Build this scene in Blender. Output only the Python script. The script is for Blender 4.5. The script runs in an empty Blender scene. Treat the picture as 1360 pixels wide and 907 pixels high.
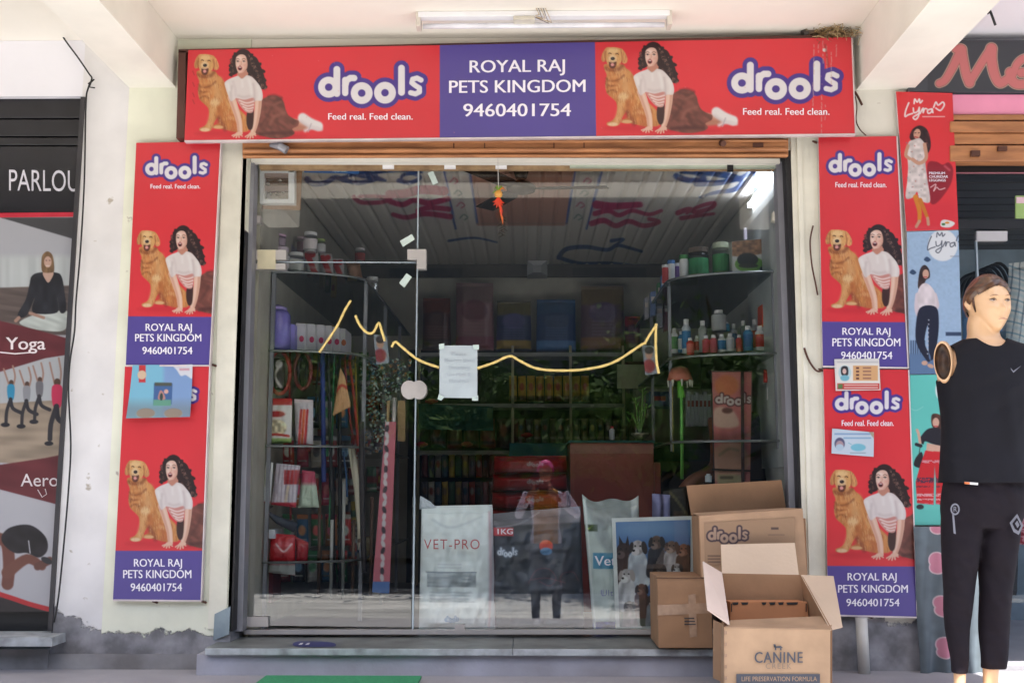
import bpy, bmesh, math, random
import numpy as np
from mathutils import Vector, Matrix, Euler
random.seed(7)
S = bpy.context.scene
COL = S.collection
# ------------------------------------------------------------------ camera
F = 1400.0                                  # focal length in pixels of the 1360 px wide photograph
PITCH = math.atan(191.5 / F)
YAW = math.atan(20.0 / F * math.cos(PITCH))
CAM = Vector((0.0, -5.3, 1.5))
cd = bpy.data.cameras.new('camera'); cam = bpy.data.objects.new('camera', cd); COL.objects.link(cam)
cam.location = CAM; cam.rotation_euler = (math.pi / 2 + PITCH, 0, YAW)
cd.sensor_width = 36; cd.lens = F / 1360 * 36; cd.clip_start = 0.05; cd.clip_end = 500
S.camera = cam
# ------------------------------------------------------------------ world, sun, exposure
SUN = Vector((-0.03, -0.5, 0.86)).normalized()
w = bpy.data.worlds.new('World'); S.world = w; w.use_nodes = True
nt = w.node_tree; nt.nodes.clear()
sky = nt.nodes.new('ShaderNodeTexSky'); sky.sky_type = 'NISHITA'; sky.sun_disc = False
sky.sun_elevation = math.asin(SUN.z); sky.sun_rotation = math.atan2(SUN.x, SUN.y)
sky.air_density = 1.0; sky.dust_density = 2.5
bg = nt.nodes.new('ShaderNodeBackground'); bg.inputs[1].default_value = 0.14
wo = nt.nodes.new('ShaderNodeOutputWorld')
nt.links.new(sky.outputs[0], bg.inputs[0]); nt.links.new(bg.outputs[0], wo.inputs[0])
sl = bpy.data.lights.new('sun', 'SUN'); sl.energy = 4.9; sl.angle = math.radians(0.5); sl.color = (1, .965, .91)
so = bpy.data.objects.new('sun', sl); COL.objects.link(so)
so.rotation_euler = SUN.to_track_quat('Z', 'Y').to_euler(); so.location = (3, -8, 12)
S.view_settings.view_transform = 'Standard'; S.view_settings.look = 'None'
S.view_settings.exposure = 1.5; S.view_settings.gamma = 1.0
S.render.engine = 'CYCLES'
S.cycles.use_denoising = True
S.cycles.max_bounces = 8; S.cycles.diffuse_bounces = 4; S.cycles.transparent_max_bounces = 16
S.cycles.caustics_reflective = False; S.cycles.caustics_refractive = False
S.cycles.sample_clamp_indirect = 6
# ------------------------------------------------------------------ pixel <-> place
ROT = np.array(Euler((math.pi / 2 + PITCH, 0, YAW)).to_matrix())
CN = np.array(CAM)
def rays(px, py):
    px, py = np.broadcast_arrays(np.asarray(px, float), np.asarray(py, float))
    d = np.stack([(px - 680) / F, -(py - 453.5) / F, -np.ones_like(px)], -1)
    return d @ ROT.T
def PA(px, py, Y):                           # point of the plane y = Y seen at a photograph pixel
    d = rays(px, py); t = (Y - CN[1]) / d[..., 1]
    return CN + d * t[..., None]
def P(px, py, Y): return Vector(PA(px, py, Y))
def PZ(px, py, Z):
    d = rays(px, py); t = (Z - CN[2]) / d[..., 2]; return Vector(CN + d * t)
def proj(p):
    q = (np.asarray(p, float) - CN) @ ROT
    return 680 + F * q[..., 0] / -q[..., 2], 453.5 - F * q[..., 1] / -q[..., 2]
def pxs(Y): return (5.3 + Y) / F             # metres per pixel at depth Y
def Yon(py, z): return (z - 1.5) * F / (645 - py) - 5.3
# ------------------------------------------------------------------ materials
def lin(c): 
    c = np.asarray(c, float) / 255.0
    return np.where(c <= .04045, c / 12.92, ((c + .055) / 1.055) ** 2.4)
MATS = {}
def M(name, rgb, rough=.6, metal=0, var=.12, scale=6, bump=0, bscale=40, spec=.5, emit=0, rgb2=None, thr=None, coat=0, stretch=None, trans=0):
    if name in MATS: return MATS[name]
    m = bpy.data.materials.new(name); m.use_nodes = True; n = m.node_tree.nodes; l = m.node_tree.links
    b = n['Principled BSDF']; b.inputs['Roughness'].default_value = rough; b.inputs['Metallic'].default_value = metal
    b.inputs['Specular IOR Level'].default_value = spec; b.inputs['Coat Weight'].default_value = coat
    c = list(lin(rgb)) + [1]
    tc = n.new('ShaderNodeTexCoord'); mp = n.new('ShaderNodeMapping'); l.new(tc.outputs['Object'], mp.inputs[0])
    if stretch: mp.inputs['Scale'].default_value = stretch
    no = n.new('ShaderNodeTexNoise'); no.inputs['Scale'].default_value = scale; no.inputs['Detail'].default_value = 6
    l.new(mp.outputs[0], no.inputs['Vector'])
    cr = n.new('ShaderNodeValToRGB'); l.new(no.outputs['Fac'], cr.inputs[0])
    c2 = list(lin(rgb2)) + [1] if rgb2 else [x * (1 - var * 2) for x in c[:3]] + [1]
    a, z = thr or (.35, .65)
    cr.color_ramp.elements[0].position = a; cr.color_ramp.elements[1].position = z
    cr.color_ramp.elements[0].color = c2; cr.color_ramp.elements[1].color = c
    l.new(cr.outputs[0], b.inputs['Base Color'])
    if bump:
        n2 = n.new('ShaderNodeTexNoise'); n2.inputs['Scale'].default_value = bscale; n2.inputs['Detail'].default_value = 5
        l.new(mp.outputs[0], n2.inputs['Vector'])
        bm = n.new('ShaderNodeBump'); bm.inputs['Strength'].default_value = bump; bm.inputs['Distance'].default_value = .01
        l.new(n2.outputs['Fac'], bm.inputs['Height']); l.new(bm.outputs[0], b.inputs['Normal'])
    if emit:
        b.inputs['Emission Color'].default_value = c; b.inputs['Emission Strength'].default_value = emit
    if trans:
        b.inputs['Transmission Weight'].default_value = trans
    MATS[name] = m; return m
def MP(name, rough=.4, bump=0, spec=.5, bscale=30):     # flat print: colour from the mesh's own colour attribute
    if name in MATS: return MATS[name]
    m = bpy.data.materials.new(name); m.use_nodes = True; n = m.node_tree.nodes; l = m.node_tree.links
    b = n['Principled BSDF']; b.inputs['Roughness'].default_value = rough; b.inputs['Specular IOR Level'].default_value = spec
    a = n.new('ShaderNodeAttribute'); a.attribute_name = 'Col'; l.new(a.outputs['Color'], b.inputs['Base Color'])
    if bump:
        n2 = n.new('ShaderNodeTexNoise'); n2.inputs['Scale'].default_value = bscale; n2.inputs['Detail'].default_value = 4
        tc = n.new('ShaderNodeTexCoord'); l.new(tc.outputs['Object'], n2.inputs['Vector'])
        bm = n.new('ShaderNodeBump'); bm.inputs['Strength'].default_value = bump; bm.inputs['Distance'].default_value = .01
        l.new(n2.outputs['Fac'], bm.inputs['Height']); l.new(bm.outputs[0], b.inputs['Normal'])
    MATS[name] = m; return m
def MG(name, tint=(.93, .95, .94), base=.03, k=1.5, rough=0.0):  # pane: see-through plus mirror reflection
    if name in MATS: return MATS[name]
    m = bpy.data.materials.new(name); m.use_nodes = True; n = m.node_tree.nodes; l = m.node_tree.links; n.clear()
    o = n.new('ShaderNodeOutputMaterial'); mx = n.new('ShaderNodeMixShader'); tr = n.new('ShaderNodeBsdfTransparent'); g = n.new('ShaderNodeBsdfGlossy')
    tr.inputs[0].default_value = (*tint, 1); g.inputs['Roughness'].default_value = rough
    fr = n.new('ShaderNodeLayerWeight'); fr.inputs[0].default_value = .5      # Schlick reflectance, the same from both sides
    pw = n.new('ShaderNodeMath'); pw.operation = 'POWER'; pw.inputs[1].default_value = 5; l.new(fr.outputs['Facing'], pw.inputs[0])
    ma = n.new('ShaderNodeMath'); ma.operation = 'MULTIPLY_ADD'; ma.inputs[1].default_value = .9; ma.inputs[2].default_value = .04 * k; ma.use_clamp = True
    l.new(pw.outputs[0], ma.inputs[0]); l.new(ma.outputs[0], mx.inputs[0]); l.new(tr.outputs[0], mx.inputs[1]); l.new(g.outputs[0], mx.inputs[2])
    l.new(mx.outputs[0], o.inputs[0]); MATS[name] = m; return m
# ------------------------------------------------------------------ objects
LOC = {}
def root(name, label, cat, loc=(0, 0, 0), group=None):
    o = bpy.data.objects.new(name, None); COL.objects.link(o); o.location = loc; o.empty_display_size = .1
    o['label'] = label; o['category'] = cat
    if group: o['group'] = group
    LOC[o.name] = Vector(loc); return o
def obj(name, v, f, m, parent=None, smooth=False, label=None, cat=None, group=None, kind=None, cols=None, mi=None, auto=None):
    me = bpy.data.meshes.new(name)
    L = LOC[parent.name] if parent else None
    own = None
    v = np.asarray(v, dtype=np.float32).reshape(-1, 3)
    if parent is None and kind is None:
        own = Vector((float((v[:, 0].min() + v[:, 0].max()) / 2), float((v[:, 1].min() + v[:, 1].max()) / 2), float(v[:, 2].min())))
        v = v - np.array(own, dtype=np.float32)
    if L is not None: v = v - np.array(L, dtype=np.float32)
    if isinstance(f, np.ndarray) and f.ndim == 2:
        k = f.shape[1]; me.vertices.add(len(v)); me.vertices.foreach_set('co', v.ravel())
        me.loops.add(f.size); me.loops.foreach_set('vertex_index', f.ravel().astype(np.int32))
        me.polygons.add(len(f)); me.polygons.foreach_set('loop_start', np.arange(0, f.size, k, dtype=np.int32))
        me.update(calc_edges=True)
    else:
        me.from_pydata([tuple(map(float, x)) for x in v], [], [tuple(int(i) for i in x) for x in f])
    for mm in (m if isinstance(m, (list, tuple)) else [m]): me.materials.append(mm)
    if mi is not None: me.polygons.foreach_set('material_index', np.asarray(mi, dtype=np.int32))
    if cols is not None:
        ca = me.color_attributes.new('Col', 'FLOAT_COLOR', 'POINT')
        c = np.ones((len(v), 4), dtype=np.float32); c[:, :3] = cols.reshape(-1, 3); ca.data.foreach_set('color', c.ravel())
    if smooth: me.shade_smooth()
    me.update()
    o = bpy.data.objects.new(name, me); COL.objects.link(o)
    if own is not None: o.location = own
    if parent: o.parent = parent; LOC[o.name] = L
    else: LOC[o.name] = own or Vector((0, 0, 0))
    if auto:
        o.modifiers.new('bevel', 'BEVEL').width = auto; o.modifiers['bevel'].segments = 2; o.modifiers['bevel'].limit_method = 'ANGLE'
    if label: o['label'] = label
    if cat: o['category'] = cat
    if group: o['group'] = group
    if kind: o['kind'] = kind
    return o
class MB:
    def __init__(s): s.v = []; s.f = []; s.mi = []
    def add(s, v, f, mi=0):
        k = len(s.v); s.v += [tuple(map(float, x)) for x in v]; s.f += [tuple(i + k for i in x) for x in f]; s.mi += [mi] * len(f); return s
    def box(s, a, b, mi=0):
        (x0, y0, z0), (x1, y1, z1) = a, b
        v = [(x0, y0, z0), (x1, y0, z0), (x1, y1, z0), (x0, y1, z0), (x0, y0, z1), (x1, y0, z1), (x1, y1, z1), (x0, y1, z1)]
        return s.add(v, BF, mi)
    def hull(s, front, back, mi=0):           # four front corners (clockwise from top left), four back ones
        v = list(front) + list(back)
        return s.add(v, [(0, 3, 2, 1), (4, 5, 6, 7), (0, 1, 5, 4), (1, 2, 6, 5), (2, 3, 7, 6), (3, 0, 4, 7)], mi)
    def tube(s, pts, r, n=8, mi=0, cap=True):
        pts = [Vector(p) for p in pts]; rs = r if isinstance(r, (list, tuple)) else [r] * len(pts)
        k = len(s.v); up = None; V = []
        for i, p in enumerate(pts):
            t = (pts[min(i + 1, len(pts) - 1)] - pts[max(i - 1, 0)]).normalized()
            if up is None: up = t.orthogonal().normalized()
            up = (up - t * up.dot(t)); up = up.normalized() if up.length > 1e-6 else t.orthogonal().normalized()
            sd = t.cross(up)
            for j in range(n):
                a = 2 * math.pi * j / n; V.append(p + (up * math.cos(a) + sd * math.sin(a)) * rs[i])
        f = [(i * n + j, i * n + (j + 1) % n, (i + 1) * n + (j + 1) % n, (i + 1) * n + j) for i in range(len(pts) - 1) for j in range(n)]
        if cap: f += [tuple(range(n - 1, -1, -1)), tuple((len(pts) - 1) * n + j for j in range(n))]
        return s.add(V, f, mi)
    def lathe(s, c, prof, n=20, mi=0, cap=True):   # prof: (radius, height) pairs, axis up
        c = Vector(c); V = [(c.x + r * math.cos(2 * math.pi * j / n), c.y + r * math.sin(2 * math.pi * j / n), c.z + h) for r, h in prof for j in range(n)]
        f = [(i * n + j, i * n + (j + 1) % n, (i + 1) * n + (j + 1) % n, (i + 1) * n + j) for i in range(len(prof) - 1) for j in range(n)]
        if cap: f += [tuple(range(n - 1, -1, -1)), tuple((len(prof) - 1) * n + j for j in range(n))]
        return s.add(V, f, mi)
    def prism(s, poly, y0, y1, mi=0):          # polygon in x,z pushed from y0 to y1
        n = len(poly); V = [(x, y0, z) for x, z in poly] + [(x, y1, z) for x, z in poly]
        return s.add(V, [tuple(range(n)), tuple(range(2 * n - 1, n - 1, -1))] + [(i, i + n, (i + 1) % n + n, (i + 1) % n) for i in range(n)], mi)
    def go(s, name, m, parent=None, **k):
        mi = s.mi if isinstance(m, (list, tuple)) else None
        return obj(name, s.v, s.f, m, parent, mi=mi, **k)
BF = [(0, 3, 2, 1), (4, 5, 6, 7), (0, 1, 5, 4), (1, 2, 6, 5), (2, 3, 7, 6), (3, 0, 4, 7)]
def slab(quad, Y0, Y1):                      # block whose front face fills a pixel quad at depth Y0, pushed straight back to Y1
    fr = [P(x, y, Y0) for x, y in quad]; return MB().hull(fr, [Vector((p.x, Y1, p.z)) for p in fr])
def rect(x0, y0, x1, y1): return [(x0, y0), (x1, y0), (x1, y1), (x0, y1)]
def panel3(pts, th=.004):                    # thin board through four (px, py, Y) corners
    q = [P(*p) for p in pts]; n = (q[1] - q[0]).cross(q[3] - q[0]).normalized()
    if n.y < 0: n = -n
    return MB().hull(q, [p + n * th for p in q])
def smoothp(pts, closed=True, k=6):
    p = np.array(pts, float); n = len(p); out = []
    rng = range(n if closed else n - 1)
    for i in rng:
        g = (lambda j: p[j % n]) if closed else (lambda j: p[min(max(j, 0), n - 1)])
        a, b, c, d = g(i - 1), g(i), g(i + 1), g(i + 2)
        for t in np.arange(k) / k:
            out.append(.5 * ((2 * b) + (-a + c) * t + (2 * a - 5 * b + 4 * c - d) * t * t + (-a + 3 * b - 3 * c + d) * t ** 3))
    if not closed: out.append(p[-1])
    return np.array(out)
def vnoise(X, Y, sx, sy, seed=0, ang=0):     # value noise, cells of sx by sy pixels
    rg = np.random.RandomState(seed); g = rg.rand(64, 64); a = math.radians(ang)
    u = (X * math.cos(a) + Y * math.sin(a)) / sx; v = (-X * math.sin(a) + Y * math.cos(a)) / sy
    i = np.floor(u).astype(int); j = np.floor(v).astype(int); fu = u - i; fv = v - j
    fu = fu * fu * (3 - 2 * fu); fv = fv * fv * (3 - 2 * fv)
    q = lambda a, b: g[a % 64, b % 64]
    return q(i, j) * (1 - fu) * (1 - fv) + q(i + 1, j) * fu * (1 - fv) + q(i, j + 1) * (1 - fu) * fv + q(i + 1, j + 1) * fu * fv
class Cv:                                    # a flat print, painted in photograph pixels, one colour per mesh point
    def __init__(s, X, Y, bg): s.X, s.Y = X, Y; s.C = np.ones(X.shape + (3,)) * np.array(bg, float) / 255; s.T = None; s.fs = 1
    def tf(s, ox=0, oy=0, sx=1, sy=None, cx=0, cy=0): s.T = (ox, oy, sx, sy or sx, cx, cy); return s
    def m(s, p):
        p = np.array(p, float).reshape(-1, 2)
        if s.T is None: return p
        ox, oy, sx, sy, cx, cy = s.T; return np.stack([ox + (p[:, 0] - cx) * sx, oy + (p[:, 1] - cy) * sy], 1)
    def k(s): return 1 if s.T is None else (abs(s.T[2]) + abs(s.T[3])) / 2
    def put(s, sel, al, col, tex=None):
        c = np.array(col, float) / 255; c = np.broadcast_to(c, s.C[sel].shape).copy()
        if tex:
            amp, sx, sy, seed, ang = tex; c *= (1 + amp * (vnoise(s.X[sel], s.Y[sel], sx * s.k(), sy * s.k(), seed, ang) - .5) * 2)[..., None]
        s.C[sel] = s.C[sel] * (1 - al[..., None]) + c * al[..., None]
    def win(s, p, r):
        x0, y0 = p.min(0) - r; x1, y1 = p.max(0) + r
        return (s.X >= x0) & (s.X <= x1) & (s.Y >= y0) & (s.Y <= y1)
    def poly(s, pts, col, fe=.5, sm=True, a=1, tex=None):
        p = s.m(pts); p = smoothp(p) if sm else p; fe = max(.3, fe * s.fs)
        w = s.win(p, fe + 1); x = s.X[w]; y = s.Y[w]
        if x.size == 0: return s
        ins = np.zeros(x.shape, bool); d = np.full(x.shape, 1e9)
        for (ax, ay), (bx, by) in zip(p, np.roll(p, -1, 0)):
            if ay != by: ins ^= ((ay > y) != (by > y)) & (x < (bx - ax) * (y - ay) / (by - ay) + ax)
            dx, dy = bx - ax, by - ay; t = np.clip(((x - ax) * dx + (y - ay) * dy) / (dx * dx + dy * dy + 1e-9), 0, 1)
            d = np.minimum(d, (x - ax - t * dx) ** 2 + (y - ay - t * dy) ** 2)
        sd = np.sqrt(d) * np.where(ins, 1, -1); s.put(w, np.clip(sd / (2 * fe) + .5, 0, 1) * a, col, tex); return s
    def line(s, pts, r, col, fe=.5, sm=True, a=1, tex=None, r2=None):
        p = s.m(pts); p = smoothp(p, False) if sm and len(p) > 2 else p; k = s.k(); fe = max(.3, fe * s.fs); r = r * k; r2 = r if r2 is None else r2 * k
        w = s.win(p, max(r, r2) + fe + 1); x = s.X[w]; y = s.Y[w]
        if x.size == 0: return s
        d = np.full(x.shape, 1e9); n = len(p) - 1
        for i in range(n):
            (ax, ay), (bx, by) = p[i], p[i + 1]; dx, dy = bx - ax, by - ay
            t = np.clip(((x - ax) * dx + (y - ay) * dy) / (dx * dx + dy * dy + 1e-9), 0, 1)
            d = np.minimum(d, np.hypot(x - ax - t * dx, y - ay - t * dy) - (r + (r2 - r) * (i + t) / n))
        s.put(w, np.clip(.5 - d / (2 * fe), 0, 1) * a, col, tex); return s
    def ell(s, cx, cy, rx, ry, col, fe=.5, ang=0, a=1, tex=None):
        t = np.linspace(0, 2 * np.pi, 24, endpoint=False); A = math.radians(ang); u = rx * np.cos(t); v = ry * np.sin(t)
        return s.poly(np.stack([cx + u * math.cos(A) - v * math.sin(A), cy + u * math.sin(A) + v * math.cos(A)], 1), col, fe, False, a, tex)
    def rect(s, x0, y0, x1, y1, col, fe=.4, a=1, tex=None): return s.poly(rect(x0, y0, x1, y1), col, fe, False, a, tex)
def bil(quad, nx, ny):
    q = np.array(quad, float); u, v = np.meshgrid(np.linspace(0, 1, nx), np.linspace(0, 1, ny)); u = u[..., None]; v = v[..., None]
    g = q[0] * (1 - u) * (1 - v) + q[1] * u * (1 - v) + q[2] * u * v + q[3] * (1 - u) * v
    return g[..., 0], g[..., 1], u[..., 0], v[..., 0]
def gridf(nx, ny):
    i = np.arange(nx * ny).reshape(ny, nx); return np.stack([i[:-1, :-1], i[1:, :-1], i[1:, 1:], i[:-1, 1:]], -1).reshape(-1, 4)
def printed(name, quad, Y, paint, bg, m, parent=None, res=1.2, disp=None, **kw):
    q = np.array(quad, float); wd = max(np.hypot(*(q[1] - q[0])), np.hypot(*(q[2] - q[3]))); hg = max(np.hypot(*(q[3] - q[0])), np.hypot(*(q[2] - q[1])))
    nx = max(2, int(wd * res) + 1); ny = max(2, int(hg * res) + 1)
    X, Yp, u, v = bil(quad, nx, ny); c = Cv(X, Yp, bg); paint(c)
    yy = Y if disp is None else Y - disp(u, v)
    pts = PA(X, Yp, Y); 
    if disp is not None: pts = pts.copy(); pts[..., 1] = yy
    return obj(name, pts.reshape(-1, 3), gridf(nx, ny), m, parent, smooth=True, cols=lin(np.clip(c.C, 0, 1) * 255) * .67, **kw)
def relief(name, quad, Y, paint, bg, m, parent=None, bulge=.06, wr=.006, res=.8, seed=1, crimp=.06, sag=None, **kw):   # filled bag, pouch or garment: swollen front and back in one mesh
    q = np.array(quad, float); wd = max(np.hypot(*(q[1] - q[0])), np.hypot(*(q[2] - q[3]))); hg = max(np.hypot(*(q[3] - q[0])), np.hypot(*(q[2] - q[1])))
    nx = max(9, int(wd * res) + 1); ny = max(9, int(hg * res) + 1)
    X, Yp, u, v = bil(quad, nx, ny)
    if sag is not None: Yp = Yp + sag(u) * (1 - v) ** 2
    c = Cv(X, Yp, bg); paint(c)
    prof = (np.clip(np.minimum(u, 1 - u) / .22, 0, 1) ** .5) * (np.clip((v - crimp) / .25, 0, 1) ** .6) * (np.clip((1 - v) / .08, 0, 1) ** .5)
    wk = vnoise(u * 100, v * 100, 16, 22, seed) + .5 * vnoise(u * 100, v * 100, 6, 11, seed + 1, 30) + .3 * vnoise(u * 100, v * 100, 30, 4, seed + 2) - .9
    edge = (np.minimum(np.minimum(u, 1 - u), np.minimum(v, 1 - v)) > 1e-6)
    pts = PA(X, Yp, Y).copy(); back = pts.copy()
    pts[..., 1] -= (bulge * prof + wr * wk * (.3 + prof)) * edge; back[..., 1] += bulge * prof * .8
    n = nx * ny; f = gridf(nx, ny); f2 = f[:, ::-1] + n
    cc = lin(np.clip(c.C, 0, 1) * 255)
    return obj(name, np.concatenate([pts.reshape(-1, 3), back.reshape(-1, 3)]), np.concatenate([f, f2]), m, parent, smooth=True, cols=np.concatenate([cc.reshape(-1, 3)] * 2), **kw)
TXT = {}
def glyphs(s, bold=.0, sp=1.0, shear=0):
    k = (s, bold, sp, shear)
    if k not in TXT:
        cu = bpy.data.curves.new('lettering', 'FONT'); cu.body = s; cu.offset = bold; cu.space_character = sp; cu.shear = shear; cu.resolution_u = 4
        o = bpy.data.objects.new('lettering', cu); COL.objects.link(o); bpy.context.view_layer.update()
        me = bpy.data.meshes.new_from_object(o.evaluated_get(bpy.context.evaluated_depsgraph_get()))
        TXT[k] = ([(v.co.x, v.co.y) for v in me.vertices], [tuple(p.vertices) for p in me.polygons])
        bpy.data.objects.remove(o); bpy.data.meshes.remove(me)
    return TXT[k]
def capH(bold): return max(y for x, y in glyphs('H', bold)[0])
def text(s, x0, x1, ytop, ybase, Y, m, parent, bold=.02, slope=0, sp=1.0, shear=0, name='lettering', mapf=None, lean=0):
    bw = max(0, (x1 - x0) / len(s) * .028) if bold > .005 else 0; bold = min(bold, 0)
    v, f = glyphs(s, bold, sp, shear); v = np.array(v); xm, xM = v[:, 0].min(), v[:, 0].max(); ch = capH(bold)
    X = x0 + (v[:, 0] - xm) / (xM - xm) * (x1 - x0); Yp = ybase - v[:, 1] / ch * (ybase - ytop) + slope * (X - x0); X = X + lean * (Yp - ybase)
    if bw: n_ = len(v); f = list(f) + [tuple(i + n_ for i in q) for q in f]; return obj(name, np.concatenate([PA(X - bw, Yp, Y), PA(X + bw, Yp, Y - .0004)]), f, m, parent)
    return obj(name, PA(X, Yp, Y), f, m, parent)
# ------------------------------------------------------------------ materials in use
m_plaster = M('white painted plaster', (236, 233, 228), .75, var=.05, scale=2.5, bump=.15, bscale=25)
m_cream = M('cream painted concrete', (240, 237, 226), .75, var=.05, scale=3, bump=.12, bscale=20)
m_ceil = M('pale ceiling paint', (243, 238, 226), .8, var=.035, scale=1.5, bump=.1, bscale=18)
m_lilac = M('cool white wall paint', (233, 232, 238), .75, var=.03, scale=2, bump=.08)
m_jamb = M('off white jamb paint', (226, 223, 208), .6, var=.1, scale=5, bump=.1)
m_conc = M('grey cement render', (150, 149, 152), .85, rgb2=(116, 113, 114), scale=4, bump=.5, bscale=18)
m_stone = M('pale stone slab', (178, 184, 188), .5, rgb2=(132, 134, 136), thr=(.32, .58), scale=11, bump=.3, bscale=30)
m_stonetop = M('worn green grey stone', (126, 130, 128), .35, rgb2=(92, 94, 92), thr=(.3, .62), scale=8, bump=.15, bscale=25)
m_black = M('black paint', (26, 26, 30), .45, var=.15)
m_alu = M('grey aluminium', (150, 151, 160), .42, .35, var=.06)
m_steel = M('brushed steel', (205, 200, 198), .4, .5, var=.05)
m_white = M('white plastic', (236, 236, 238), .35, var=.02)
m_darkin = M('dark interior paint', (92, 88, 84), .8, var=.1)
m_inwall = M('interior wall paint', (186, 180, 168), .8, var=.08)
m_wood = M('orange brown shutter paint', (184, 126, 82), .55, rgb2=(146, 96, 62), scale=5, bump=.1, stretch=(1, 6, 6))
m_brown = M('brown steel frame', (98, 62, 54), .5, .2)
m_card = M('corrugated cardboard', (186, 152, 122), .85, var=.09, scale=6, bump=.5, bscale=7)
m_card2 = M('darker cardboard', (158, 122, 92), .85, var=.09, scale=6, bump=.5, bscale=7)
m_cardin = M('pale cardboard inside', (206, 184, 162), .85, var=.05, scale=3, bump=.1, bscale=60)
m_orange = M('orange brown carton', (188, 128, 88), .8, var=.06)
m_ink = M('dark grey ink', (70, 64, 66), .7, var=.03)
m_wtext = M('white vinyl lettering', (240, 236, 246), .4, var=.01)
m_print = MP('printed vinyl', .34, .25, bscale=5); m_paper = MP('printed paper', .6); m_bag = MP('printed bag film', .28, .6, bscale=16)
m_fabric = MP('printed fabric', .8, .2); m_ceilp = MP('printed ceiling panel', .45)
m_glass = MG('window glass', (.95, .965, .96), .03, 1.9); m_thin = MG('thin clear plastic', (.9, .92, .95), .05, 1.5, .15)
m_glassedge = M('bright glass edge', (190, 205, 215), .15, .2)
m_gold = M('gold garland', (255, 224, 140), .4, .0, var=.1, scale=60, bump=.3, bscale=300)
m_tape = M('pale masking tape', (214, 232, 226), .6)
m_cable = M('black cable', (30, 30, 32), .5)
m_rust = M('rusty steel', (96, 62, 50), .7, .3)
m_teal = M('dark teal cloth', (22, 78, 82), .9, var=.15)
m_asph = M('pale paving in worn bands', (216, 212, 206), .85, rgb2=(150, 148, 146), scale=1.4, stretch=(.25, 2.2, 1), bump=.2)
m_floor = M('veranda cement floor', (160, 158, 164), .75, var=.08, scale=3, bump=.2)
m_tube = M('lit tube', (235, 242, 255), .3, emit=10)
m_skinp = M('moulded skin tone plastic', (226, 184, 142), .32, var=.02, spec=.6)
m_skin = M('brown skin', (140, 88, 62), .5, var=.05)
# ================================================================== THE SETTING
def weathered(name, rgb, edge, amp=.16, conc=(146, 145, 150)):   # painted plaster that has come off up to an uneven height
    m = M(name, rgb, .75, var=.07, scale=3.5, bump=.3, bscale=22); n = m.node_tree.nodes; l = m.node_tree.links
    b = n['Principled BSDF']; old = b.inputs['Base Color'].links[0].from_socket
    g = n.new('ShaderNodeNewGeometry'); sx = n.new('ShaderNodeSeparateXYZ'); l.new(g.outputs['Position'], sx.inputs[0])
    no = n.new('ShaderNodeTexNoise'); no.inputs['Scale'].default_value = 4.5; no.inputs['Detail'].default_value = 9; no.inputs['Roughness'].default_value = .62
    l.new(g.outputs['Position'], no.inputs['Vector'])
    a = n.new('ShaderNodeMath'); a.operation = 'MULTIPLY_ADD'; a.inputs[1].default_value = amp * 3; l.new(no.outputs['Fac'], a.inputs[0]); l.new(sx.outputs['Z'], a.inputs[2])
    r = n.new('ShaderNodeMapRange'); r.inputs['From Min'].default_value = edge + amp * 1.5 - .006; r.inputs['From Max'].default_value = edge + amp * 1.5 + .006; l.new(a.outputs[0], r.inputs[0])
    n2 = n.new('ShaderNodeTexNoise'); n2.inputs['Scale'].default_value = 9; n2.inputs['Detail'].default_value = 7; l.new(g.outputs['Position'], n2.inputs['Vector'])
    cr = n.new('ShaderNodeValToRGB'); cr.color_ramp.elements[0].position = .36; cr.color_ramp.elements[1].position = .66
    cr.color_ramp.elements[0].color = (*lin(np.array(conc) * .74), 1); cr.color_ramp.elements[1].color = (*lin(np.array(conc) * 1.08), 1); l.new(n2.outputs['Fac'], cr.inputs[0])
    # spots and scuffs on the paint
    n3 = n.new('ShaderNodeTexNoise'); n3.inputs['Scale'].default_value = 14; n3.inputs['Detail'].default_value = 8; l.new(g.outputs['Position'], n3.inputs['Vector'])
    r3 = n.new('ShaderNodeMapRange'); r3.inputs['From Min'].default_value = .69; r3.inputs['From Max'].default_value = .74; l.new(n3.outputs['Fac'], r3.inputs[0])
    m3 = n.new('ShaderNodeMix'); m3.data_type = 'RGBA'; l.new(r3.outputs[0], m3.inputs[0]); l.new(old, m3.inputs[6]); m3.inputs[7].default_value = (*lin((176, 168, 156)), 1)
    mx = n.new('ShaderNodeMix'); mx.data_type = 'RGBA'; l.new(r.outputs[0], mx.inputs[0]); l.new(cr.outputs[0], mx.inputs[6]); l.new(m3.outputs[2], mx.inputs[7])
    l.new(mx.outputs[2], b.inputs['Base Color'])
    bp = n.new('ShaderNodeBump'); bp.inputs['Strength'].default_value = .7; bp.inputs['Distance'].default_value = .012
    ad = n.new('ShaderNodeMath'); ad.operation = 'MULTIPLY_ADD'; ad.inputs[1].default_value = .35; l.new(n2.outputs['Fac'], ad.inputs[0]); l.new(r.outputs[0], ad.inputs[2])
    l.new(ad.outputs[0], bp.inputs['Height']); l.new(bp.outputs[0], b.inputs['Normal']); return m
m_wwhite = weathered('white column plaster', (228, 226, 226), .845)
m_wyellow = weathered('pale yellow column plaster', (234, 235, 216), .81, .1)
m_wright = weathered('right column plaster', (230, 227, 216), .87, .12)
YW = -.05; YG = .12
ZC = P(700, 50, YW).z; ZS = .75; ZF = .622
xBL0, xBL1 = P(172, 120, YW).x, P(234, 117, YW).x
xBR0, xBR1 = P(1137, 120, YW).x, P(1212, 108, YW).x
zBL = P(234, 117, YW).z; zBR = P(1137, 120, YW).z
xPL = P(89, 480, YW).x; xJL = P(319, 480, YW).x; xJR = P(1056, 450, YW).x
zTOP = ZC + .55
V0 = -2.8; V1 = -1.62
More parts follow.
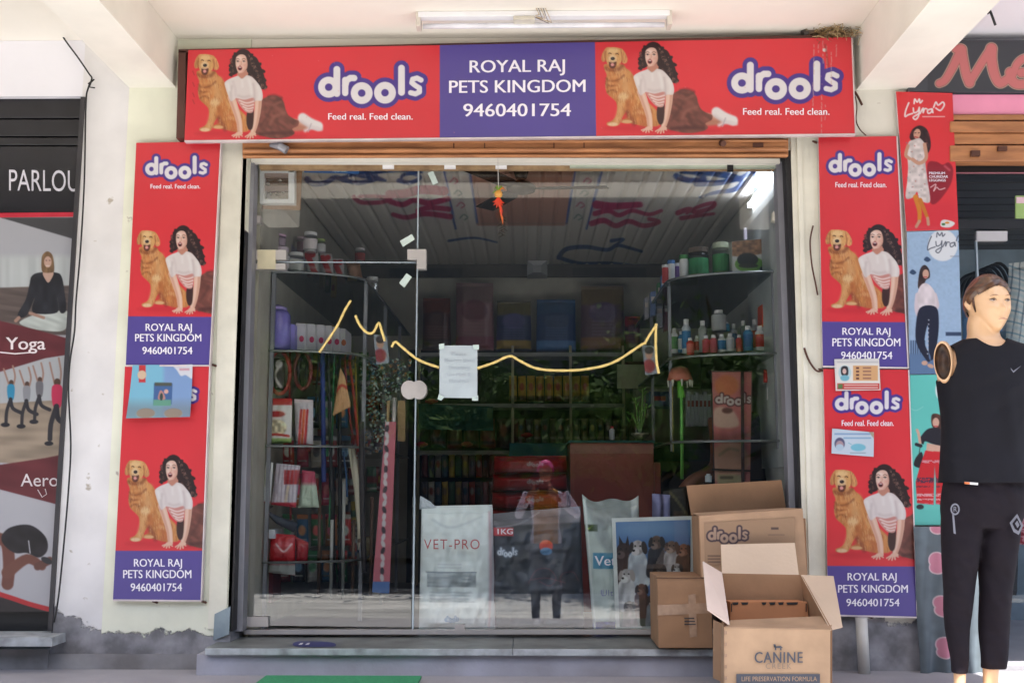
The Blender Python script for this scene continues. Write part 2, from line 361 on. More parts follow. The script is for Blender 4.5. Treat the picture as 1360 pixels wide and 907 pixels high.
MB().box((-60, -9.6, -.2), (60, -1.72, 0)).go('pavement', m_asph, kind='structure')
MB().box((-60, -60, -.35), (60, -9.62, -.12)).go('road', M('dark asphalt', (74, 74, 80), .9, var=.1, scale=3, bump=.2), kind='structure')
MB().box((-9, -1.7, -.2), (9, -.03, ZF)).go('veranda_floor', m_floor, kind='structure')
B = root('shop_building', 'cream painted shop building with open veranda ceiling and glass front', 'building', (0, 0, 0))
bd = lambda n, a, b, m, **k: MB().box(a, b).go(n, m, B, **k)
bd('ceiling_slab', (-9, V0, ZC), (xBR1, .1, ZC + .2), m_ceil)
bd('ceiling_slab', (xBR1 + .002, V1, ZC + .002), (9, .1, ZC + .2), m_lilac)  # unseen front edge cut short so sun falls on the mannequin
bd('beam', (xBL0, V0 + .1, zBL), (xBL1, YW - .001, ZC - .001), m_cream)
bd('beam', (xBR0, V0 + .1, zBR), (xBR1, YW - .001, ZC - .001), m_cream)
bd('pillar', (xPL, YW, ZF - .3), (xBL0, .25, ZC - .001), m_wwhite)
bd('pillar', (xBL0, YW - .004, ZF - .3), (xJL, .25, ZC - .001), m_wyellow)
bd('pillar', (xJR, YW - .002, ZF - .3), (xBR1 + .03, .25, ZC - .001), m_wright)
bd('lintel', (xJL + .001, YW + .002, P(700, 190, YW).z), (xJR - .001, .1, ZC - .001), m_ceil)
bd('parapet', (-9, YW + .15, ZC + .2), (9, .3, zTOP), m_cream)
bd('upper_wall', (-9, YW + .003, P(60, 128, YW).z), (xPL - .001, .25, ZC - .001), m_lilac)
bd('plinth', (-9, -.07, ZF - .3), (xPL - .001, .1, ZS - .034), m_conc)
bd('plinth', (xPL, -.062, ZF - .3), (xJL - .12, -.056, P(200, 868, -.06).z), m_conc)
m_bluegrey = M('blue grey skirting tile', (148, 162, 170), .5, rgb2=(120, 134, 144), scale=8)
# plinth under the shop sill, sill slab in two pieces, sill joint
bd('plinth', (xJL - .11, -.215, ZF - .3), (xJR + .02, .1, ZS - .034), M('lilac grey washed plinth', (172, 172, 184), .8, rgb2=(146, 144, 150), scale=3, bump=.3))
xs = P(681, 864, -.3).x
sp = MB().box((P(268, 858, -.3).x, -.25, ZS - .032), (xs - .001, YG + .03, ZS)).go('sill_slab', [m_stone, m_stonetop], B, auto=.003)
sp.data.polygons[1].material_index = 1
sp = MB().box((xs + .001, -.25, ZS - .032), (xJR + .03, YG + .03, ZS)).go('sill_slab', [m_stone, m_stonetop], B, auto=.003)
sp.data.polygons[1].material_index = 1
# jambs: off white band beside each board, pilaster edge
slab([(296, 188), (323, 188), (300, 835), (276, 835)], YW - .014, YW - .006).go('jamb_band', m_jamb, B)
slab([(1050, 181), (1088, 181), (1098, 840), (1070, 840)], YW - .014, YW - .006).go('jamb_band', m_jamb, B)
slab([(1058, 181), (1064, 181), (1083, 840), (1077, 840)], YW - .024, YW - .014).go('jamb_pipe', m_jamb, B)
slab([(285, 815), (306, 805), (304, 842), (283, 850)], YW - .02, YW - .014).go('corner_tile', m_bluegrey, B)
# black reveals and aluminium frame
slab([(322, 200), (328, 200), (309, 838), (302, 838)], YW - .004, .1).go('reveal', m_black, B)
slab([(1043, 200), (1051, 200), (1073, 740), (1064, 740)], YW - .004, .1).go('reveal', m_black, B)
slab([(325, 205), (338, 205), (322, 838), (308, 838)], .02, .1).go('frame_post', m_alu, B)
slab([(1031, 215), (1043, 215), (1066, 800), (1053, 800)], .02, .1).go('frame_post', m_alu, B)
# rolled shutter above the glass: board with ridges
sh = slab(rect(322, 184, 1047, 207), -.09, YW - .003).go('shutter_box', m_wood, B)
for k, y in enumerate((188, 200, 207.5)):
    MB().tube([P(323, y + 1, -.1), P(1046, y - 1, -.1)], (.008, .012, .009)[k], 8).go('shutter_rib', m_wood, B)
for x in (602, 643, 735, 775): slab(rect(x, 189, x + 1.4, 199), -.0935, -.09).go('shutter_bracket', m_rust, B)
slab(rect(1000, 190, 1014, 201), -.096, -.09).go('shutter_bracket', m_rust, B)
MB().tube([P(360, 193, -.1), P(372, 195, -.13), P(381, 200, -.13)], [.012, .02, .022], 10).go('shutter_bearing', m_alu, B)
MB().tube([P(958, 190, -.1), P(961, 191, -.12)], .016, 10).go('shutter_bearing', m_rust, B)
slab([(333, 209), (1036, 211), (1036, 217), (333, 215)], .0, .05).go('frame_head', m_cream, B)
slab([(345, 217), (1033, 219), (1033, 226), (345, 225)], .07, .1).go('frame_head', M('tan weather board', (168, 140, 104), .8, rgb2=(132, 106, 78), scale=14), B)
slab([(757, 214), (1033, 215), (1033, 223), (757, 222)], .04, .07).go('frame_head', M('pale green strip', (186, 196, 178), .6), B)
for x in (590, 508, 658): slab(rect(x, 217, x + 15, 224), .055, .07).go('head_clip', m_white, B)
slab(rect(966, 219, 974, 228), .03, .04).go('head_clip', m_black, B)
# ---- glass front
gd = slab([(335, 349), (551, 350), (546, 833), (321, 830)], YG, YG + .01).go('glass_door', m_glass, B)
slab([(335, 223), (554.5, 225), (552, 347), (335, 347)], YG, YG + .01).go('transom_glass', m_glass, B)
slab([(557, 225), (1040, 222), (1067, 842), (549.5, 842)], YG, YG + .01).go('fixed_glass', m_glass, B)
slab([(555, 225), (556.6, 225), (549, 838), (547, 838)], YG - .003, YG + .012).go('glass_edge', m_glassedge, B)
slab([(326, 347.2), (552, 348), (552, 349.2), (326, 348.4)], YG - .003, YG + .012).go('glass_edge', m_glassedge, B)
slab(rect(324, 836, 1064, 842), YG - .02, YG + .03).go('floor_channel', m_steel, B)
def fit(pts, nm='patch_fitting', m=m_steel, dy=0): 
    q = [P(x, y, YG - .018) for x, y in pts]; MB().prism([(p.x, p.z) for p in q], YG - .018 - dy, YG + .03 + dy).go(nm, m, gd)
fit([(541, 331), (566, 331), (566, 357), (553.5, 357), (553.5, 345), (541, 345)])
fit([(334, 332), (380, 332), (380, 345), (334, 345)]); fit([(330, 350), (379, 350), (379, 357.5), (330, 357.5)])
fit([(342, 332), (366, 332), (366, 357.5), (342, 357.5)], m=M('yellowed tape', (214, 206, 176), .5), dy=.003)
fit([(314, 819), (356, 819), (356, 832), (314, 832)]); fit([(604, 829), (617, 829), (617, 841), (604, 841)]); fit([(332, 286), (346, 287), (345, 296), (331, 296)]); fit([(1027, 281), (1036, 282), (1035, 294), (1026, 293)], m=m_jamb)
t = np.linspace(0, 2 * math.pi, 24, endpoint=False)
for cx_, dd in ((543.5, 0), (556, .002)): fit([(cx_ + 11 * math.cos(a), 517.5 + 12.3 * math.sin(a)) for a in t], 'door_lock', M('satin lock metal', (196, 190, 186), .5, .3), dd)
# ---- room behind the glass
XR0, XR1, YB, ZI = -1.42, 1.40, 3.15, 3.3
bd('interior_wall', (XR0 - .1, YG + .05, ZS - .1), (XR0, YB, ZI), m_inwall); bd('interior_wall', (XR1, YG + .05, ZS - .1), (XR1 + .1, YB, ZI), M('right interior wall', (196, 196, 190), .7, var=.05))
bd('interior_wall', (XR0 - .1, YB, ZS - .1), (XR1 + .1, YB + .1, ZI), m_inwall)
bd('interior_floor', (XR0, YG + .03, ZS - .1), (XR1, YB, ZS - .003), M('dark floor tile', (70, 66, 64), .3))
bd('roof_deck', (XR0 - .1, .11, ZI + .03), (XR1 + .1, YB + .1, ZI + .1), m_darkin)
bd('interior_lintel', (XR0, .101, P(700, 212, .1).z), (XR1, .16, ZI), m_inwall)
RED, BLU = (168, 58, 92), (44, 92, 148)
def ceil_paint(c):
    c.poly([(606, 200), (817, 200), (752, 300), (641, 300)][:0] or [(618, 190), (770, 190), (750, 300), (634, 300)], (176, 128, 112), 1, False)
    for a, b in (((586, 205), (605, 304)), ((620, 200), (634, 297)), ((768, 205), (752, 297)), ((805, 205), (779, 304))): c.line([a, b], 1.3, (54, 86, 158), .7, False)
    c.line([(633, 297), (753, 297)], .7, (150, 120, 112), .6, False)
    # blue scrolls, red script
    for pts, r, r2 in (([(408, 238), (415, 244), (432, 243), (445, 236), (460, 240), (478, 243), (500, 237), (492, 230), (470, 232), (455, 236)], 2.2, 1.5), ([(470, 226), (488, 233), (512, 240)], 5, 1), ([(530, 240), (545, 243), (558, 236), (548, 231), (535, 233), (532, 240)], 1.8, 1.2), ([(500, 228), (530, 226), (560, 229)], 2, 1),
                       ([(898, 234), (915, 240), (935, 238), (925, 230), (905, 228)], 2.4, 2), ([(935, 228), (960, 232), (985, 240), (975, 252), (950, 256), (930, 262)], 3.2, 1), ([(925, 244), (955, 243), (985, 236), (1000, 226)], 2.4, 1.5), ([(1002, 226), (1002, 256)], 1.2, 1),
                       ([(742, 342), (752, 331), (778, 328), (806, 332), (820, 326), (838, 330), (852, 334)], 1.8, 1.2), ([(742, 342), (770, 350), (810, 350), (845, 354)], 1.5, 1.5), ([(812, 320), (828, 318), (816, 326)], 1.4, .8), ([(596, 320), (630, 316), (660, 322)], 1, .6)):
        c.line(pts, r * 1.7, (26, 66, 128), .8, a=.95, r2=r2 * 1.5)
    for pts, r, r2 in (([(517, 258), (540, 257), (560, 252), (590, 254)], 2.6, 3.2), ([(470, 262), (480, 269), (505, 269), (518, 264), (500, 261), (478, 261)], 1.4, 1.2), ([(518, 268), (535, 272), (550, 266), (570, 270), (595, 264)], 1.6, 2), ([(522, 285), (540, 289), (565, 284), (598, 288)], 1.3, 2), ([(555, 280), (570, 276), (596, 278)], 1.5, 1.8),
                       ([(792, 272), (815, 274), (850, 272)], 2.6, 2), ([(790, 284), (808, 280), (822, 286), (840, 280), (862, 285), (878, 280)], 1.6, 1.2), ([(786, 297), (802, 293), (818, 300), (835, 294), (855, 300), (875, 295), (862, 291)], 1.8, 1.4), ([(900, 283), (915, 278), (925, 282), (945, 276), (948, 270), (930, 274), (912, 283)], 1.6, 1.2), ([(905, 290), (925, 287), (948, 284)], 1.4, 1)):
        c.line(pts, r * 2.1, (176, 40, 86), .8, a=.9, r2=r2 * 1.9)
    for k, (x, y) in enumerate(((603, 240), (608, 256), (612, 272), (616, 288), (780, 240), (776, 256), (771, 272), (768, 288))): c.line([(x - 5, y + 2), (x, y - 3), (x + 5, y + 1), (x + 1, y + 4)], .9, (RED, (90, 120, 110))[k % 2], .7, a=.7)
for i in range(28):
    x0 = XR0 + i * (XR1 - XR0) / 28; wd = (XR1 - XR0) / 28
    fx = np.array([.0, .02, .09, .13, .2, .3, .4, .5, .6, .7, .8, .87, .91, .98, 1.]); fz = np.array([.014, .014, .012, .003, 0, 0, 0, 0, 0, 0, 0, .003, .012, .014, .014])
    gx, gy = np.meshgrid(x0 + fx * wd, np.linspace(.161, YB, 190)); pts = np.stack([gx, gy, np.broadcast_to(ZI - .015 + fz, gx.shape)], -1)
    px, py = proj(pts); c = Cv(px, py, (206, 200, 194)); c.C *= (1 - .05 * random.random()); ceil_paint(c)
    obj('ceiling_panel', pts.reshape(-1, 3), gridf(len(fx), 190)[:, ::-1], m_ceilp, B, smooth=True, cols=lin(c.C * 255))
bd('cornice', (XR0, YB - .05, ZI - .12), (XR1, YB, ZI - .02), m_darkin)
# ---- neighbour on the left: black front
xl0 = -3.6
L1 = root('parlour_front', 'black beauty and fitness parlour shopfront at the left edge', 'shopfront', (xl0, 0, ZS))
LB = lambda n, q, a, b, m, **k: slab(q, a, b).go(n, m, L1, **k)
LB('back_panel', [(-140, 128), (112, 128), (66, 842), (-200, 842)], .02, .2, m_black)
m_blk2 = M('dark slat', (34, 33, 38), .4, var=.2)
for k, (a, b) in enumerate(((131, 157), (159, 181), (183, 193))): LB('shutter_slat', rect(-100, a, 107, b), -.012, .02, m_blk2, auto=.004)
LB('side_trim', [(107, 129), (112.5, 129), (69, 838), (63, 838)], -.06, .02, M('dark grey trim', (58, 56, 60), .4))
LB('doorstep', rect(-150, 846, 69, 858), -.2, .05, m_stone)
LB('header_board', [(-100, 195), (105, 195), (101, 282), (-100, 282)], -.02, .0, M('glossy black sign board', (27, 27, 34), .25))
text('PARLOU', 12, 105, 225.6, 253.2, -.0225, M('silver lettering', (214, 212, 222), .4), L1, .0, slope=.015)
LB('red_strip', [(-100, 284), (100.5, 282), (100, 288), (-100, 290)], -.024, .0, M('red strip', (196, 40, 62), .4))
def parlour(c):
    G = (186, 188, 196)
    c.poly([(-80, 289), (99, 289), (99, 600), (-80, 600)], G, .5, False); c.poly([(0, 289), (99, 289), (99, 318)], (74, 74, 78), .7, False)
    c.poly([(-60, 340), (99, 340), (99, 385), (-60, 385)], (198, 204, 206), 4, False, tex=(.05, 5, 60, 3, 0))
    c.poly([(-60, 384), (99, 379), (99, 445), (-60, 445)], (104, 92, 88), 1, False, tex=(.15, 40, 3, 4, 8))
    # seated woman
    c.line([(34, 428), (60, 418), (88, 417)], 4, (200, 206, 200), .8); c.poly([(26, 428), (40, 420), (58, 416), (88, 419), (90, 432), (80, 440), (50, 438), (34, 434)], (196, 204, 200), .7, tex=(.1, 12, 4, 5, 20))
    c.poly([(42, 367), (52, 362), (74, 362), (82, 368), (86, 390), (88, 412), (80, 415), (76, 395), (76, 415), (44, 415), (46, 396), (36, 418), (26, 422), (24, 416), (34, 398), (39, 378)], (46, 46, 52), .6, tex=(.25, 6, 12, 6, 0))
    c.line([(21, 426), (25, 422)], 2.2, (176, 140, 124)); c.line([(40, 416), (58, 422)], 2, (178, 142, 126)); c.poly([(57, 362), (71, 362), (66, 374), (62, 374)], (206, 172, 156))
    c.poly([(55, 356), (56, 340), (63, 334), (70, 340), (72, 358), (69, 362), (58, 362)], (128, 100, 72), .5, tex=(.2, 2, 14, 7, 0)); c.ell(63.5, 348, 5, 7.5, (212, 176, 160)); c.rect(61, 352.5, 66, 353.6, (236, 220, 214)); c.line([(61, 346), (62, 346)], .5, (80, 60, 56)); c.line([(65.5, 346), (66.5, 346)], .5, (80, 60, 56))
    MR = (112, 52, 58)
    c.poly([(-80, 412), (0, 426), (45, 437), (99, 452), (99, 470), (60, 476), (0, 494), (-80, 512)], MR, .7, False, tex=(.08, 30, 10, 8, 10))
    # aerobics class
    c.poly([(-80, 512), (0, 494), (60, 476), (99, 470), (99, 540), (-80, 540)], (186, 190, 194), .7, False); c.poly([(-80, 540), (99, 530), (99, 622), (0, 614), (-80, 600)], (166, 150, 132), .8, False, tex=(.12, 30, 6, 9, 0))
    for x, y, h, col, s in ((14, 520, 1, (60, 150, 190), 1), (35, 522, 1, (150, 152, 158), 1), (52, 516, 1, (120, 118, 124), .9), (75, 525, 1.45, (206, 60, 96), 1)):
        c.line([(x - 9 * s, y - 30 * h), (x - 5 * s, y - 18 * h), (x - 1, y - 6 * h)], 1.2, (170, 136, 122)); c.line([(x + 3 * s, y - 34 * h), (x + 6 * s, y - 20 * h), (x + 3, y - 6 * h)], 1.2, (170, 136, 122)); c.ell(x + 1, y - 12 * h, 3 * h, 3.6 * h, (90, 66, 56))
        c.poly([(x - 4 * h, y - 8 * h), (x + 5 * h, y - 8 * h), (x + 4 * h, y + 10 * h), (x - 3 * h, y + 10 * h)], col, .5)
        c.line([(x, y + 10 * h), (x + 3, y + 22 * h), (x + 14 * h, y + 28 * h)], 2.4 * h, (52, 50, 58)); c.line([(x, y + 10 * h), (x - 5 * h, y + 26 * h), (x - 6 * h, y + 40 * h)], 2.2 * h, (56, 54, 60)); c.ell(x - 7 * h, y + 44 * h, 6, 3, (44, 44, 52))
    c.poly([(-80, 640), (0, 617), (60, 608), (99, 600), (99, 672), (76, 670), (0, 650)], MR, .7, False, tex=(.08, 30, 10, 8, 10))
    c.poly([(-80, 640), (0, 650), (76, 670), (99, 676), (99, 820), (-80, 820)], (196, 196, 202), .7, False)
    # crouching figure in black shorts
    c.line([(-10, 714), (8, 720), (12, 750), (10, 775)], 8, (120, 72, 62), 1); c.line([(10, 760), (36, 742), (56, 752)], 8, (124, 78, 66), 1, r2=5); c.line([(50, 752), (66, 744)], 5, (110, 70, 62), 1)
    c.poly([(2, 712), (14, 700), (40, 697), (60, 712), (63, 730), (52, 740), (36, 734), (20, 734), (6, 724)], (38, 34, 40), .8, tex=(.3, 10, 8, 10, 30)); c.line([(38, 718), (40, 734)], .8, (190, 190, 196)); c.ell(62, 744, 8, 4, (50, 50, 56), .6, 25)
    c.poly([(-80, 765), (0, 788), (66, 812), (66, 830), (-80, 830)], (42, 36, 40), .8, False); c.line([(-30, 780), (10, 792), (40, 802), (70, 810)], 3.2, (200, 44, 52), .7)
printed('poster', [(-60, 289), (99.5, 288), (66, 812), (-80, 812)], -.022, parlour, (186, 188, 196), m_print, L1)
m_wl = M('pale poster lettering', (226, 216, 218), .5)
text('Yoga', 8, 60, 448, 464, -.0245, m_wl, L1, .01); text('Aero', 27.5, 77, 629, 645.5, -.0245, m_wl, L1, .0)
obj('lettering', PA(*np.array([(0, 467), (20, 469), (45, 467), (45, 468.4), (20, 470.6), (0, 468.6)]).T, -.0247), [(0, 1, 2, 3, 4, 5)], m_wl, L1)
MB().tube([P(50, 650, -.0245), P(56, 660, -.0245), P(62, 656, -.0245), P(60, 649, -.0245)], .002, 5).go('lettering', m_wl, L1)
# ---- neighbour on the right
R1 = root('clothes_shop_front', 'clothes shopfront with brown shutter and pink lettered dark sign at the right edge', 'shopfront', (2.6, 0, ZF))
RB = lambda n, q, a, b, m, **k: slab(q, a, b).go(n, m, R1, **k)
xr = xBR1 + .031
MB().box((xr, .0, P(1300, 130, 0).z), (7, .3, ZC - .001)).go('upper_wall', m_lilac, R1)
RB('sign_board', [(1212, 53), (1700, 53), (1700, 125), (1206, 122)], YW - .03, YW + .02, M('charcoal sign board', (66, 68, 74), .45, var=.05))
def meletters(c):
    c.tf(1200, 0, 1 / 4.5375, 1 / 4.5375)
    st = [([(215, 505), (250, 485), (290, 420), (325, 350), (350, 300)], 21, 27), ([(312, 300), (340, 292), (352, 300)], 19, 24), ([(352, 300), (362, 370), (378, 450), (398, 500)], 25, 28), ([(398, 500), (440, 430), (490, 350), (525, 298)], 22, 24), ([(530, 296), (530, 360), (548, 450), (580, 503), (625, 480)], 32, 24), ([(625, 480), (660, 450), (680, 395), (715, 360), (760, 352), (790, 380), (760, 430), (710, 440)], 20, 26), ([(645, 440), (650, 480), (680, 508), (730, 508), (790, 480)], 30, 24)]
    for g, col in ((10, (226, 188, 160)), (5, (120, 70, 74)), (3, (222, 126, 124))):
        for p, a, b in st: c.line(p, a + g - 3, col, .6, r2=b + g - 3)
    c.T = None
printed('lettering', rect(1232, 55, 1380, 121), YW - .032, meletters, (66, 68, 74), m_print, R1, res=1.6)
RB('pink_fascia', rect(1262, 126, 1700, 152), YW - .01, YW + .02, M('pink paint', (240, 152, 182), .5, var=.04))
for k, (a, b) in enumerate(((152, 160), (161, 176), (177, 192), (193, 215))):
    RB('shutter_slat', [(1262, a), (1700, a), (1700, b - .5), (1262, b - .5)], YW - .03 - .012 * (k % 2), YW + .04, m_wood, auto=.006)
RB('shutter_lock', rect(1290, 200, 1302, 207), -.11, -.09, m_rust); RB('shutter_lock', rect(1326, 194, 1338, 200), -.11, -.09, m_rust)
RB('header_rail', rect(1262, 216, 1700, 233), .0, .1, m_black); RB('header_line', rect(1262, 229, 1700, 230.5), -.006, 0, M('faded pink line', (168, 110, 122), .5)); RB('mid_rail', rect(1268, 292, 1700, 304), .05, .1, m_black)
MB().box((xr, 1.9, ZF), (6, 2.0, 3.4)).go('interior_wall', M('right shop back wall', (140, 156, 168), .8), R1)
MB().box((xr, .1, ZF - .02), (6, 2.0, ZF)).go('interior_floor', m_floor, R1)
for i in range(12): MB().box((xr, .12 + i * .15, 3.12), (6, .25 + i * .15, 3.14)).go('ceiling_panel', M('dark ceiling panel', (58, 58, 62), .5), R1)
MB().box((xr, .1, 3.15), (6, 2.0, 3.2)).go('ceiling', m_black, R1)
MB().box((xr, .12, ZF), (xr + .01, 1.9, 3.12)).go('interior_wall', M('blue shop side wall', (78, 120, 160), .7), R1)
RB('door_glass', [(1268, 305), (1700, 305), (1700, 800), (1262, 800)], .08, .088, MG('door glass right', (.9, .92, .92), .03, 1.2))
RB('door_clamp', rect(1297, 307, 1338, 320), .06, .08, m_steel); RB('door_edge', [(1296, 320), (1298, 320), (1300, 372), (1298, 372)], .07, .09, m_glassedge)
RB('notice_sticker', rect(1349, 260, 1366, 290), .04, .05, M('green notice', (150, 180, 110), .6)); RB('notice_sticker', rect(1350, 262, 1366, 270), .037, .04, M('pale notice head', (222, 190, 200), .6))
# ================================================================== SIGNS
SR, SB, SW = (238, 62, 72), (98, 84, 168), (250, 246, 250)
def inpoly(p, x, y):
    r = False
    for (ax, ay), (bx, by) in zip(p, np.roll(p, -1, 0)):
        if (ay > y) != (by > y) and x < (bx - ax) * (y - ay) / (by - ay) + ax: r = not r
    return r
def dogwoman(c, ox, oy, sx, sy, xmax=None):
    c.tf(ox, oy, sx, sy, 62, 135)
    c.ell(220, 560, 150, 16, (206, 44, 58), 3, a=.5); c.ell(480, 572, 150, 12, (196, 36, 54), 3, a=.5)
    BR = (128, 76, 68); rg = random.Random(4)
    if xmax is None:
        c.line([(520, 500), (580, 505), (650, 520)], 22, (226, 166, 140), 1.5, r2=15); c.line([(560, 535), (620, 530)], 14, (196, 134, 112), 2); c.line([(530, 512), (590, 520)], 7, (190, 124, 104), 4, a=.6)
        c.line([(612, 480), (650, 505), (690, 522)], 24, (246, 240, 240), 1.5); c.line([(605, 500), (640, 524), (690, 538)], 5, (206, 194, 200), 3, a=.7); c.line([(625, 545), (660, 530), (705, 538)], 7, (236, 226, 228), 2); c.line([(640, 550), (655, 510)], 2, (190, 180, 190), 1)
    c.fs = .5; c.poly([(398, 400), (425, 378), (452, 368), (490, 374), (516, 398), (526, 436), (540, 466), (570, 486), (592, 496), (588, 520), (560, 536), (572, 556), (548, 574), (480, 584), (410, 572), (350, 548), (362, 490), (385, 450)], BR, 1.5, tex=(.16, 26, 14, 17, 35))
    for p, r, col in (([(440, 385), (470, 395), (505, 385)], 5, (84, 50, 48)), ([(430, 405), (465, 415), (500, 400)], 3, (168, 112, 98)), ([(450, 440), (430, 480), (400, 520)], 6, (92, 54, 50)), ([(520, 455), (470, 475), (450, 510)], 7, (170, 110, 94)), ([(480, 500), (500, 540), (550, 550)], 6, (96, 56, 52)), ([(400, 562), (480, 556), (550, 560)], 8, (70, 38, 40)), ([(470, 420), (500, 440), (515, 470)], 6, (152, 96, 84)), ([(440, 372), (470, 366), (505, 378)], 3, (70, 42, 42))): c.line(p, r, col, 4, a=.6)
    c.tf(ox, oy, sx / 1.778, sy / 1.7086, 63.5, 99.8); c.fs = c.k() * 1.15
    G, GD, GL, GX = (210, 138, 80), (172, 94, 50), (240, 200, 148), (112, 62, 44)
    body = [(108, 285), (100, 330), (118, 372), (112, 420), (108, 480), (124, 535), (168, 575), (200, 612), (206, 680), (192, 730), (160, 762), (122, 778), (124, 800), (170, 808), (215, 800), (238, 762), (262, 715), (285, 690), (292, 735), (246, 755), (244, 780), (330, 786), (390, 800), (470, 812), (540, 806), (572, 780), (566, 720), (530, 668), (480, 620), (410, 548), (376, 470), (352, 400), (320, 352), (282, 318), (250, 290)]
    c.poly(body, G, 3, tex=(.08, 20, 44, 11, 12)); bp = smoothp(body)
    for p, r, col, a in (([(230, 330), (260, 420), (290, 520)], 34, GL, .45), ([(300, 360), (345, 460), (400, 570)], 26, (232, 176, 112), .6), ([(330, 390), (370, 500), (440, 600)], 8, GD, .5), ([(255, 560), (235, 660), (205, 770)], 24, (232, 180, 124), .8), ([(300, 600), (300, 680), (288, 740)], 20, (190, 106, 62), .6), ([(330, 640), (350, 700), (340, 770)], 12, GD, .45),
                         ([(400, 690), (440, 740), (420, 790)], 30, (196, 106, 66), .6), ([(470, 650), (530, 710), (540, 780)], 26, (226, 160, 96), .6), ([(350, 700), (400, 690), (450, 710)], 9, (238, 186, 124), .7), ([(290, 690), (330, 750), (350, 790)], 14, (120, 50, 40), .55)): c.line(p, r, col, 14, a=a)
    c.ell(258, 556, 46, 34, GL, 12, a=.9); c.ell(170, 792, 42, 16, (240, 206, 166), 5); c.ell(290, 770, 44, 14, (232, 186, 136), 5)
    for p, r in (([(116, 405), (150, 428), (215, 418), (262, 380)], 8), ([(120, 455), (160, 470), (220, 440)], 7), ([(128, 520), (165, 500), (200, 520)], 8), ([(112, 320), (145, 335), (215, 330), (250, 300)], 15), ([(116, 430), (122, 480)], 9)): c.line(p, r, (132, 70, 44), 7, a=.6)
    for p in ([(150, 395), (215, 390), (270, 345)], [(140, 445), (200, 452), (260, 420)], [(150, 490), (210, 480), (250, 450)]): c.line(p, 9, (226, 158, 98), 6, a=.8)
    for k in range(420):
        fx, fy = rg.uniform(100, 570), rg.uniform(320, 800)
        if inpoly(bp, fx, fy) and inpoly(bp, fx + 8, fy + 34): c.line([(fx, fy), (fx + 6, fy + 18), (fx + 4, fy + 32)], 2.4, rg.choice([(178, 102, 56), (240, 196, 142), (224, 158, 100), (150, 84, 50), (248, 212, 164)]), 2.6, a=.4)
    c.poly([(112, 152), (150, 143), (200, 145), (240, 158), (254, 200), (246, 250), (228, 284), (190, 304), (150, 302), (122, 275), (108, 220)], (228, 174, 112), 3, tex=(.06, 10, 16, 14, 0))
    c.poly([(116, 150), (92, 176), (74, 226), (80, 262), (104, 262), (114, 226), (118, 180)], (206, 146, 92), 3, tex=(.14, 6, 20, 15, 0)); c.poly([(236, 154), (268, 180), (292, 232), (290, 268), (264, 282), (246, 262), (238, 210)], (222, 160, 104), 3, tex=(.14, 6, 20, 16, 0)); c.line([(112, 180), (108, 225), (112, 262)], 5, (160, 96, 56), 4, a=.6); c.line([(244, 190), (250, 235), (244, 275)], 5, (160, 96, 56), 4, a=.6)
    c.ell(172, 175, 42, 24, (246, 208, 152), 10, a=.9); c.ell(168, 236, 34, 30, (246, 216, 170), 8, a=.95)
    c.poly([(138, 268), (152, 262), (168, 268), (186, 262), (202, 268), (196, 304), (176, 322), (150, 318), (138, 296)], (96, 50, 44), 4, a=.95); c.ell(167, 290, 14, 13, (240, 168, 164), 3); c.line([(140, 262), (168, 270), (200, 258)], 3, (236, 206, 166), 3)
    c.ell(170, 239, 18, 14, (44, 36, 40), 3); c.ell(166, 234, 6, 3, (120, 110, 116), 2); c.line([(136, 196), (146, 192), (156, 198)], 4, (92, 60, 44), 2.5); c.line([(196, 200), (207, 196), (217, 203)], 4, (92, 60, 44), 2.5)
    for k in range(50): fx, fy = rg.uniform(112, 245), rg.uniform(150, 300); c.line([(fx, fy), (fx + rg.uniform(-4, 4), fy + 12)], 1.8, rg.choice([(250, 220, 172), (196, 134, 84)]), 2.4, a=.3)
    HR = (50, 33, 36)
    hair = [(436, 148), (466, 112), (510, 97), (556, 112), (590, 150), (632, 176), (660, 232), (686, 290), (706, 360), (716, 425), (690, 446), (660, 430), (636, 392), (604, 352), (560, 326), (540, 296), (432, 304), (402, 318), (388, 284), (396, 236), (412, 196), (424, 168)]
    c.poly(hair, HR, 3)
    for k in range(46):
        i = rg.randrange(len(hair)); hx, hy = hair[i]
        if hy > 120: c.ell(hx + rg.uniform(-10, 8), hy + rg.uniform(-12, 12), rg.uniform(8, 17), rg.uniform(8, 15), HR, 3, rg.uniform(0, 90))
    for k in range(170):
        u = rg.random(); v = rg.uniform(-1, 1)
        hx, hy = (560 + 135 * u + v * 20, 150 + 285 * u + v * (26 - 10 * u)) if k % 4 else (412 + v * 14, 190 + 110 * u)
        a0 = rg.uniform(0, 6.3); rr = rg.uniform(6, 13); col = rg.choice([(126, 92, 84), (92, 62, 58), (36, 24, 28), (152, 118, 108), (30, 22, 26)])
        c.line([(hx + rr * math.cos(a0 + q * .9), hy + rr * math.sin(a0 + q * .9)) for q in range(4)], 3, col, 2.2, a=.65)
    SK, SS = (242, 200, 182), (208, 146, 126)
    c.poly([(462, 300), (500, 312), (540, 280), (552, 330), (500, 356), (462, 338)], SS, 3)
    c.poly([(448, 172), (478, 148), (515, 148), (544, 172), (553, 214), (546, 256), (526, 288), (500, 314), (478, 312), (458, 286), (444, 244), (440, 205)], SK, 3)
    c.line([(546, 190), (546, 250), (515, 296)], 11, SS, 9, a=.55); c.ell(478, 178, 24, 16, (254, 232, 222), 8, a=.8); c.ell(462, 232, 12, 14, (252, 224, 212), 7, a=.8); c.ell(526, 238, 14, 12, (234, 170, 156), 7, a=.6)
    c.ell(482, 264, 20, 19, (176, 74, 84), 3); c.ell(482, 267, 15, 14, (84, 30, 38), 2.5); c.ell(482, 256, 13, 4, (240, 226, 222), 2)
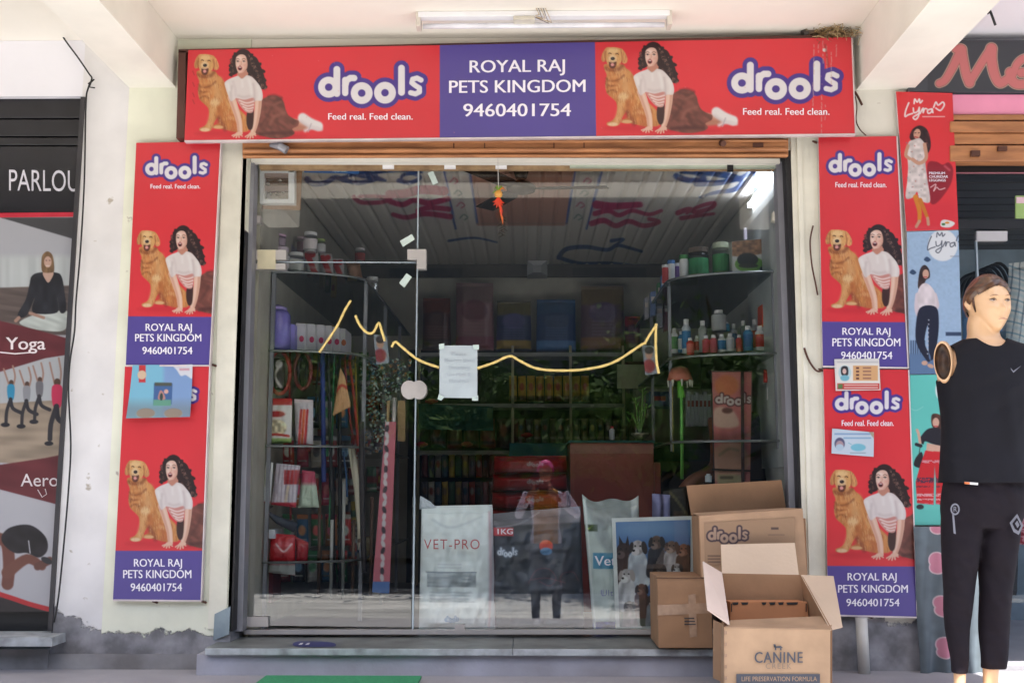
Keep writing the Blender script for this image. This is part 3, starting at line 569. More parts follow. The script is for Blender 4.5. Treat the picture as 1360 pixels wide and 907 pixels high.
    for x, t in ((462, -1), (516, 1)): c.ell(x, 206, 11, 5, (250, 240, 236), 2.4); c.ell(x + 1, 206, 5.5, 5.5, (56, 36, 36), 2.2); c.line([(x - 12, 204), (x, 199), (x + 12, 204)], 2.2, (54, 36, 38), 2); c.line([(x - 13, 187), (x, 181), (x + 14, 187)], 2.6, (104, 70, 64), 2.4, a=.85)
    c.line([(492, 206), (494, 228), (486, 238)], 3.4, (220, 160, 142), 3, a=.7); c.line([(478, 239), (486, 241)], 2.4, (170, 104, 92), 2, a=.7)
    c.line([(436, 150), (430, 200), (432, 250), (446, 300)], 12, HR, 4); c.line([(440, 150), (480, 130), (530, 138), (552, 176), (562, 230), (556, 290)], 11, HR, 4)
    c.line([(586, 330), (600, 350), (620, 380)], 9, (126, 92, 84), 4, a=.6)
    ARM = (240, 196, 174)
    for p, r, r2, off in (([(408, 520), (440, 610), (474, 720), (484, 815)], 34, 21, 12), ([(646, 520), (640, 620), (622, 730), (596, 815)], 33, 20, -12)):
        c.line(p, r, ARM, 3, r2=r2); c.line([(x - off * 1.3, y) for x, y in p], r * .3, SS, 8, r2=5, a=.55); c.line([(x + off * .7, y) for x, y in p], r * .3, (252, 224, 208), 8, r2=5, a=.6)
    for px_, fs in ((470, ((412, 842), (424, 852), (448, 860), (474, 858), (502, 846))), (590, ((530, 852), (546, 864), (572, 868), (598, 862), (622, 842)))):
        c.ell(px_ + 4, 826, 32, 16, ARM, 3)
        for q in fs: c.line([(px_ + (q[0] - px_) * .35, 830), q], 7.5, ARM, 2.4, r2=5.5); c.line([(px_ + (q[0] - px_) * .5 + 5, 840), (q[0] + 6, q[1])], 1.6, SS, 2, a=.7)
    c.poly([(548, 640), (600, 610), (604, 700), (592, 780), (560, 790), (540, 730)], (70, 42, 42), 4)
    WH = (238, 228, 226)
    c.poly([(346, 388), (384, 358), (440, 336), (466, 330), (500, 350), (540, 326), (584, 336), (624, 372), (662, 420), (684, 480), (676, 540), (612, 546), (604, 610), (588, 644), (540, 640), (494, 598), (462, 552), (446, 524), (404, 546), (378, 500), (356, 440)], WH, 3)
    c.poly([(446, 520), (520, 534), (610, 520), (604, 604), (588, 644), (540, 640), (494, 598), (462, 552)], (216, 150, 142), 5)
    for p, r in (([(476, 540), (540, 562), (604, 548)], 6), ([(492, 566), (548, 588), (602, 576)], 6), ([(510, 594), (556, 612), (598, 602)], 5.5), ([(530, 618), (560, 632), (590, 626)], 5)): c.line(p, r, (250, 226, 220), 4)
    for p, r, col in (([(612, 540), (610, 470), (600, 400)], 8, (206, 190, 192)), ([(404, 540), (400, 470), (410, 420)], 8, (208, 194, 194)), ([(470, 500), (520, 512), (590, 495)], 10, (216, 200, 200)), ([(420, 380), (440, 440), (444, 500)], 7, (222, 208, 208)), ([(500, 360), (505, 420)], 8, (250, 244, 242)), ([(560, 360), (580, 430), (586, 490)], 12, (250, 246, 244)), ([(640, 420), (658, 470), (654, 525)], 10, (250, 246, 244)), ([(372, 400), (386, 450)], 10, (250, 246, 244))): c.line(p, r, col, 10, a=.7)
    c.poly([(468, 326), (500, 354), (540, 322), (546, 300), (480, 306)], SS, 3); c.line([(466, 332), (500, 356), (542, 326)], 3, (222, 208, 206), 2)
    c.T = None; c.fs = 1
def logo(c, x0, y0, x1, y1, out=(84, 62, 156), inn=SW):
    c.tf(x0, y0, (x1 - x0) / 564, (y1 - y0) / 240, 668, 190)
    t = np.linspace(0, 2 * np.pi, 30); ring = lambda cx, cy, r: [(cx + r * math.cos(a), cy + r * math.sin(a)) for a in t]
    ST = [(ring(742, 326, 36), 17), ([(783, 236), (783, 358)], 17), ([(825, 290), (825, 355)], 16), ([(825, 318), (832, 292), (850, 280), (870, 280)], 16), (ring(908, 356, 37), 18), (ring(1025, 354, 37), 18), ([(1108, 230), (1108, 352)], 17), ([(1206, 290), (1186, 280), (1164, 286), (1160, 304), (1178, 318), (1198, 330), (1198, 350), (1178, 360), (1154, 354)], 13)]
    for p, r in ST: c.line(p, r + 22, out, .45, False)
    for cx, cy in ((742, 326), (908, 356), (1025, 354)): c.ell(cx, cy, 30, 30, out, .4)
    for p, r in ST: c.line(p, r, inn, .4, False)
    c.T = None
m_frame = M('pale sign edge', (222, 210, 212), .5, .2)
def board(nm, label, quad, Y, paint, parts, th=.02, edge=True, bg=SR, m=None, group=None, cat='sign', res=1.35):
    b = P(*quad[3], Y); r = root(nm, label, cat, (b.x, Y, b.z), group)
    fr = slab(quad, Y + .0015, Y + th).go('board', m_frame, r)
    printed('printed_face', quad, Y, paint, bg, m or m_print, r, res=res)
    if edge:
        (ax, ay), (bx, by), (cx, cy), (dx, dy) = quad
        slab([(dx, dy - .4), (cx, cy - .4), (cx, cy + 1.6), (dx, dy + 1.8)], Y - .004, Y + th + .004).go('frame_rail', m_frame, r)
        slab([(bx - .3, by), (bx + 1.2, by), (cx + 1.2, cy + 1), (cx - .3, cy + 1)], Y - .004, Y + th + .004).go('frame_rail', m_frame, r)
    for p in parts: text(p[0], *p[1:5], Y - .0022, m_wtext, r, *p[5:6], **(p[6] if len(p) > 6 else {}))
    return r
def ptop(c):
    c.poly([(584, 40), (790, 40), (792, 200), (584, 200)], SB, .4, False)
    c.C *= (1 + .035 * (vnoise(c.X, c.Y, 60, 40, 90) - .5))[..., None]
    dogwoman(c, 256.4, 65.7, .2647, .264); dogwoman(c, 797, 56.4, .281, .269)
    logo(c, 417, 80.5, 566, 143.5); logo(c, 965.3, 75, 1118.5, 138)
    for x, y0, y1 in ((1081, 60, 100), (1091, 128, 180), (1098, 62, 92), (1093, 55, 85), (1104, 70, 110), (1096, 140, 158), (1111, 60, 74), (1080, 110, 150), (1087, 60, 70)):
        k = 0
        while y0 < y1: h = 2 + 5 * random.random(); c.line([(x, y0), (x + random.uniform(-.6, .6), y0 + h)], .55, (222, 190, 180), .6, False, a=.75); y0 += h + 1 + 4 * random.random()
    c.ell(1095, 67, 2.4, 2.4, (246, 240, 236), .6); c.line([(1096, 60), (1100, 88)], 1.1, (130, 60, 50), 1.2, a=.5)
    for k in range(30): c.ell(random.uniform(250, 1130), random.uniform(55, 183), .6, .6, (250, 160, 160), .5, a=.6)
    for y in (95, 110, 124, 133): c.line([(283 - 30 + 3, y), (288 - 30, y + 5)], .5, (120, 40, 40), .7, a=.5)
T1 = board('shop_sign', 'wide red and purple pet shop sign across the top of the glass front', [(250, 67), (1131, 50), (1136, 178), (245, 187)], -.15, ptop,
  [('ROYAL RAJ', 624, 750, 80.9, 96.8, .014, dict(slope=-.012)), ('PETS KINGDOM', 596.8, 777.3, 107.6, 123.8, .014, dict(slope=-.008)), ('9460401754', 615.6, 758, 138.4, 155, .014, dict(slope=-.004)),
   ('Feed real. Feed clean.', 436, 548, 150.8, 159.2, .014), ('Feed real. Feed clean.', 987, 1101.6, 144, 152.8, .014)])
slab([(237, 68), (247, 68), (245, 184), (234, 184)], -.13, YW - .005).go('bracket', m_brown, T1); slab([(237, 66), (1128, 46), (1128, 51), (237, 70)], -.13, YW - .005).go('bracket', m_brown, T1)
def vert(x_l, fig, lg, split, extra=None):
    def f(c):
        c.C *= (1 + .03 * (vnoise(c.X, c.Y, 30, 50, int(x_l)) - .5))[..., None]
        dogwoman(c, *fig, xmax=500)
        if lg: logo(c, *lg)
        (xa, ya), (xb, yb), h = split
        c.poly([(xa, ya), (xb, yb), (xb + 6, yb + h), (xa - 6, ya + h)], SB, .4, False)
        if extra: extra(c)
    return f
board('hanging_sign', 'upper of the two red pet food boards on the left column', [(181, 190), (293, 188), (278, 485), (167, 485)], -.09, vert(181, (180.3, 299.7, .25, .2613), (189.5, 203, 278, 241.5), ((160, 420), (300, 421), 80)),
  [('Feed real. Feed clean.', 200, 265.8, 244.8, 250.6, .014), ('ROYAL RAJ', 193.5, 254.7, 430, 439.3, .014), ('PETS KINGDOM', 179.6, 267.2, 443.6, 453.3, .014), ('9460401754', 189.2, 255.4, 460.8, 470.2, .014)], group='pet shop boards on the columns')
board('hanging_sign', 'lower red pet food board on the left column, its logo under a blue flyer', [(166, 486.5), (278, 486.5), (266.5, 797), (150, 796)], -.088, vert(150, (164.2, 604, .2626, .277), (176, 504, 264, 542), ((140, 731), (280, 731), 80)),
  [('ROYAL RAJ', 178, 241.6, 742, 752, .014), ('PETS KINGDOM', 163.7, 254, 756.7, 767.3, .014), ('9460401754', 173.6, 241.6, 774.4, 784.6, .014)], group='pet shop boards on the columns')
board('hanging_sign', 'upper of the two red pet food boards on the right column', [(1087, 183), (1191, 181), (1206, 488), (1093, 486)], -.09, vert(1087, (1094.7, 298.5, .286, .267), (1097, 198.6, 1188, 238.2), ((1080, 427), (1215, 428), 70)),
  [('Feed real. Feed clean.', 1109.6, 1177.4, 242.2, 249, .014), ('ROYAL RAJ', 1118.9, 1182.4, 435.4, 444.6, .014), ('PETS KINGDOM', 1105.6, 1195.6, 449.3, 459.8, .014), ('9460401754', 1117.2, 1185, 467, 476.8, .014)], group='pet shop boards on the columns')
def rl_extra(c): pass
board('hanging_sign', 'lower of the two red pet food boards on the right column, with two small notices', [(1093.5, 490), (1206.5, 491), (1218, 819), (1100, 816)], -.088, vert(1099, (1100.5, 616.5, .294, .2825), (1105.3, 514.5, 1198, 553.5), ((1090, 751), (1225, 752), 80)),
  [('Feed real. Feed clean.', 1118, 1187, 558, 565.4, .014), ('ROYAL RAJ', 1125.8, 1190.7, 760.6, 770.4, .014), ('PETS KINGDOM', 1113.2, 1205.6, 776.4, 786.6, .014), ('9460401754', 1124.2, 1194.5, 794.8, 804.6, .014)], group='pet shop boards on the columns')
# ---- three fashion boards on the edge of the right column
def script(c, pts, r, col, a=1): 
    for p in pts: c.line(p, r, col, .45, a=a)
LYRA = [[(1207, 137), (1203, 147), (1202, 155), (1206, 153), (1212, 151)], [(1213, 144), (1214, 150), (1219, 148), (1221, 143)], [(1221, 144), (1220, 154), (1216, 159), (1213, 156), (1221, 151)], [(1222, 151), (1226, 144), (1226, 150), (1228, 145), (1231, 145)], [(1237, 145), (1232, 147), (1233, 151), (1237, 149), (1238, 145), (1239, 150)], [(1240, 143), (1243, 136), (1246, 140), (1252, 136), (1254, 140), (1249, 147), (1243, 144)], [(1214, 138), (1215, 132), (1218, 136), (1221, 132), (1222, 137), (1225, 134)]]
def lyra_red(c):
    SKN = (214, 160, 132)
    c.ell(1222, 303, 40, 3, (250, 110, 120), 2, a=.5); c.rect(1190, 268, 1280, 310, (226, 48, 62), 6, a=.6)
    c.poly([(1232, 218), (1243, 215), (1252, 219), (1260, 216), (1266, 226), (1262, 246), (1246, 268), (1236, 270), (1232, 250)], (158, 24, 40), .8); c.line([(1255, 221), (1261, 226)], 1.4, (214, 90, 100), 1.4)
    c.poly([(1212, 172), (1221, 167), (1230, 171), (1235, 182), (1236, 196), (1231, 205), (1226, 198), (1222, 184), (1214, 188), (1208, 183)], (58, 32, 34), .7, tex=(.5, 2.5, 4, 30, -20))
    c.poly([(1213, 186), (1222, 184), (1230, 196), (1229, 216), (1232, 240), (1235, 268), (1222, 266), (1218, 255), (1213, 262), (1203, 263), (1205, 240), (1206, 220), (1204, 200), (1207, 189)], (226, 214, 212), .6, tex=(.12, 4, 4, 31, 0))
    for k in range(26): c.ell(1204 + (k * 7.3) % 28, 190 + (k * 11.7) % 74, .9, .9, ((150, 150, 160), (206, 120, 110))[k % 2], .5, a=.7)
    c.line([(1228, 192), (1230, 210), (1221, 217), (1212, 212)], 2.4, SKN, .5); c.line([(1206, 194), (1203, 206), (1208, 211)], 2.2, SKN, .5)
    c.ell(1218, 178, 4.6, 6.6, (222, 168, 144), .5, 12); c.line([(1215, 182), (1219, 183)], .7, (190, 50, 60)); c.line([(1215, 177), (1216.6, 176.6)], .5, (60, 40, 40)); c.line([(1219.5, 177), (1221, 176.6)], .5, (60, 40, 40))
    c.line([(1216, 262), (1221, 280), (1221, 294)], 3.4, (226, 140, 40), .6, r2=2.4); c.line([(1222, 266), (1228, 280), (1232, 290)], 3, (214, 126, 36), .6, r2=2); c.line([(1221, 294), (1217, 301)], 2, SKN, .5); c.line([(1232, 290), (1233, 298)], 2, SKN, .5)
    script(c, LYRA, 1.0, (255, 244, 244)); c.rect(1225, 154.5, 1255, 156, (250, 190, 190), .5)
    script(c, [[(1236, 249), (1243, 245), (1240, 254), (1244, 249), (1248, 252), (1255, 250)]], .6, (250, 220, 220))
    c.poly([(1250, 294), (1256, 292), (1268, 296), (1262, 302), (1250, 301)], (240, 236, 236), .5); c.ell(1253, 298, 2.6, 1.6, (60, 120, 60), .4); c.ell(1258, 296, 3, 1.4, (230, 150, 40), .4)
board('fashion_board', 'red leggings board with a curly haired woman in a white dress', [(1190, 122), (1265, 124), (1273, 305), (1204, 307)], -.085, lyra_red,
  [('PREMIUM', 1234, 1255, 228.6, 231.8, .03), ('CHURIDAR', 1234, 1259, 233.2, 236.4, .03), ('LEGGINGS', 1234, 1256, 238, 241.2, .03)], edge=False, bg=(240, 58, 64), group='fashion boards on the right column')
def lyra_blue(c):
    c.C[:] = np.array((172, 200, 232)) / 255 * (1 + .05 * (vnoise(c.X, c.Y, 3, 3, 40) - .5))[..., None]
    c.ell(1252, 326, 20, 21, (240, 244, 250), .8)
    c.tf(1233 - 1203, 320 - 143 - 0, 1, 1, 0, 0); script(c, [[(a, b) for a, b in p] for p in LYRA], .7, (90, 96, 112)); c.T = None
    c.rect(1262, 340, 1274, 341, (120, 120, 130), .5, a=.6)
    for x, y in ((1212, 362), (1231, 345)): c.poly([(x - 4, y), (x, y - 4), (x + 5, y), (x + 1, y + 3)], (60, 84, 120), .5)
    for k in range(7): c.rect(1209 + k * 3, 452, 1211 + k * 3, 480, (48, 72, 112), .5, a=.8)
    c.rect(1256, 441, 1280, 446, (60, 76, 108), .6); c.rect(1205, 470, 1282, 500, (104, 134, 176), 2)
    SKN = (222, 178, 156)
    c.poly([(1222, 358), (1228, 352), (1234, 358), (1235, 368), (1230, 372), (1226, 380), (1221, 384), (1219, 378)], (60, 42, 42), .5, tex=(.3, 3, 5, 41, 0)); c.ell(1229.5, 364, 4.2, 6, SKN, .5); c.line([(1227, 368), (1231, 368)], .6, (190, 70, 80))
    c.line([(1219, 392), (1218, 410), (1223, 426)], 3.4, (232, 216, 224), .6); c.line([(1241, 392), (1244, 406), (1240, 410)], 3.4, (228, 212, 220), .6)
    c.poly([(1221, 382), (1228, 376), (1236, 380), (1242, 390), (1243, 408), (1232, 410), (1222, 410), (1218, 396)], (238, 226, 232), .6, tex=(.08, 5, 8, 42, 0)); c.line([(1222, 424), (1223, 430)], 1.8, SKN)
    c.poly([(1222, 409), (1243, 408), (1247, 430), (1244, 460), (1240, 476), (1234, 476), (1233, 450), (1232, 432), (1228, 455), (1236, 474), (1232, 480), (1218, 458), (1216, 436)], (36, 40, 62), .6)
    for k in range(9): c.ell(1233.5 - .2 * k, 425 + 5.6 * k, .9, .9, (210, 210, 220), .5)
    c.ell(1228, 482, 4, 3, SKN, .5); c.ell(1236, 486, 4.5, 2.6, SKN, .5, 20)
board('fashion_board', 'pale blue leggings board with a woman in white shirt and dark trousers', [(1204.5, 308), (1273, 306), (1278, 496), (1208, 497)], -.083, lyra_blue, [], edge=False, bg=(172, 200, 232), group='fashion boards on the right column')
def lyra_teal(c):
    c.C[:] = np.array((112, 216, 206)) / 255 * (1 + .04 * (vnoise(c.X, c.Y, 40, 60, 44) - .5))[..., None]
    c.ell(1258, 518, 16, 18, (238, 248, 248), .8); SKN = (228, 184, 164)
    c.poly([(1237, 552), (1243, 549), (1250, 553), (1253, 566), (1255, 580), (1250, 584), (1246, 572), (1238, 566)], (84, 54, 46), .6, tex=(.3, 3, 8, 45, 0)); c.ell(1243, 561, 4.4, 6.4, SKN, .5); c.line([(1241, 566), (1245, 566)], .7, (200, 60, 70))
    c.poly([(1229, 572), (1238, 568), (1250, 570), (1255, 578), (1251, 592), (1240, 590), (1229, 586), (1226, 590), (1221, 584)], (40, 38, 50), .6); c.poly([(1231, 588), (1250, 592), (1250, 600), (1230, 600)], SKN, .6, False)
    c.line([(1222, 588), (1220, 576), (1218, 571)], 1.8, SKN, .5); c.line([(1217, 590), (1223, 592)], 2.2, (40, 38, 50), .5)
    c.poly([(1216, 608), (1224, 600), (1226, 612), (1224, 621), (1214, 618)], (38, 38, 46), .6); c.line([(1220, 606), (1222, 594)], .5, (60, 50, 50))
    for q in ([(1229, 598), (1243, 600), (1241, 625), (1240, 670), (1218, 668), (1216, 640), (1222, 618)], [(1240, 599), (1256, 600), (1262, 640), (1262, 672), (1243, 669), (1243, 640)]):
        c.poly(q, (220, 44, 54), .6, False)
    sel = ((c.C[..., 0] > .75) & (c.C[..., 1] < .3)); 
    for a, b, col in ((611, 615, (230, 150, 160)), (634, 641, (88, 52, 80)), (655, 659, (236, 170, 176)), (662, 664, (236, 170, 176)), (645, 647, (130, 40, 60)), (668, 672, (240, 120, 140))):
        s2 = sel & (c.Y > a) & (c.Y < b) & (vnoise(c.X, c.Y, 1.5, 1.2, 46) > .35); c.C[s2] = np.array(col) / 255
    c.ell(1222, 673, 5, 3.4, (44, 40, 50), .6); c.line([(1206, 540), (1216, 545), (1226, 540)], .5, (150, 226, 220), .6)
    c.rect(1205, 676, 1290, 700, (104, 204, 196), 2, a=.6)
board('fashion_board', 'teal board with a woman in red patterned trousers, lowest of the leggings boards', [(1208.5, 498), (1278, 497), (1284, 697), (1213, 697)], -.081, lyra_teal, [], edge=False, bg=(112, 216, 206), group='fashion boards on the right column')
def greycloth(c):
    c.C[:] = np.array((112, 124, 132)) / 255 * (1 + .16 * (vnoise(c.X, c.Y, 5, 60, 47, 4) - .5) + .1 * (vnoise(c.X, c.Y, 10, 8, 48) - .5))[..., None]
    for x, y, r in ((1245, 696, 13), (1247, 748, 15), (1253, 805, 14), (1256, 860, 15)):
        for s, col, g in ((1, (246, 222, 226), 1.4), (1, (228, 150, 172), 0)):
            c.ell(x - 3, y - 5, r * .62 + g, r * .62 + g, col, .6); c.ell(x - 1, y + 5, r * .66 + g, r * .55 + g, col, .6); c.ell(x + 9, y, r * .8 + g, r * .75 + g, col, .6)
printed('hanging_cloth', [(1213, 699), (1300, 699), (1312, 903), (1222, 905)], -.1, greycloth, (112, 124, 132), m_fabric, None, disp=lambda u, v: .012 * np.sin(u * 19) * (.4 + v) + .01 * np.sin(v * 9 + u * 5), label='grey blue hanging sheet with pink petals behind the mannequin legs', cat='cloth')
# small papers on the boards
def flyer(c):
    c.C[:] = np.array((136, 206, 236)) / 255; c.rect(217, 480, 270, 560, (140, 176, 228), 3); c.rect(160, 535, 270, 560, (134, 150, 160), 8, a=.7)
    c.poly([(230, 484), (256, 484), (256, 502), (250, 500), (246, 498), (240, 499), (235, 492)], (238, 240, 250), .8); c.rect(238, 489, 252, 492, (220, 130, 150), .6, a=.6)
    c.rect(185, 485, 194, 508, (216, 52, 60), .4, a=1); c.ell(189, 498, 6, 6, (236, 206, 176), .5); c.rect(205, 509, 229, 537, (70, 110, 170), .5); c.rect(206, 508, 228, 512.5, (84, 90, 80), .5); c.rect(205, 531, 228, 539, (110, 176, 150), .8)
    c.poly([(211, 530), (213, 519), (217, 521), (220, 530)], (210, 150, 140), .6); c.ell(221, 520, 3, 3, (240, 190, 180), .6); c.ell(215, 527, 2, 5, (40, 70, 70), .6)
    for x in (196, 232): c.ell(x, 549, 12, 6.5, (150, 134, 120), .8); c.ell(x, 550, 13, 7, (210, 200, 180), .8, a=.25)
printed('flyer', [(176, 485), (256, 484), (255, 554), (170, 556)], -.094, flyer, (136, 206, 236), m_paper, None, disp=lambda u, v: .028 * v ** 2 + .005 * np.sin(u * 7), label='pale blue flyer with curled bottom edge pasted over the left lower board', cat='flyer')
def notice1(c):
    c.rect(1111, 483, 1170, 512, (250, 246, 240), .5); c.rect(1133, 485.5, 1166, 505.5, (238, 186, 130), .5)
    for k in range(4): c.rect(1137, 487.5 + k * 4.6, 1141, 490 + k * 4.6, (110, 60, 60), .4); c.rect(1146, 487.5 + k * 4.6, 1157, 489.6 + k * 4.6, (170, 120, 100), .4)
    c.ell(1122, 495, 8.5, 10, (206, 234, 240), .6); c.poly([(1118, 498), (1117, 489), (1121, 486), (1126, 488), (1126, 498)], (44, 40, 50), .5); c.ell(1121.5, 493, 2.6, 3.6, (236, 200, 190), .4); c.ell(1122, 502, 6, 4, (130, 200, 220), .6)
    c.rect(1112, 509, 1168, 517, (214, 66, 60), .5); c.rect(1121, 510.5, 1166, 512, (248, 214, 206), .4); c.rect(1121, 514, 1166, 515.4, (248, 214, 206), .4); c.rect(1113, 510, 1119, 516, (100, 140, 80), .5); c.rect(1112, 480, 1166, 481.6, (190, 190, 196), .5, a=.6)
printed('notice', [(1108, 477), (1167.5, 476), (1169.5, 518), (1110, 519)], -.096, notice1, (240, 238, 236), m_paper, None, res=1.8, label='small notice with a masked figure and orange table above the lower right logo', cat='notice')
def notice2(c):
    c.rect(1108, 575, 1156, 577.4, (120, 160, 210), .6, a=.7); c.rect(1120, 580.5, 1157, 582.6, (120, 170, 214), .6, a=.7); c.ell(1115, 589, 7, 8, (92, 92, 130), .7); c.ell(1115, 591, 5.4, 6, (190, 160, 170), .6); c.ell(1115, 594, 5.4, 4.4, (196, 220, 240), .6)
    c.ell(1140, 594, 10, 5, (130, 206, 230), .8); c.line([(1131, 590), (1127, 588)], .5, (140, 200, 220)); c.rect(1129, 600.5, 1150, 602, (150, 170, 190), .5, a=.7); c.poly([(1152, 571), (1161, 575), (1160, 582)], (190, 172, 150), .6, False)
printed('notice', [(1105, 569), (1160.5, 574), (1160, 606.5), (1104, 602)], -.096, notice2, (214, 230, 246), m_paper, None, res=1.8, disp=lambda u, v: .004 * np.sin(u * 6 + 1), label='small pale blue mask notice pasted under the feed clean line', cat='notice')
# ================================================================== BODIES
def head_mesh(ctr, yaw, sc=1.0, nu=72, nv=60, part='head', seed=0):   # face looks along -Y before the turn
    V = []; th = np.linspace(0, math.pi, nv); ph = np.linspace(0, 2 * math.pi, nu, endpoint=False)
    T, Ph = np.meshgrid(th, ph, indexing='ij'); x = np.sin(T) * np.sin(Ph); y = -np.sin(T) * np.cos(Ph); z = np.cos(T)
    X = .076 * x; Y = .098 * y; Z = .122 * z
    low = np.clip(-z, 0, 1); front = np.clip(-y, 0, 1)
    X *= 1 - .36 * low ** 1.6; Y = np.where(y > 0, Y * (1 - .5 * low ** 1.2), Y * (1 - .1 * low ** 2))
    X *= 1 + .05 * np.exp(-((z - .35) / .3) ** 2); Y = Y - .008 * front * np.exp(-((z + .85) / .25) ** 2)
    Y = np.where(y < 0, np.maximum(Y, -.089 - .012 * (z < -.1)), Y)
    g = lambda cx, cz, sx_, sz: np.exp(-((X - cx) / sx_) ** 2 - ((Z - cz) / sz) ** 2) * (y < 0)
    Y -= .015 * g(0, -.026, .009, .013) + .013 * g(0, -.008, .007, .022) + .006 * (g(.011, -.034, .007, .007) + g(-.011, -.034, .007, .007))
    Y -= .006 * (g(.028, .03, .02, .007) + g(-.028, .03, .02, .007)); Y += .011 * (g(.031, .013, .015, .010) + g(-.031, .013, .015, .010))
    Y -= .007 * g(0, -.060, .018, .006) + .007 * g(0, -.071, .015, .006); Y += .004 * g(0, -.0655, .02, .0025)
    Y -= .009 * g(0, -.098, .018, .014); Y -= .005 * (g(.042, -.02, .02, .02) + g(-.042, -.02, .02, .014))
    if part == 'hair':
        az = np.abs(np.arctan2(x, -y)); line = np.where(az < 1.1, .42 + .16 * np.cos(az * 2.2), np.where(az < 1.9, -.05 + .5 * (1.9 - az) / .8 - .1, -.42))
        k = np.clip((z - line) / .16, 0, 1); wave = .5 + .5 * np.sin(Ph * 9 + np.sin(T * 6) * 2 + T * 8 + seed)
        up = 1 + k * (.10 + .05 * wave) + .05 * k * np.clip(z, 0, 1); X = X * up; Y = Y * up; Z = Z * (1 + k * .09 + .02 * k * wave)
        keep = k > .02
    pts = np.stack([X, Y, Z], -1) * sc; c, s = math.cos(yaw), math.sin(yaw)
    R = np.array([[c, -s, 0], [s, c, 0], [0, 0, 1]]); pts = pts @ R.T + np.array(ctr)
    f = []
    for i in range(nv - 1):
        for j in range(nu):
            q = (i * nu + j, (i + 1) * nu + j, (i + 1) * nu + (j + 1) % nu, i * nu + (j + 1) % nu)
            if part == 'hair' and not all(keep.reshape(-1)[list(q)]): continue
            f.append(q)
    return pts.reshape(-1, 3), f
def loft(rings, n=40, e=2.0, wr=0, seed=0):       # rings: (x, y, z, rx, ry)
    mb = MB(); V = []
    for i, (cx, cy, cz, rx, ry) in enumerate(rings):
        for j in range(n):
            a = 2 * math.pi * j / n; ca, sa = math.cos(a), math.sin(a)
            k = 1 + wr * math.sin(3 * a + i * 1.7 + seed) * math.sin(i * 1.3 + seed)
            V.append((cx + rx * k * math.copysign(abs(ca) ** (2 / e), ca), cy + ry * k * math.copysign(abs(sa) ** (2 / e), sa), cz))
    f = [(i * n + j, i * n + (j + 1) % n, (i + 1) * n + (j + 1) % n, (i + 1) * n + j) for i in range(len(rings) - 1) for j in range(n)]
    f += [tuple(range(n)), tuple((len(rings) - 1) * n + j for j in range(n - 1, -1, -1))]
    return mb.add(V, f)
def dense(rings, k=5):
    return [tuple(r) for r in smoothp(rings, False, k)]
def remesh(mbs, voxel, smooth=3, noise=None):
    me = bpy.data.meshes.new('tmp'); V = []; Fc = []
    for mb in mbs:
        v, f = (mb.v, mb.f) if isinstance(mb, MB) else mb; k = len(V); V += [tuple(map(float, p)) for p in v]; Fc += [tuple(i + k for i in q) for q in f]
    me.from_pydata(V, [], Fc); bm = bmesh.new(); bm.from_mesh(me); bmesh.ops.recalc_face_normals(bm, faces=bm.faces); bm.to_mesh(me); bm.free()
    o = bpy.data.objects.new('tmp', me); COL.objects.link(o)
    r = o.modifiers.new('r', 'REMESH'); r.mode = 'VOXEL'; r.voxel_size = voxel
    if smooth: s_ = o.modifiers.new('s', 'SMOOTH'); s_.iterations = smooth; s_.factor = .5
    bpy.context.view_layer.update(); m2 = bpy.data.meshes.new_from_object(o.evaluated_get(bpy.context.evaluated_depsgraph_get()))
    v = np.empty(len(m2.vertices) * 3); m2.vertices.foreach_get('co', v); f = [tuple(p.vertices) for p in m2.polygons]
    bpy.data.objects.remove(o); bpy.data.meshes.remove(m2); bpy.data.meshes.remove(me); return v.reshape(-1, 3), f
YM = -1.0; pm = pxs(YM)
def mr(py, xl, xr, ry, dy=0): a = P((xl + xr) / 2, py, YM); return (a.x, a.y + dy, a.z, (xr - xl) / 2 * pm, ry)
b0 = P(1300, 938, YM); mq = root('mannequin', 'armless male mannequin in black sleeveless top and dark track pants at the right', 'mannequin', (b0.x, YM, ZF))
torso = dense([mr(640, 1254, 1360, .105), mr(600, 1256, 1357, .10), mr(560, 1256, 1360, .105), mr(520, 1251, 1369, .115), mr(495, 1247, 1374, .115), mr(477, 1249, 1373, .10), mr(466, 1259, 1364, .085), mr(458, 1272, 1345, .07), mr(452, 1283, 1331, .058), mr(444, 1286, 1326, .055), mr(430, 1286, 1324, .056), mr(412, 1290, 1322, .05)])
hc = P(1311, 408, YM); hc.y -= .012
ft = lambda xl, xr, py: [mr(py - 20, xl, xr, .03), mr(py + 10, xl + 1, xr - 1, .028), mr(py + 30, xl, xr, .034), ((P((xl + xr) / 2, 900, YM).x), YM - .03, ZF + .06, .036, .07), (P((xl + xr) / 2, 900, YM).x, YM - .06, ZF + .025, .042, .11), (P((xl + xr) / 2, 900, YM).x, YM - .06, ZF + .002, .042, .115)]
hv, hf = head_mesh(hc, math.radians(9))
cy_, sy_ = math.cos(math.radians(9)), math.sin(math.radians(9))
def hp(x, y, z): return Vector((hc.x + x * cy_ - y * sy_, hc.y + x * sy_ + y * cy_, hc.z + z))
ears = [MB().tube([hp(s * .066, .012, -.018), hp(s * .077, .014, -.008), hp(s * .082, .022, .012), hp(s * .078, .022, .028)], [.006, .009, .012, .007], 10) for s in (-1, 1)]
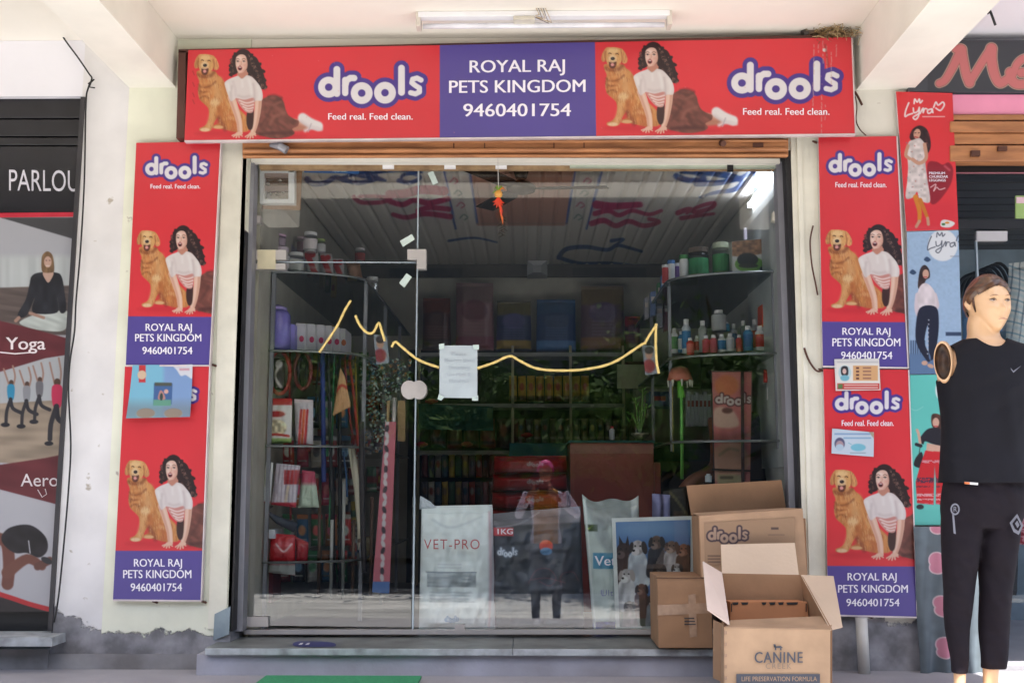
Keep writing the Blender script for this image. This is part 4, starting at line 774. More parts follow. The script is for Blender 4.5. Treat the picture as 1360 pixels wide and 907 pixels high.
bv, bf = remesh([loft(torso, 48, 2.3), (hv, hf), loft(dense([mr(560, 1262, 1352, .09), mr(680, 1266, 1344, .06), mr(700, 1272, 1336, .03)]), 32), loft(dense([mr(660, 1262, 1296, .06), mr(780, 1262, 1284, .04), mr(870, 1267, 1281, .03)] + ft(1267, 1282, 905)), 24), loft(dense([mr(660, 1310, 1346, .06), mr(780, 1310, 1333, .04), mr(860, 1307, 1331, .03)] + ft(1306, 1326, 905)), 24)] + ears, .005, 2)
obj('body', bv, bf, m_skinp, mq, smooth=True)
m_hair = M('painted brown hair', (112, 78, 54), .3, rgb2=(58, 40, 32), scale=24, stretch=(1, 1, 3), coat=.3)
hv2, hf2 = head_mesh(hc, math.radians(9), nu=160, nv=130, part='hair', seed=2)
obj('hair', hv2, hf2, m_hair, mq, smooth=True)
MB().tube([hp(-.0765, -.018, .03), hp(-.078, -.022, 0), hp(-.073, -.024, -.028)], [.006, .005, .003], 6).go('sideburn', m_hair, mq)
m_dk = M('dark painted feature', (66, 44, 40), .4); m_eyew = M('painted eye white', (206, 190, 180), .3); m_lip = M('painted lip', (206, 150, 126), .4)
for s in (-1, 1):
    e = MB(); e.tube([hp(s * .020, -.0825, .012), hp(s * .031, -.0845, .0125), hp(s * .043, -.078, .012)], [.001, .005, .001], 8).go('eye', m_eyew, mq)
    MB().tube([hp(s * .028, -.0882, .0125), hp(s * .034, -.087, .0125)], [.0025, .0025], 8).go('pupil', m_dk, mq)
    MB().tube([hp(s * .017, -.086, .014), hp(s * .031, -.0895, .0178), hp(s * .046, -.080, .014)], [.001, .0016, .001], 6).go('eyelid', m_dk, mq)
    MB().tube([hp(s * .015, -.0955, .029), hp(s * .024, -.098, .0315), hp(s * .034, -.096, .0315), hp(s * .047, -.087, .0275)], [.0008, .0018, .0018, .0008], 6).go('eyebrow', M('faint brow', (170, 128, 96), .5), mq)
MB().tube([hp(-.02, -.094, -.066), hp(0, -.1005, -.064), hp(.02, -.094, -.066)], [.001, .003, .001], 8).go('lips', m_lip, mq)
# sleeveless top: same torso a little larger, with neck and arm openings cut away
dr = [(x, y, z, rx + .008, ry + .008) for x, y, z, rx, ry in dense([mr(641, 1253, 1361, .115), mr(620, 1254, 1358, .112), mr(600, 1255, 1357, .11), mr(560, 1256, 1361, .112), mr(520, 1251, 1369, .117), mr(495, 1248, 1373, .116), mr(477, 1250, 1372, .101), mr(466, 1260, 1363, .086), mr(459, 1272, 1345, .071), mr(455, 1280, 1334, .062)], 7)]
tmb = loft(dr, 110, 2.3); cx0 = P(1310, 480, YM).x
me_ = bpy.data.meshes.new('tmp'); me_.from_pydata(tmb.v, [], [q for q in tmb.f if len(q) == 4]); bm = bmesh.new(); bm.from_mesh(me_)
zc = P(1310, 457, YM).z; zarm = P(1310, 506, YM).z; zm_ = (zarm * .72 + zc * .28)
def cut(p, n): bmesh.ops.bisect_plane(bm, geom=bm.verts[:] + bm.edges[:] + bm.faces[:], plane_co=p, plane_no=n)
arm = []
for s_ in (-1, 1):
    pts_ = [Vector((cx0 + s_ * .215, YM, zarm - .01)), Vector((cx0 + s_ * .172, YM, zarm + .012)), Vector((cx0 + s_ * .156, YM, zm_ + .01)), Vector((cx0 + s_ * .148, YM, zc + .04))]
    pl = []
    for a_, b_ in zip(pts_, pts_[1:]):
        d_ = b_ - a_; n_ = Vector((s_ * abs(d_.z), 0, abs(d_.x))).normalized(); cut(a_, n_); pl.append((a_, n_))
    arm.append(pl)
nk = P(1309, 464.5, YM - .07); nb_ = P(1309, 444, YM + .05); nn_ = (nk - nb_).cross(Vector((1, 0, 0))); nn_ = nn_ if nn_.z > 0 else -nn_; 
zf_ = lambda x_, y_: (P(1309, 464.5, YM - .07).z if y_ < YM else P(1309, 455, YM + .05).z) + .052 * (abs(x_ - cx0) / .07) ** 2.2
dl = [f_ for f_ in bm.faces if any(all((f_.calc_center_median() - a_).dot(n_) > 0 for a_, n_ in pl) for pl in arm) or (all(v_.co.z > zf_(v_.co.x, v_.co.y) for v_ in f_.verts) and abs(f_.calc_center_median().x - cx0) < .1)]
bmesh.ops.delete(bm, geom=dl, context='FACES')
for v_ in bm.verts:
    if abs(v_.co.x - cx0) < .1: v_.co.z = min(v_.co.z, zf_(v_.co.x, v_.co.y))
bm.verts.ensure_lookup_table()
tv = np.array([tuple(v_.co) for v_ in bm.verts]); kf = [tuple(v_.index for v_ in f_.verts) for f_ in bm.faces]; bm.verts.index_update(); kf = [tuple(v_.index for v_ in f_.verts) for f_ in bm.faces]; bm.free()
zz_ = np.clip((zc - tv[:, 2:3]) / .35, 0, 1)
tv += ((vnoise(tv[:, 0:1] * 1000 + tv[:, 2:3] * 120, tv[:, 2:3] * 1000, 46, 260, 77, 0) - .5) * .022 * zz_ + (vnoise(tv[:, 0:1] * 1000, tv[:, 2:3] * 1000, 90, 26, 78, 24) - .5) * .009) * np.array([[.35, 1, 0]]) - np.array([[0, .004, 0]])
tv[:, 2] += np.clip((tv[:, 2] - zarm) / .05, 0, 1) * .009
obj('tank_top', tv, kf, M('black jersey cloth', (17, 17, 26), .8, spec=.3, var=.12, scale=6, bump=.1, bscale=160), mq, smooth=True)
o = bpy.context.scene.objects['tank_top']; mo = o.modifiers.new('thickness', 'SOLIDIFY'); mo.thickness = .004; mo.offset = 0
pa = [loft(dense([mr(632, 1258, 1356, .112), mr(660, 1254, 1359, .12), mr(685, 1254, 1355, .118), mr(700, 1262, 1346, .1)]), 48, 2.4),
      loft(dense([mr(670, 1254, 1306, .105), mr(690, 1253, 1303, .1), mr(720, 1253, 1300, .088), mr(760, 1254, 1295, .072), mr(785, 1255, 1292, .064), (lambda r: r)(mr(810, 1256, 1290, .062, .006)), mr(840, 1259, 1287, .055, .01), mr(875, 1264, 1285, .044), mr(893, 1265, 1283, .04)]), 36, 2.1, .012, 1),
      loft(dense([mr(670, 1302, 1359, .105), mr(690, 1301, 1353, .1), mr(720, 1301, 1350, .09), mr(760, 1302, 1345, .074), mr(785, 1303, 1342, .066), mr(810, 1303, 1341, .063, .006), mr(840, 1303, 1340, .056, .01), mr(870, 1304, 1337, .046), mr(887, 1304, 1335, .042)]), 36, 2.1, .012, 2)]
pv, pf = remesh(pa, .006, 4)
pv += (vnoise(pv[:, 0:1] * 1000, pv[:, 2:3] * 1000, 34, 90, 70, 25) - .5) * .016 * np.array([[.4, 1, 0]]) + (vnoise(pv[:, 0:1] * 1000, pv[:, 2:3] * 1000, 60, 22, 71, -20) - .5) * .008 * np.array([[.3, 1, 0]])
obj('trousers', pv, pf, M('dark aubergine track cloth', (24, 18, 27), .85, spec=.3, var=.1, scale=8, bump=.06, bscale=100), mq, smooth=True)
# empty arm socket with moulded rim
sc_ = P(1252, 480, YM - .075); ax = Vector((-.5, -.86, 0)).normalized(); sd = Vector((.86, -.5, 0))
def socket(n, prof, m, name):
    V = []; 
    for r, d in prof: V += [sc_ + sd * (math.cos(2 * math.pi * j / n) * .033 * r) + Vector((0, 0, 1)) * (math.sin(2 * math.pi * j / n) * .079 * r) + ax * d for j in range(n)]
    f = [(i * n + j, i * n + (j + 1) % n, (i + 1) * n + (j + 1) % n, (i + 1) * n + j) for i in range(len(prof) - 1) for j in range(n)]
    if name != 'socket_rim': f.append(tuple((len(prof) - 1) * n + j for j in range(n)))
    obj(name, V, f, m, mq, smooth=True)
socket(32, [(1.12, -.05), (1.06, -.006), (1.02, .003), (.97, .004), (.92, .0)], m_skinp, 'socket_rim'); socket(32, [(.92, .001), (.88, -.01), (.8, -.02), (.5, -.026), (.2, -.012)], M('brown socket mount', (92, 62, 40), .45, .1, rgb2=(48, 32, 24), scale=20), 'arm_socket')
m_grey = M('silver garment print', (120, 122, 134), .5)
def onm(pts, Y, name, m, par=mq): obj(name, PA(*np.array(pts, float).T, Y), [tuple(range(len(pts)))], m, par)
onm([(1342, 488), (1346, 492.6), (1357, 485), (1346, 495), (1343, 491)], YM - .14, 'chest_emblem', m_grey)
onm([(1281, 639.5), (1299, 641), (1299, 644), (1281, 642.5)], YM - .135, 'waist_tag', m_white); onm([(1281, 639.7), (1288, 640.3), (1288, 643), (1281, 642.3)], YM - .136, 'waist_tag', M('orange tag end', (226, 120, 60), .5))
t = np.linspace(0, 2 * math.pi, 25)
ring = [(1268.5 + 6.2 * math.cos(a), 676 + 7.8 * math.sin(a)) for a in t[:-1]] + [(1268.5 + 4.2 * math.cos(a), 676 + 5.6 * math.sin(a)) for a in t[:-1]]
obj('hip_emblem', PA(*np.array(ring).T, YM - .135), [(i, (i + 1) % 24, 24 + (i + 1) % 24, 24 + i) for i in range(24)], m_grey, mq)
text('R', 1266.5, 1271, 672.5, 679.5, YM - .135, m_grey, mq, .02, name='hip_emblem'); onm([(1264.5, 681), (1267, 681), (1269.5, 709), (1266.5, 708)], YM - .13, 'zip_trim', m_grey)
onm([(1341, 694), (1351, 682), (1359, 698), (1353, 710), (1346, 706)], YM - .125, 'thigh_emblem', m_grey); onm([(1344.5, 695), (1350.6, 687), (1356, 698), (1352.5, 705), (1348, 702)], YM - .127, 'thigh_emblem', M('dark aubergine track cloth', (0, 0, 0)))
onm([(1348, 695), (1351, 691), (1354, 697), (1351.5, 701)], YM - .129, 'thigh_emblem', m_grey)

def person(name, label, cat_loc, torso_r, limbs, head, voxel, zones, hair=None, extra=None):
    r = root(name, label, 'person', cat_loc); hcx, hyaw, hsc = head
    parts = [loft(dense(torso_r, 4), 32, 2.2), head_mesh(hcx, hyaw, hsc, 56, 48)] + [MB().tube([Vector(p) for p in smoothp([list(q[0]) for q in L], False, 4)], [float(x) for x in np.interp(np.arange((len(L) - 1) * 4 + 1) / 4, np.arange(len(L)), [q[1] for q in L])], 12) for L in limbs]
    v, f = remesh(parts, voxel, 3); cen = np.array([v[list(q)].mean(0) for q in f]); mats, fn = zones
    obj('body', v, f, mats, r, smooth=True, mi=[fn(c) for c in cen]); return r
def hand(c, d, up, s=1):                      # palm and five curled fingers, c = wrist, d = pointing, up = thumb side
    c, d, up = Vector(c), Vector(d).normalized(), Vector(up).normalized(); n = d.cross(up) * s; L = [[(c, .026), (c + d * .045, .03), (c + d * .085, .027)]]
    for k, ln in enumerate((.07, .078, .072, .056)):
        b = c + d * .085 + up * (.03 - .02 * k); L.append([(b, .0095), (b + d * ln * .5 + n * .012, .009), (b + d * ln * .72 + n * .036, .0085), (b + d * ln * .7 + n * .056, .007)])
    L.append([(c + d * .02 + up * .022, .012), (c + d * .05 + up * .05 + n * .01, .0105), (c + d * .075 + up * .055 + n * .03, .009)]); return L
# the photographer, seen mirrored in the glass
px0, py0 = .2, -5.85
LM = [[((px0 - .19, py0, 1.42), .055), ((px0 - .29, py0 + .1, 1.2), .045), ((px0 - .16, py0 + .27, 1.42), .032)], [((px0 + .19, py0, 1.42), .055), ((px0 + .33, py0 + .08, 1.2), .045), ((px0 + .06, py0 + .27, 1.42), .032)],
      [((px0 - .1, py0, .88), .09), ((px0 - .11, py0 + .01, .48), .06), ((px0 - .11, py0 - .02, .09), .04), ((px0 - .11, py0 + .16, .035), .035)], [((px0 + .1, py0, .88), .09), ((px0 + .11, py0 + .01, .48), .06), ((px0 + .11, py0 - .02, .09), .04), ((px0 + .11, py0 + .16, .035), .035)]]
LM += hand((px0 - .16, py0 + .27, 1.42), (.55, .3, .6), (.5, .2, -.8)) + hand((px0 + .06, py0 + .27, 1.42), (-.5, .3, .6), (-.5, .2, -.8), -1)
ph = person('person', 'person in magenta cap and yellow top photographing the shop, mirrored in the glass', (px0, py0, 0),
  [(px0, py0, .84, .16, .11), (px0, py0, .95, .165, .115), (px0, py0, 1.1, .14, .1), (px0, py0, 1.3, .17, .11), (px0, py0, 1.42, .18, .09), (px0, py0, 1.47, .09, .06), (px0, py0, 1.54, .052, .052), (px0, py0, 1.6, .05, .05)], LM, ((px0, py0, 1.635), math.pi, .95), .0085,
  ([M('photographer skin', (150, 100, 76), .5), M('yellow top', (176, 116, 30), .8), M('lilac shirt sleeve', (200, 190, 206), .8), M('grey trousers', (70, 72, 84), .8)],
   lambda c: (3 if c[2] < .9 and c[2] > .1 else 0) if c[2] < .9 else (2 if abs(c[0] - px0) > .13 and c[2] < 1.46 and c[1] < py0 + .25 else (1 if c[2] < 1.47 and c[1] < py0 + .14 else 0))))
hv3, hf3 = head_mesh((px0, py0, 1.64), math.pi, 1.02, part='hair'); obj('cap', hv3, hf3, M('magenta cap', (206, 40, 140), .7), ph, smooth=True)
cmr = root('camera', 'black camera with lens held up by the person photographing the shop', 'camera', (px0 - .05, py0 + .36, 1.46))
MB().box((px0 - .12, py0 + .33, 1.455), (px0 + .02, py0 + .37, 1.55)).go('camera_body', m_black, cmr, auto=.008); MB().tube([(px0 - .05, py0 + .37, 1.5), (px0 - .05, py0 + .45, 1.5)], .035, 20).go('lens', M('lens barrel', (30, 30, 34), .3), cmr)
# the shopkeeper behind the pink display
kx, ky = P(985, 600, 1.0).x, 1.05
kz = lambda py: P(985, py, ky).z
LK = [[((kx - .13, ky, kz(556)), .06), ((P(952, 618, ky - .1).x, ky - .1, kz(618)), .045), ((P(918, 634, ky - .2).x, ky - .2, kz(640)), .038), ((P(897, 660, ky - .25).x, ky - .25, kz(664)), .03)],
      [((kx + .14, ky, kz(558)), .065), ((kx + .19, ky + .03, kz(612)), .052), ((kx + .1, ky - .12, kz(650)), .036)],
      [((kx - .1, ky, kz(690)), .1), ((kx - .14, ky - .36, kz(690)), .075), ((kx - .14, ky - .38, ZS + .06), .045), ((kx - .14, ky - .5, ZS + .04), .036)], [((kx + .08, ky, kz(690)), .1), ((kx + .1, ky - .36, kz(690)), .075), ((kx + .1, ky - .38, ZS + .06), .045), ((kx + .1, ky - .5, ZS + .04), .036)]]
LK += hand(LK[0][-1][0], (-.4, -.3, -.8), (.5, -.8, 0)) + hand(LK[1][-1][0], (-.5, -.8, -.3), (.2, -.3, 1))
kp = person('person', 'person in dark blue shirt sitting behind the pink display stand', (kx, ky, ZS),
  [(kx, ky, kz(695), .17, .13), (kx, ky, kz(670), .17, .13), (kx, ky, kz(620), .17, .12), (kx, ky, kz(575), .18, .11), (kx, ky, kz(556), .17, .09), (kx, ky - .01, kz(547), .08, .06), (kx, ky - .02, kz(532), .05, .05), (kx, ky - .02, kz(522), .05, .05)], LK, ((kx - .02, ky - .03, kz(512)), .5, .98), .0085,
  ([m_skin, M('dark blue shirt', (28, 34, 58), .85), M('dark trousers', (40, 38, 44), .85)], lambda c: (2 if c[2] > ZS + .1 else 0) if c[2] < kz(682) else (1 if c[2] < kz(548) and c[0] > kx - .17 else 0)))
hv4, hf4 = head_mesh((kx - .02, ky - .03, kz(512)), .5, .99, part='hair'); obj('hair', hv4, hf4, M('black hair', (26, 22, 22), .5), kp, smooth=True)
st = root('stool', 'low dark stool under the person behind the display', 'stool', (kx, ky, ZS)); zt = kz(708)
MB().lathe((kx, ky + .03, zt), [(.15, -.03), (.16, 0), (.15, .02)]).go('seat', m_black, st)
for a in (45, 135, 225, 315): MB().tube([(kx + .1 * math.cos(math.radians(a)), ky + .03 + .1 * math.sin(math.radians(a)), zt - .03), (kx + .14 * math.cos(math.radians(a)), ky + .03 + .14 * math.sin(math.radians(a)), ZS)], .012, 6).go('leg', m_black, st)
# ================================================================== THINGS IN AND BEFORE THE SHOP
MC = {}
def K(rgb, rough=.5, **k):                        # plain coloured packaging
    n = 'packaging %d %d %d' % tuple(rgb); return M(n, rgb, rough, var=.06, scale=20, **k)
m_clear = MG('clear jar wall', (.88, .9, .92), .08, 1.6, .12)
m_shelf = MG('smoked glass shelf', (.34, .4, .4), .06, 1.4, .05)
# ---- cartons in front of the glass
def carton(name, label, panels, flaps, loc, extra=None, mat=m_card, inner=m_cardin, group='cartons stacked before the glass'):
    r = root(name, label, 'carton', loc, group)
    for n, pts, m in panels: panel3(pts).go(n, m, r)
    for n, pts, m in flaps: panel3(pts).go(n, m, r)
    return r
def boxcarton(name, label, x0, y0, x1, y1, Yf, Yb, mat, loc=None, group='cartons stacked before the glass'):
    a, b = P(x0, y0, Yf), P(x1, y1, Yf); r = root(name, label, 'carton', (a.x, Yf, b.z), group)
    MB().box((a.x, Yf, b.z), (b.x, Yb, a.z)).go('carton_body', mat, r, auto=.004); return r, a, b
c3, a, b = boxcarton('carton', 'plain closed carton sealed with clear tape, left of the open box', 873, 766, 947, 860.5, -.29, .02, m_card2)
slab([(873.5, 803), (946, 800), (946, 814), (873.5, 817)], -.2935, -.29).go('packing_tape', M('shiny packing tape', (172, 142, 118), .25, var=.1, scale=30), c3)
slab([(914, 790), (924, 788), (926, 845), (916, 846)], -.2945, -.2935).go('packing_tape', MATS['shiny packing tape'], c3)
slab([(872, 766.5), (948, 766.5), (948, 768), (872, 768)], -.2935, -.29).go('flap_seam', M('dark seam', (104, 78, 60), .8), c3)
for k in range(3): slab(rect(909, 820 + k * 4, 922 + k, 821.4 + k * 4), -.2965, -.2945).go('printed_line', m_ink, c3)
r2_, a2, b2 = boxcarton('carton', 'dark brown carton corner hidden behind the other boxes by the jamb', 1056, 688, 1073, 764, -.16, .08, m_card2)
bz = P(1000, 764, -.3).z; az = P(1000, 681, -.3).z
c2 = carton('carton', 'large brown pet food carton with one flap standing up against the glass',
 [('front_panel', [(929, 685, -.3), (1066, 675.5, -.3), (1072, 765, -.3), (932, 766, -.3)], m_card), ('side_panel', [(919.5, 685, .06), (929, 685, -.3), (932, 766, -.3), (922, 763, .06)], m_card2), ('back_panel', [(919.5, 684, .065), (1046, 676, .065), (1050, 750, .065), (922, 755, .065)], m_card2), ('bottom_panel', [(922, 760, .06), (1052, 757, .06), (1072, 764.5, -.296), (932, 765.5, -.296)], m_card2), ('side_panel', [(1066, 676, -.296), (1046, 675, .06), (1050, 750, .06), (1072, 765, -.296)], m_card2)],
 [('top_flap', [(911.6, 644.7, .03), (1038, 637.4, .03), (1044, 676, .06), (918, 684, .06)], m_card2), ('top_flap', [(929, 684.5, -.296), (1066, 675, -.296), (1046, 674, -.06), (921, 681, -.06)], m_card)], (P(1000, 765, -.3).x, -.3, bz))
def gl(c): pass
def carton_logo(c):
    c.C[:] = (186 / 255, 152 / 255, 122 / 255); logo(c, 938, 696.5, 994.5, 723, (84, 68, 76), (190, 160, 138))
    c.rect(1024, 700, 1034, 703, (104, 84, 80), .5); c.rect(1020, 709, 1042, 711, (140, 112, 98), .6, a=.5)
    for k in range(3): c.rect(940, 737 + k * 4, 957, 739 + k * 4, (108, 84, 76), .5, a=.7)
printed('printed_mark', [(935, 694), (1056, 687), (1057, 748), (936, 750)], -.3065, carton_logo, (186, 152, 122), MP('printed cardboard', .85, .1), c2, res=1.5)
A = -.85
m_cc = M('light carton board', (194, 162, 130), .85, var=.09, scale=7, bump=.5, bscale=8)
c1 = carton('carton', 'open tan carton with four flaps spread, standing in front of the others',
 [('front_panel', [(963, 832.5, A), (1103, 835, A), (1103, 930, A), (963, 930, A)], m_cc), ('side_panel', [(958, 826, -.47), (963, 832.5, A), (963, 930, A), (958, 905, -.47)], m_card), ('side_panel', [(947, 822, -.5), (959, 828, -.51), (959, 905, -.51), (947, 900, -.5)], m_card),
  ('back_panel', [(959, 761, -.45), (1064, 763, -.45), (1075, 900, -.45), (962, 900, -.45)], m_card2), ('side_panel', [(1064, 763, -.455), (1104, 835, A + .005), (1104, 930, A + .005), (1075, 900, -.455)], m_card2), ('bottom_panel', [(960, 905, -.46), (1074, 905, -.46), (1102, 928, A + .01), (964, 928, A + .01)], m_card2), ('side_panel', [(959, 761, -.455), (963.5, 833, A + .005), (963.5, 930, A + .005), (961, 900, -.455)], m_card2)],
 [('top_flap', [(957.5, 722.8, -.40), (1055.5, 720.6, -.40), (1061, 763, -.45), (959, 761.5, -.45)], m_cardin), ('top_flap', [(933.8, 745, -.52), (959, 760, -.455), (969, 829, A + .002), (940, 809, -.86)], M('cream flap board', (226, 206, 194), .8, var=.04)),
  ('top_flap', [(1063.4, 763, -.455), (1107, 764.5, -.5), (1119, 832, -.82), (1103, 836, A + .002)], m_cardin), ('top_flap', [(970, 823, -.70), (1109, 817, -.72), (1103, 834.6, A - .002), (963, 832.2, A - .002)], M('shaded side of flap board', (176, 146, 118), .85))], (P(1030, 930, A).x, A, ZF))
mI = M('slate carton print', (88, 92, 102), .75)
text('CANINE', 1002.5, 1066, 865.5, 879.5, A - .0065, mI, c1, .012, sp=1.1); text('CREEK', 1017, 1051, 880.5, 887.5, A - .0065, M('pale carton print', (150, 136, 122), .8), c1, -.006, sp=1.2)
for q in ([(1028, 858), (1037, 857), (1040, 860), (1029, 860)], [(1029, 860), (1031, 860), (1031, 863), (1029, 863)], [(1036, 860), (1038, 860), (1038, 863), (1036, 863)], [(1027, 855), (1030, 855), (1031, 859), (1028, 859)]): onm(q, A - .0065, 'printed_mark', mI, c1)
onm(rect(978, 894.5, 1089, 910), A - .0065, 'printed_band', mI, c1); text('LIFE PRESERVATION FORMULA', 985, 1085, 898, 904, A - .0075, m_cc, c1, .0)
for k in range(5): slab([(962 + k % 2, 838 + k * 15), (965.5, 838 + k * 15), (965.5, 842 + k * 15), (962.5, 842 + k * 15)], A - .009, A - .005).go('tape_scrap', M('shiny packing tape', (0, 0, 0)), c1)
c4 = root('carton', 'small orange carton lying inside the open tan box', 'carton', (P(1020, 850, -.6).x, -.6, ZF + .1), 'cartons stacked before the glass')
q1 = [P(970, 799, -.56), P(1072, 799, -.56), P(1078, 860, -.56), P(970, 860, -.56)]
MB().hull(q1, [Vector((p.x * .985, -.475, p.z)) for p in q1]).go('carton_body', m_orange, c4)
for x0, x1 in ((972, 981), (984, 994), (1011, 1018), (1021, 1030), (1033, 1041), (1044, 1060)): onm([(x0, 799.6), (x1, 799.2), (x1 - 1, 802.5), (x0 + 2, 803)], -.564, 'printed_mark', m_black, c4)
for x in (971, 1070): onm(rect(x, 801, x + 1.4, 812), -.564, 'printed_mark', m_black, c4)
# ---- the big bags behind the glass
def bagroot(label, px, py, Y): p = P(px, py, Y); return root('pet_food_bag', label, 'bag', (p.x, Y, ZS), 'pet food bags lined up behind the glass')
def foot(px, Y): return 645 + (1.5 - ZS) / pxs(Y)
YV = .36; fy = foot(600, YV) 
r = bagroot('white vet bag with red lettering at the left of the bag row', 605, 838, YV)
def vp(c):
    c.C *= (1 - .1 * (vnoise(c.X, c.Y, 7, 9, 50) - .5))[..., None]; c.rect(568, 758, 633, 778, (176, 184, 188), .5, tex=(.14, 9, 2.2, 51, 0)); c.rect(548, 655, 664, 664, (206, 214, 220), 3); c.rect(650, 660, 664, 850, (190, 190, 200), 3, a=.7); c.rect(566, 758, 634, 759, (120, 130, 140), .5)
    for y in (748, 752): c.rect(582, y, 614, y + .8, (190, 196, 204), .6)
    for y in (785, 789, 793, 797): c.line([(572, y), (572 + 50 + (y * 7) % 10, y)], .5, (170, 180, 190), .5, False, a=.7)
    c.line([(575, 690), (600, 700), (640, 686)], 1, (190, 202, 208), 2, a=.8); c.line([(650, 680), (652, 760), (650, 830)], 1.2, (206, 140, 150), 1.5, a=.5)
    logo(c, 592, 815, 610, 825, (100, 140, 190), (190, 214, 230))
q = [(560, 672), (654, 670), (659, 838), (556, 838)]
relief('filled_bag', q, YV, vp, (232, 240, 240), m_bag, r, bulge=.06, wr=.022, res=1, seed=3); text('VET-PRO', 563, 637, 716, 729, YV - .098, M('red bag print', (196, 84, 88), .5), r, -.004, sp=1.15)
relief('bag_corner', [(558, 658), (572, 666), (580, 674), (557, 676)], YV, lambda c: None, (200, 208, 216), m_bag, r, bulge=.01)
r = bagroot('dark grey pet food bag beside the white vet bag', 715, 838, YV + .02)
def dg(c):
    c.C *= (1 - .3 * (vnoise(c.X, c.Y, 10, 14, 52, 30) - .5))[..., None]; c.rect(655, 700, 682, 711, (190, 70, 80), .6); c.poly([(652, 670), (775, 670), (775, 693), (652, 698)], (126, 124, 132), 1.5, False, a=.8, tex=(.2, 14, 8, 53, 20))
    logo(c, 660, 724, 688, 740, (96, 104, 120), (206, 214, 228)); c.ell(725, 724, 9, 8, (204, 84, 72), .8); c.ell(725, 731, 8, 5, (110, 150, 190), .8)
    for p in ([(702, 772), (712, 756), (728, 754), (738, 766), (730, 776), (716, 770)], [(745, 776), (745, 762), (760, 758), (768, 770)], [(705, 768), (725, 766), (750, 772)]): c.line(p, .5, (150, 80, 88), .6, a=.6)
    c.line([(660, 700), (690, 695), (716, 680)], .8, (150, 150, 160), 1); c.rect(651, 740, 657, 838, (150, 80, 90), 2, a=.6)
relief('filled_bag', [(653, 682), (771, 672), (776, 840), (652, 840)], YV + .02, dg, (62, 66, 76), m_bag, r, bulge=.07, wr=.026, res=.9, seed=5); text('1KG', 661, 681, 702, 709, YV - .07, m_wtext, r, .01)
r = bagroot('pale grey green vet food bag with wavy torn top', 815, 838, YV)
def vt(c):
    c.C *= (1 - .12 * (vnoise(c.X, c.Y, 8, 10, 54) - .5))[..., None]; c.poly([(782, 660), (850, 660), (852, 690), (800, 700), (785, 690)], (128, 134, 134), 3, a=.7, tex=(.2, 8, 5, 55, 30)); c.rect(775, 696, 793, 705, (60, 76, 44), .6); c.poly([(777, 699), (781, 703), (787, 697), (782, 701)], (180, 214, 60), .4, False)
    c.rect(787, 733, 830, 754, (72, 142, 176), .5); c.poly([(788, 700), (800, 690), (812, 720), (806, 735)], (120, 128, 132), 3, a=.5); c.poly([(788, 826), (818, 824), (826, 840), (788, 842)], (62, 70, 156), 1, tex=(.3, 8, 4, 56, 20)); c.line([(776, 664), (790, 838)], 1.6, (226, 234, 232), 1); c.rect(838, 660, 846, 700, (214, 220, 218), 1.5, a=.7)
    c.rect(799, 782, 800.4, 790, (150, 150, 190), .4)
relief('filled_bag', [(773, 656), (848, 656), (852, 838), (788, 838)], YV, vt, (188, 200, 196), m_bag, r, bulge=.06, wr=.01, res=1, seed=8, sag=lambda u: 10 * np.sin(u * math.pi) ** 1 + 4 * np.sin(u * 9)); text('Vet', 790, 818, 738, 750.5, YV - .086, m_wtext, r, .012); text('Ultr', 798, 820, 783, 791, YV - .086, M('lilac bag print', (140, 140, 190), .5), r, -.01)
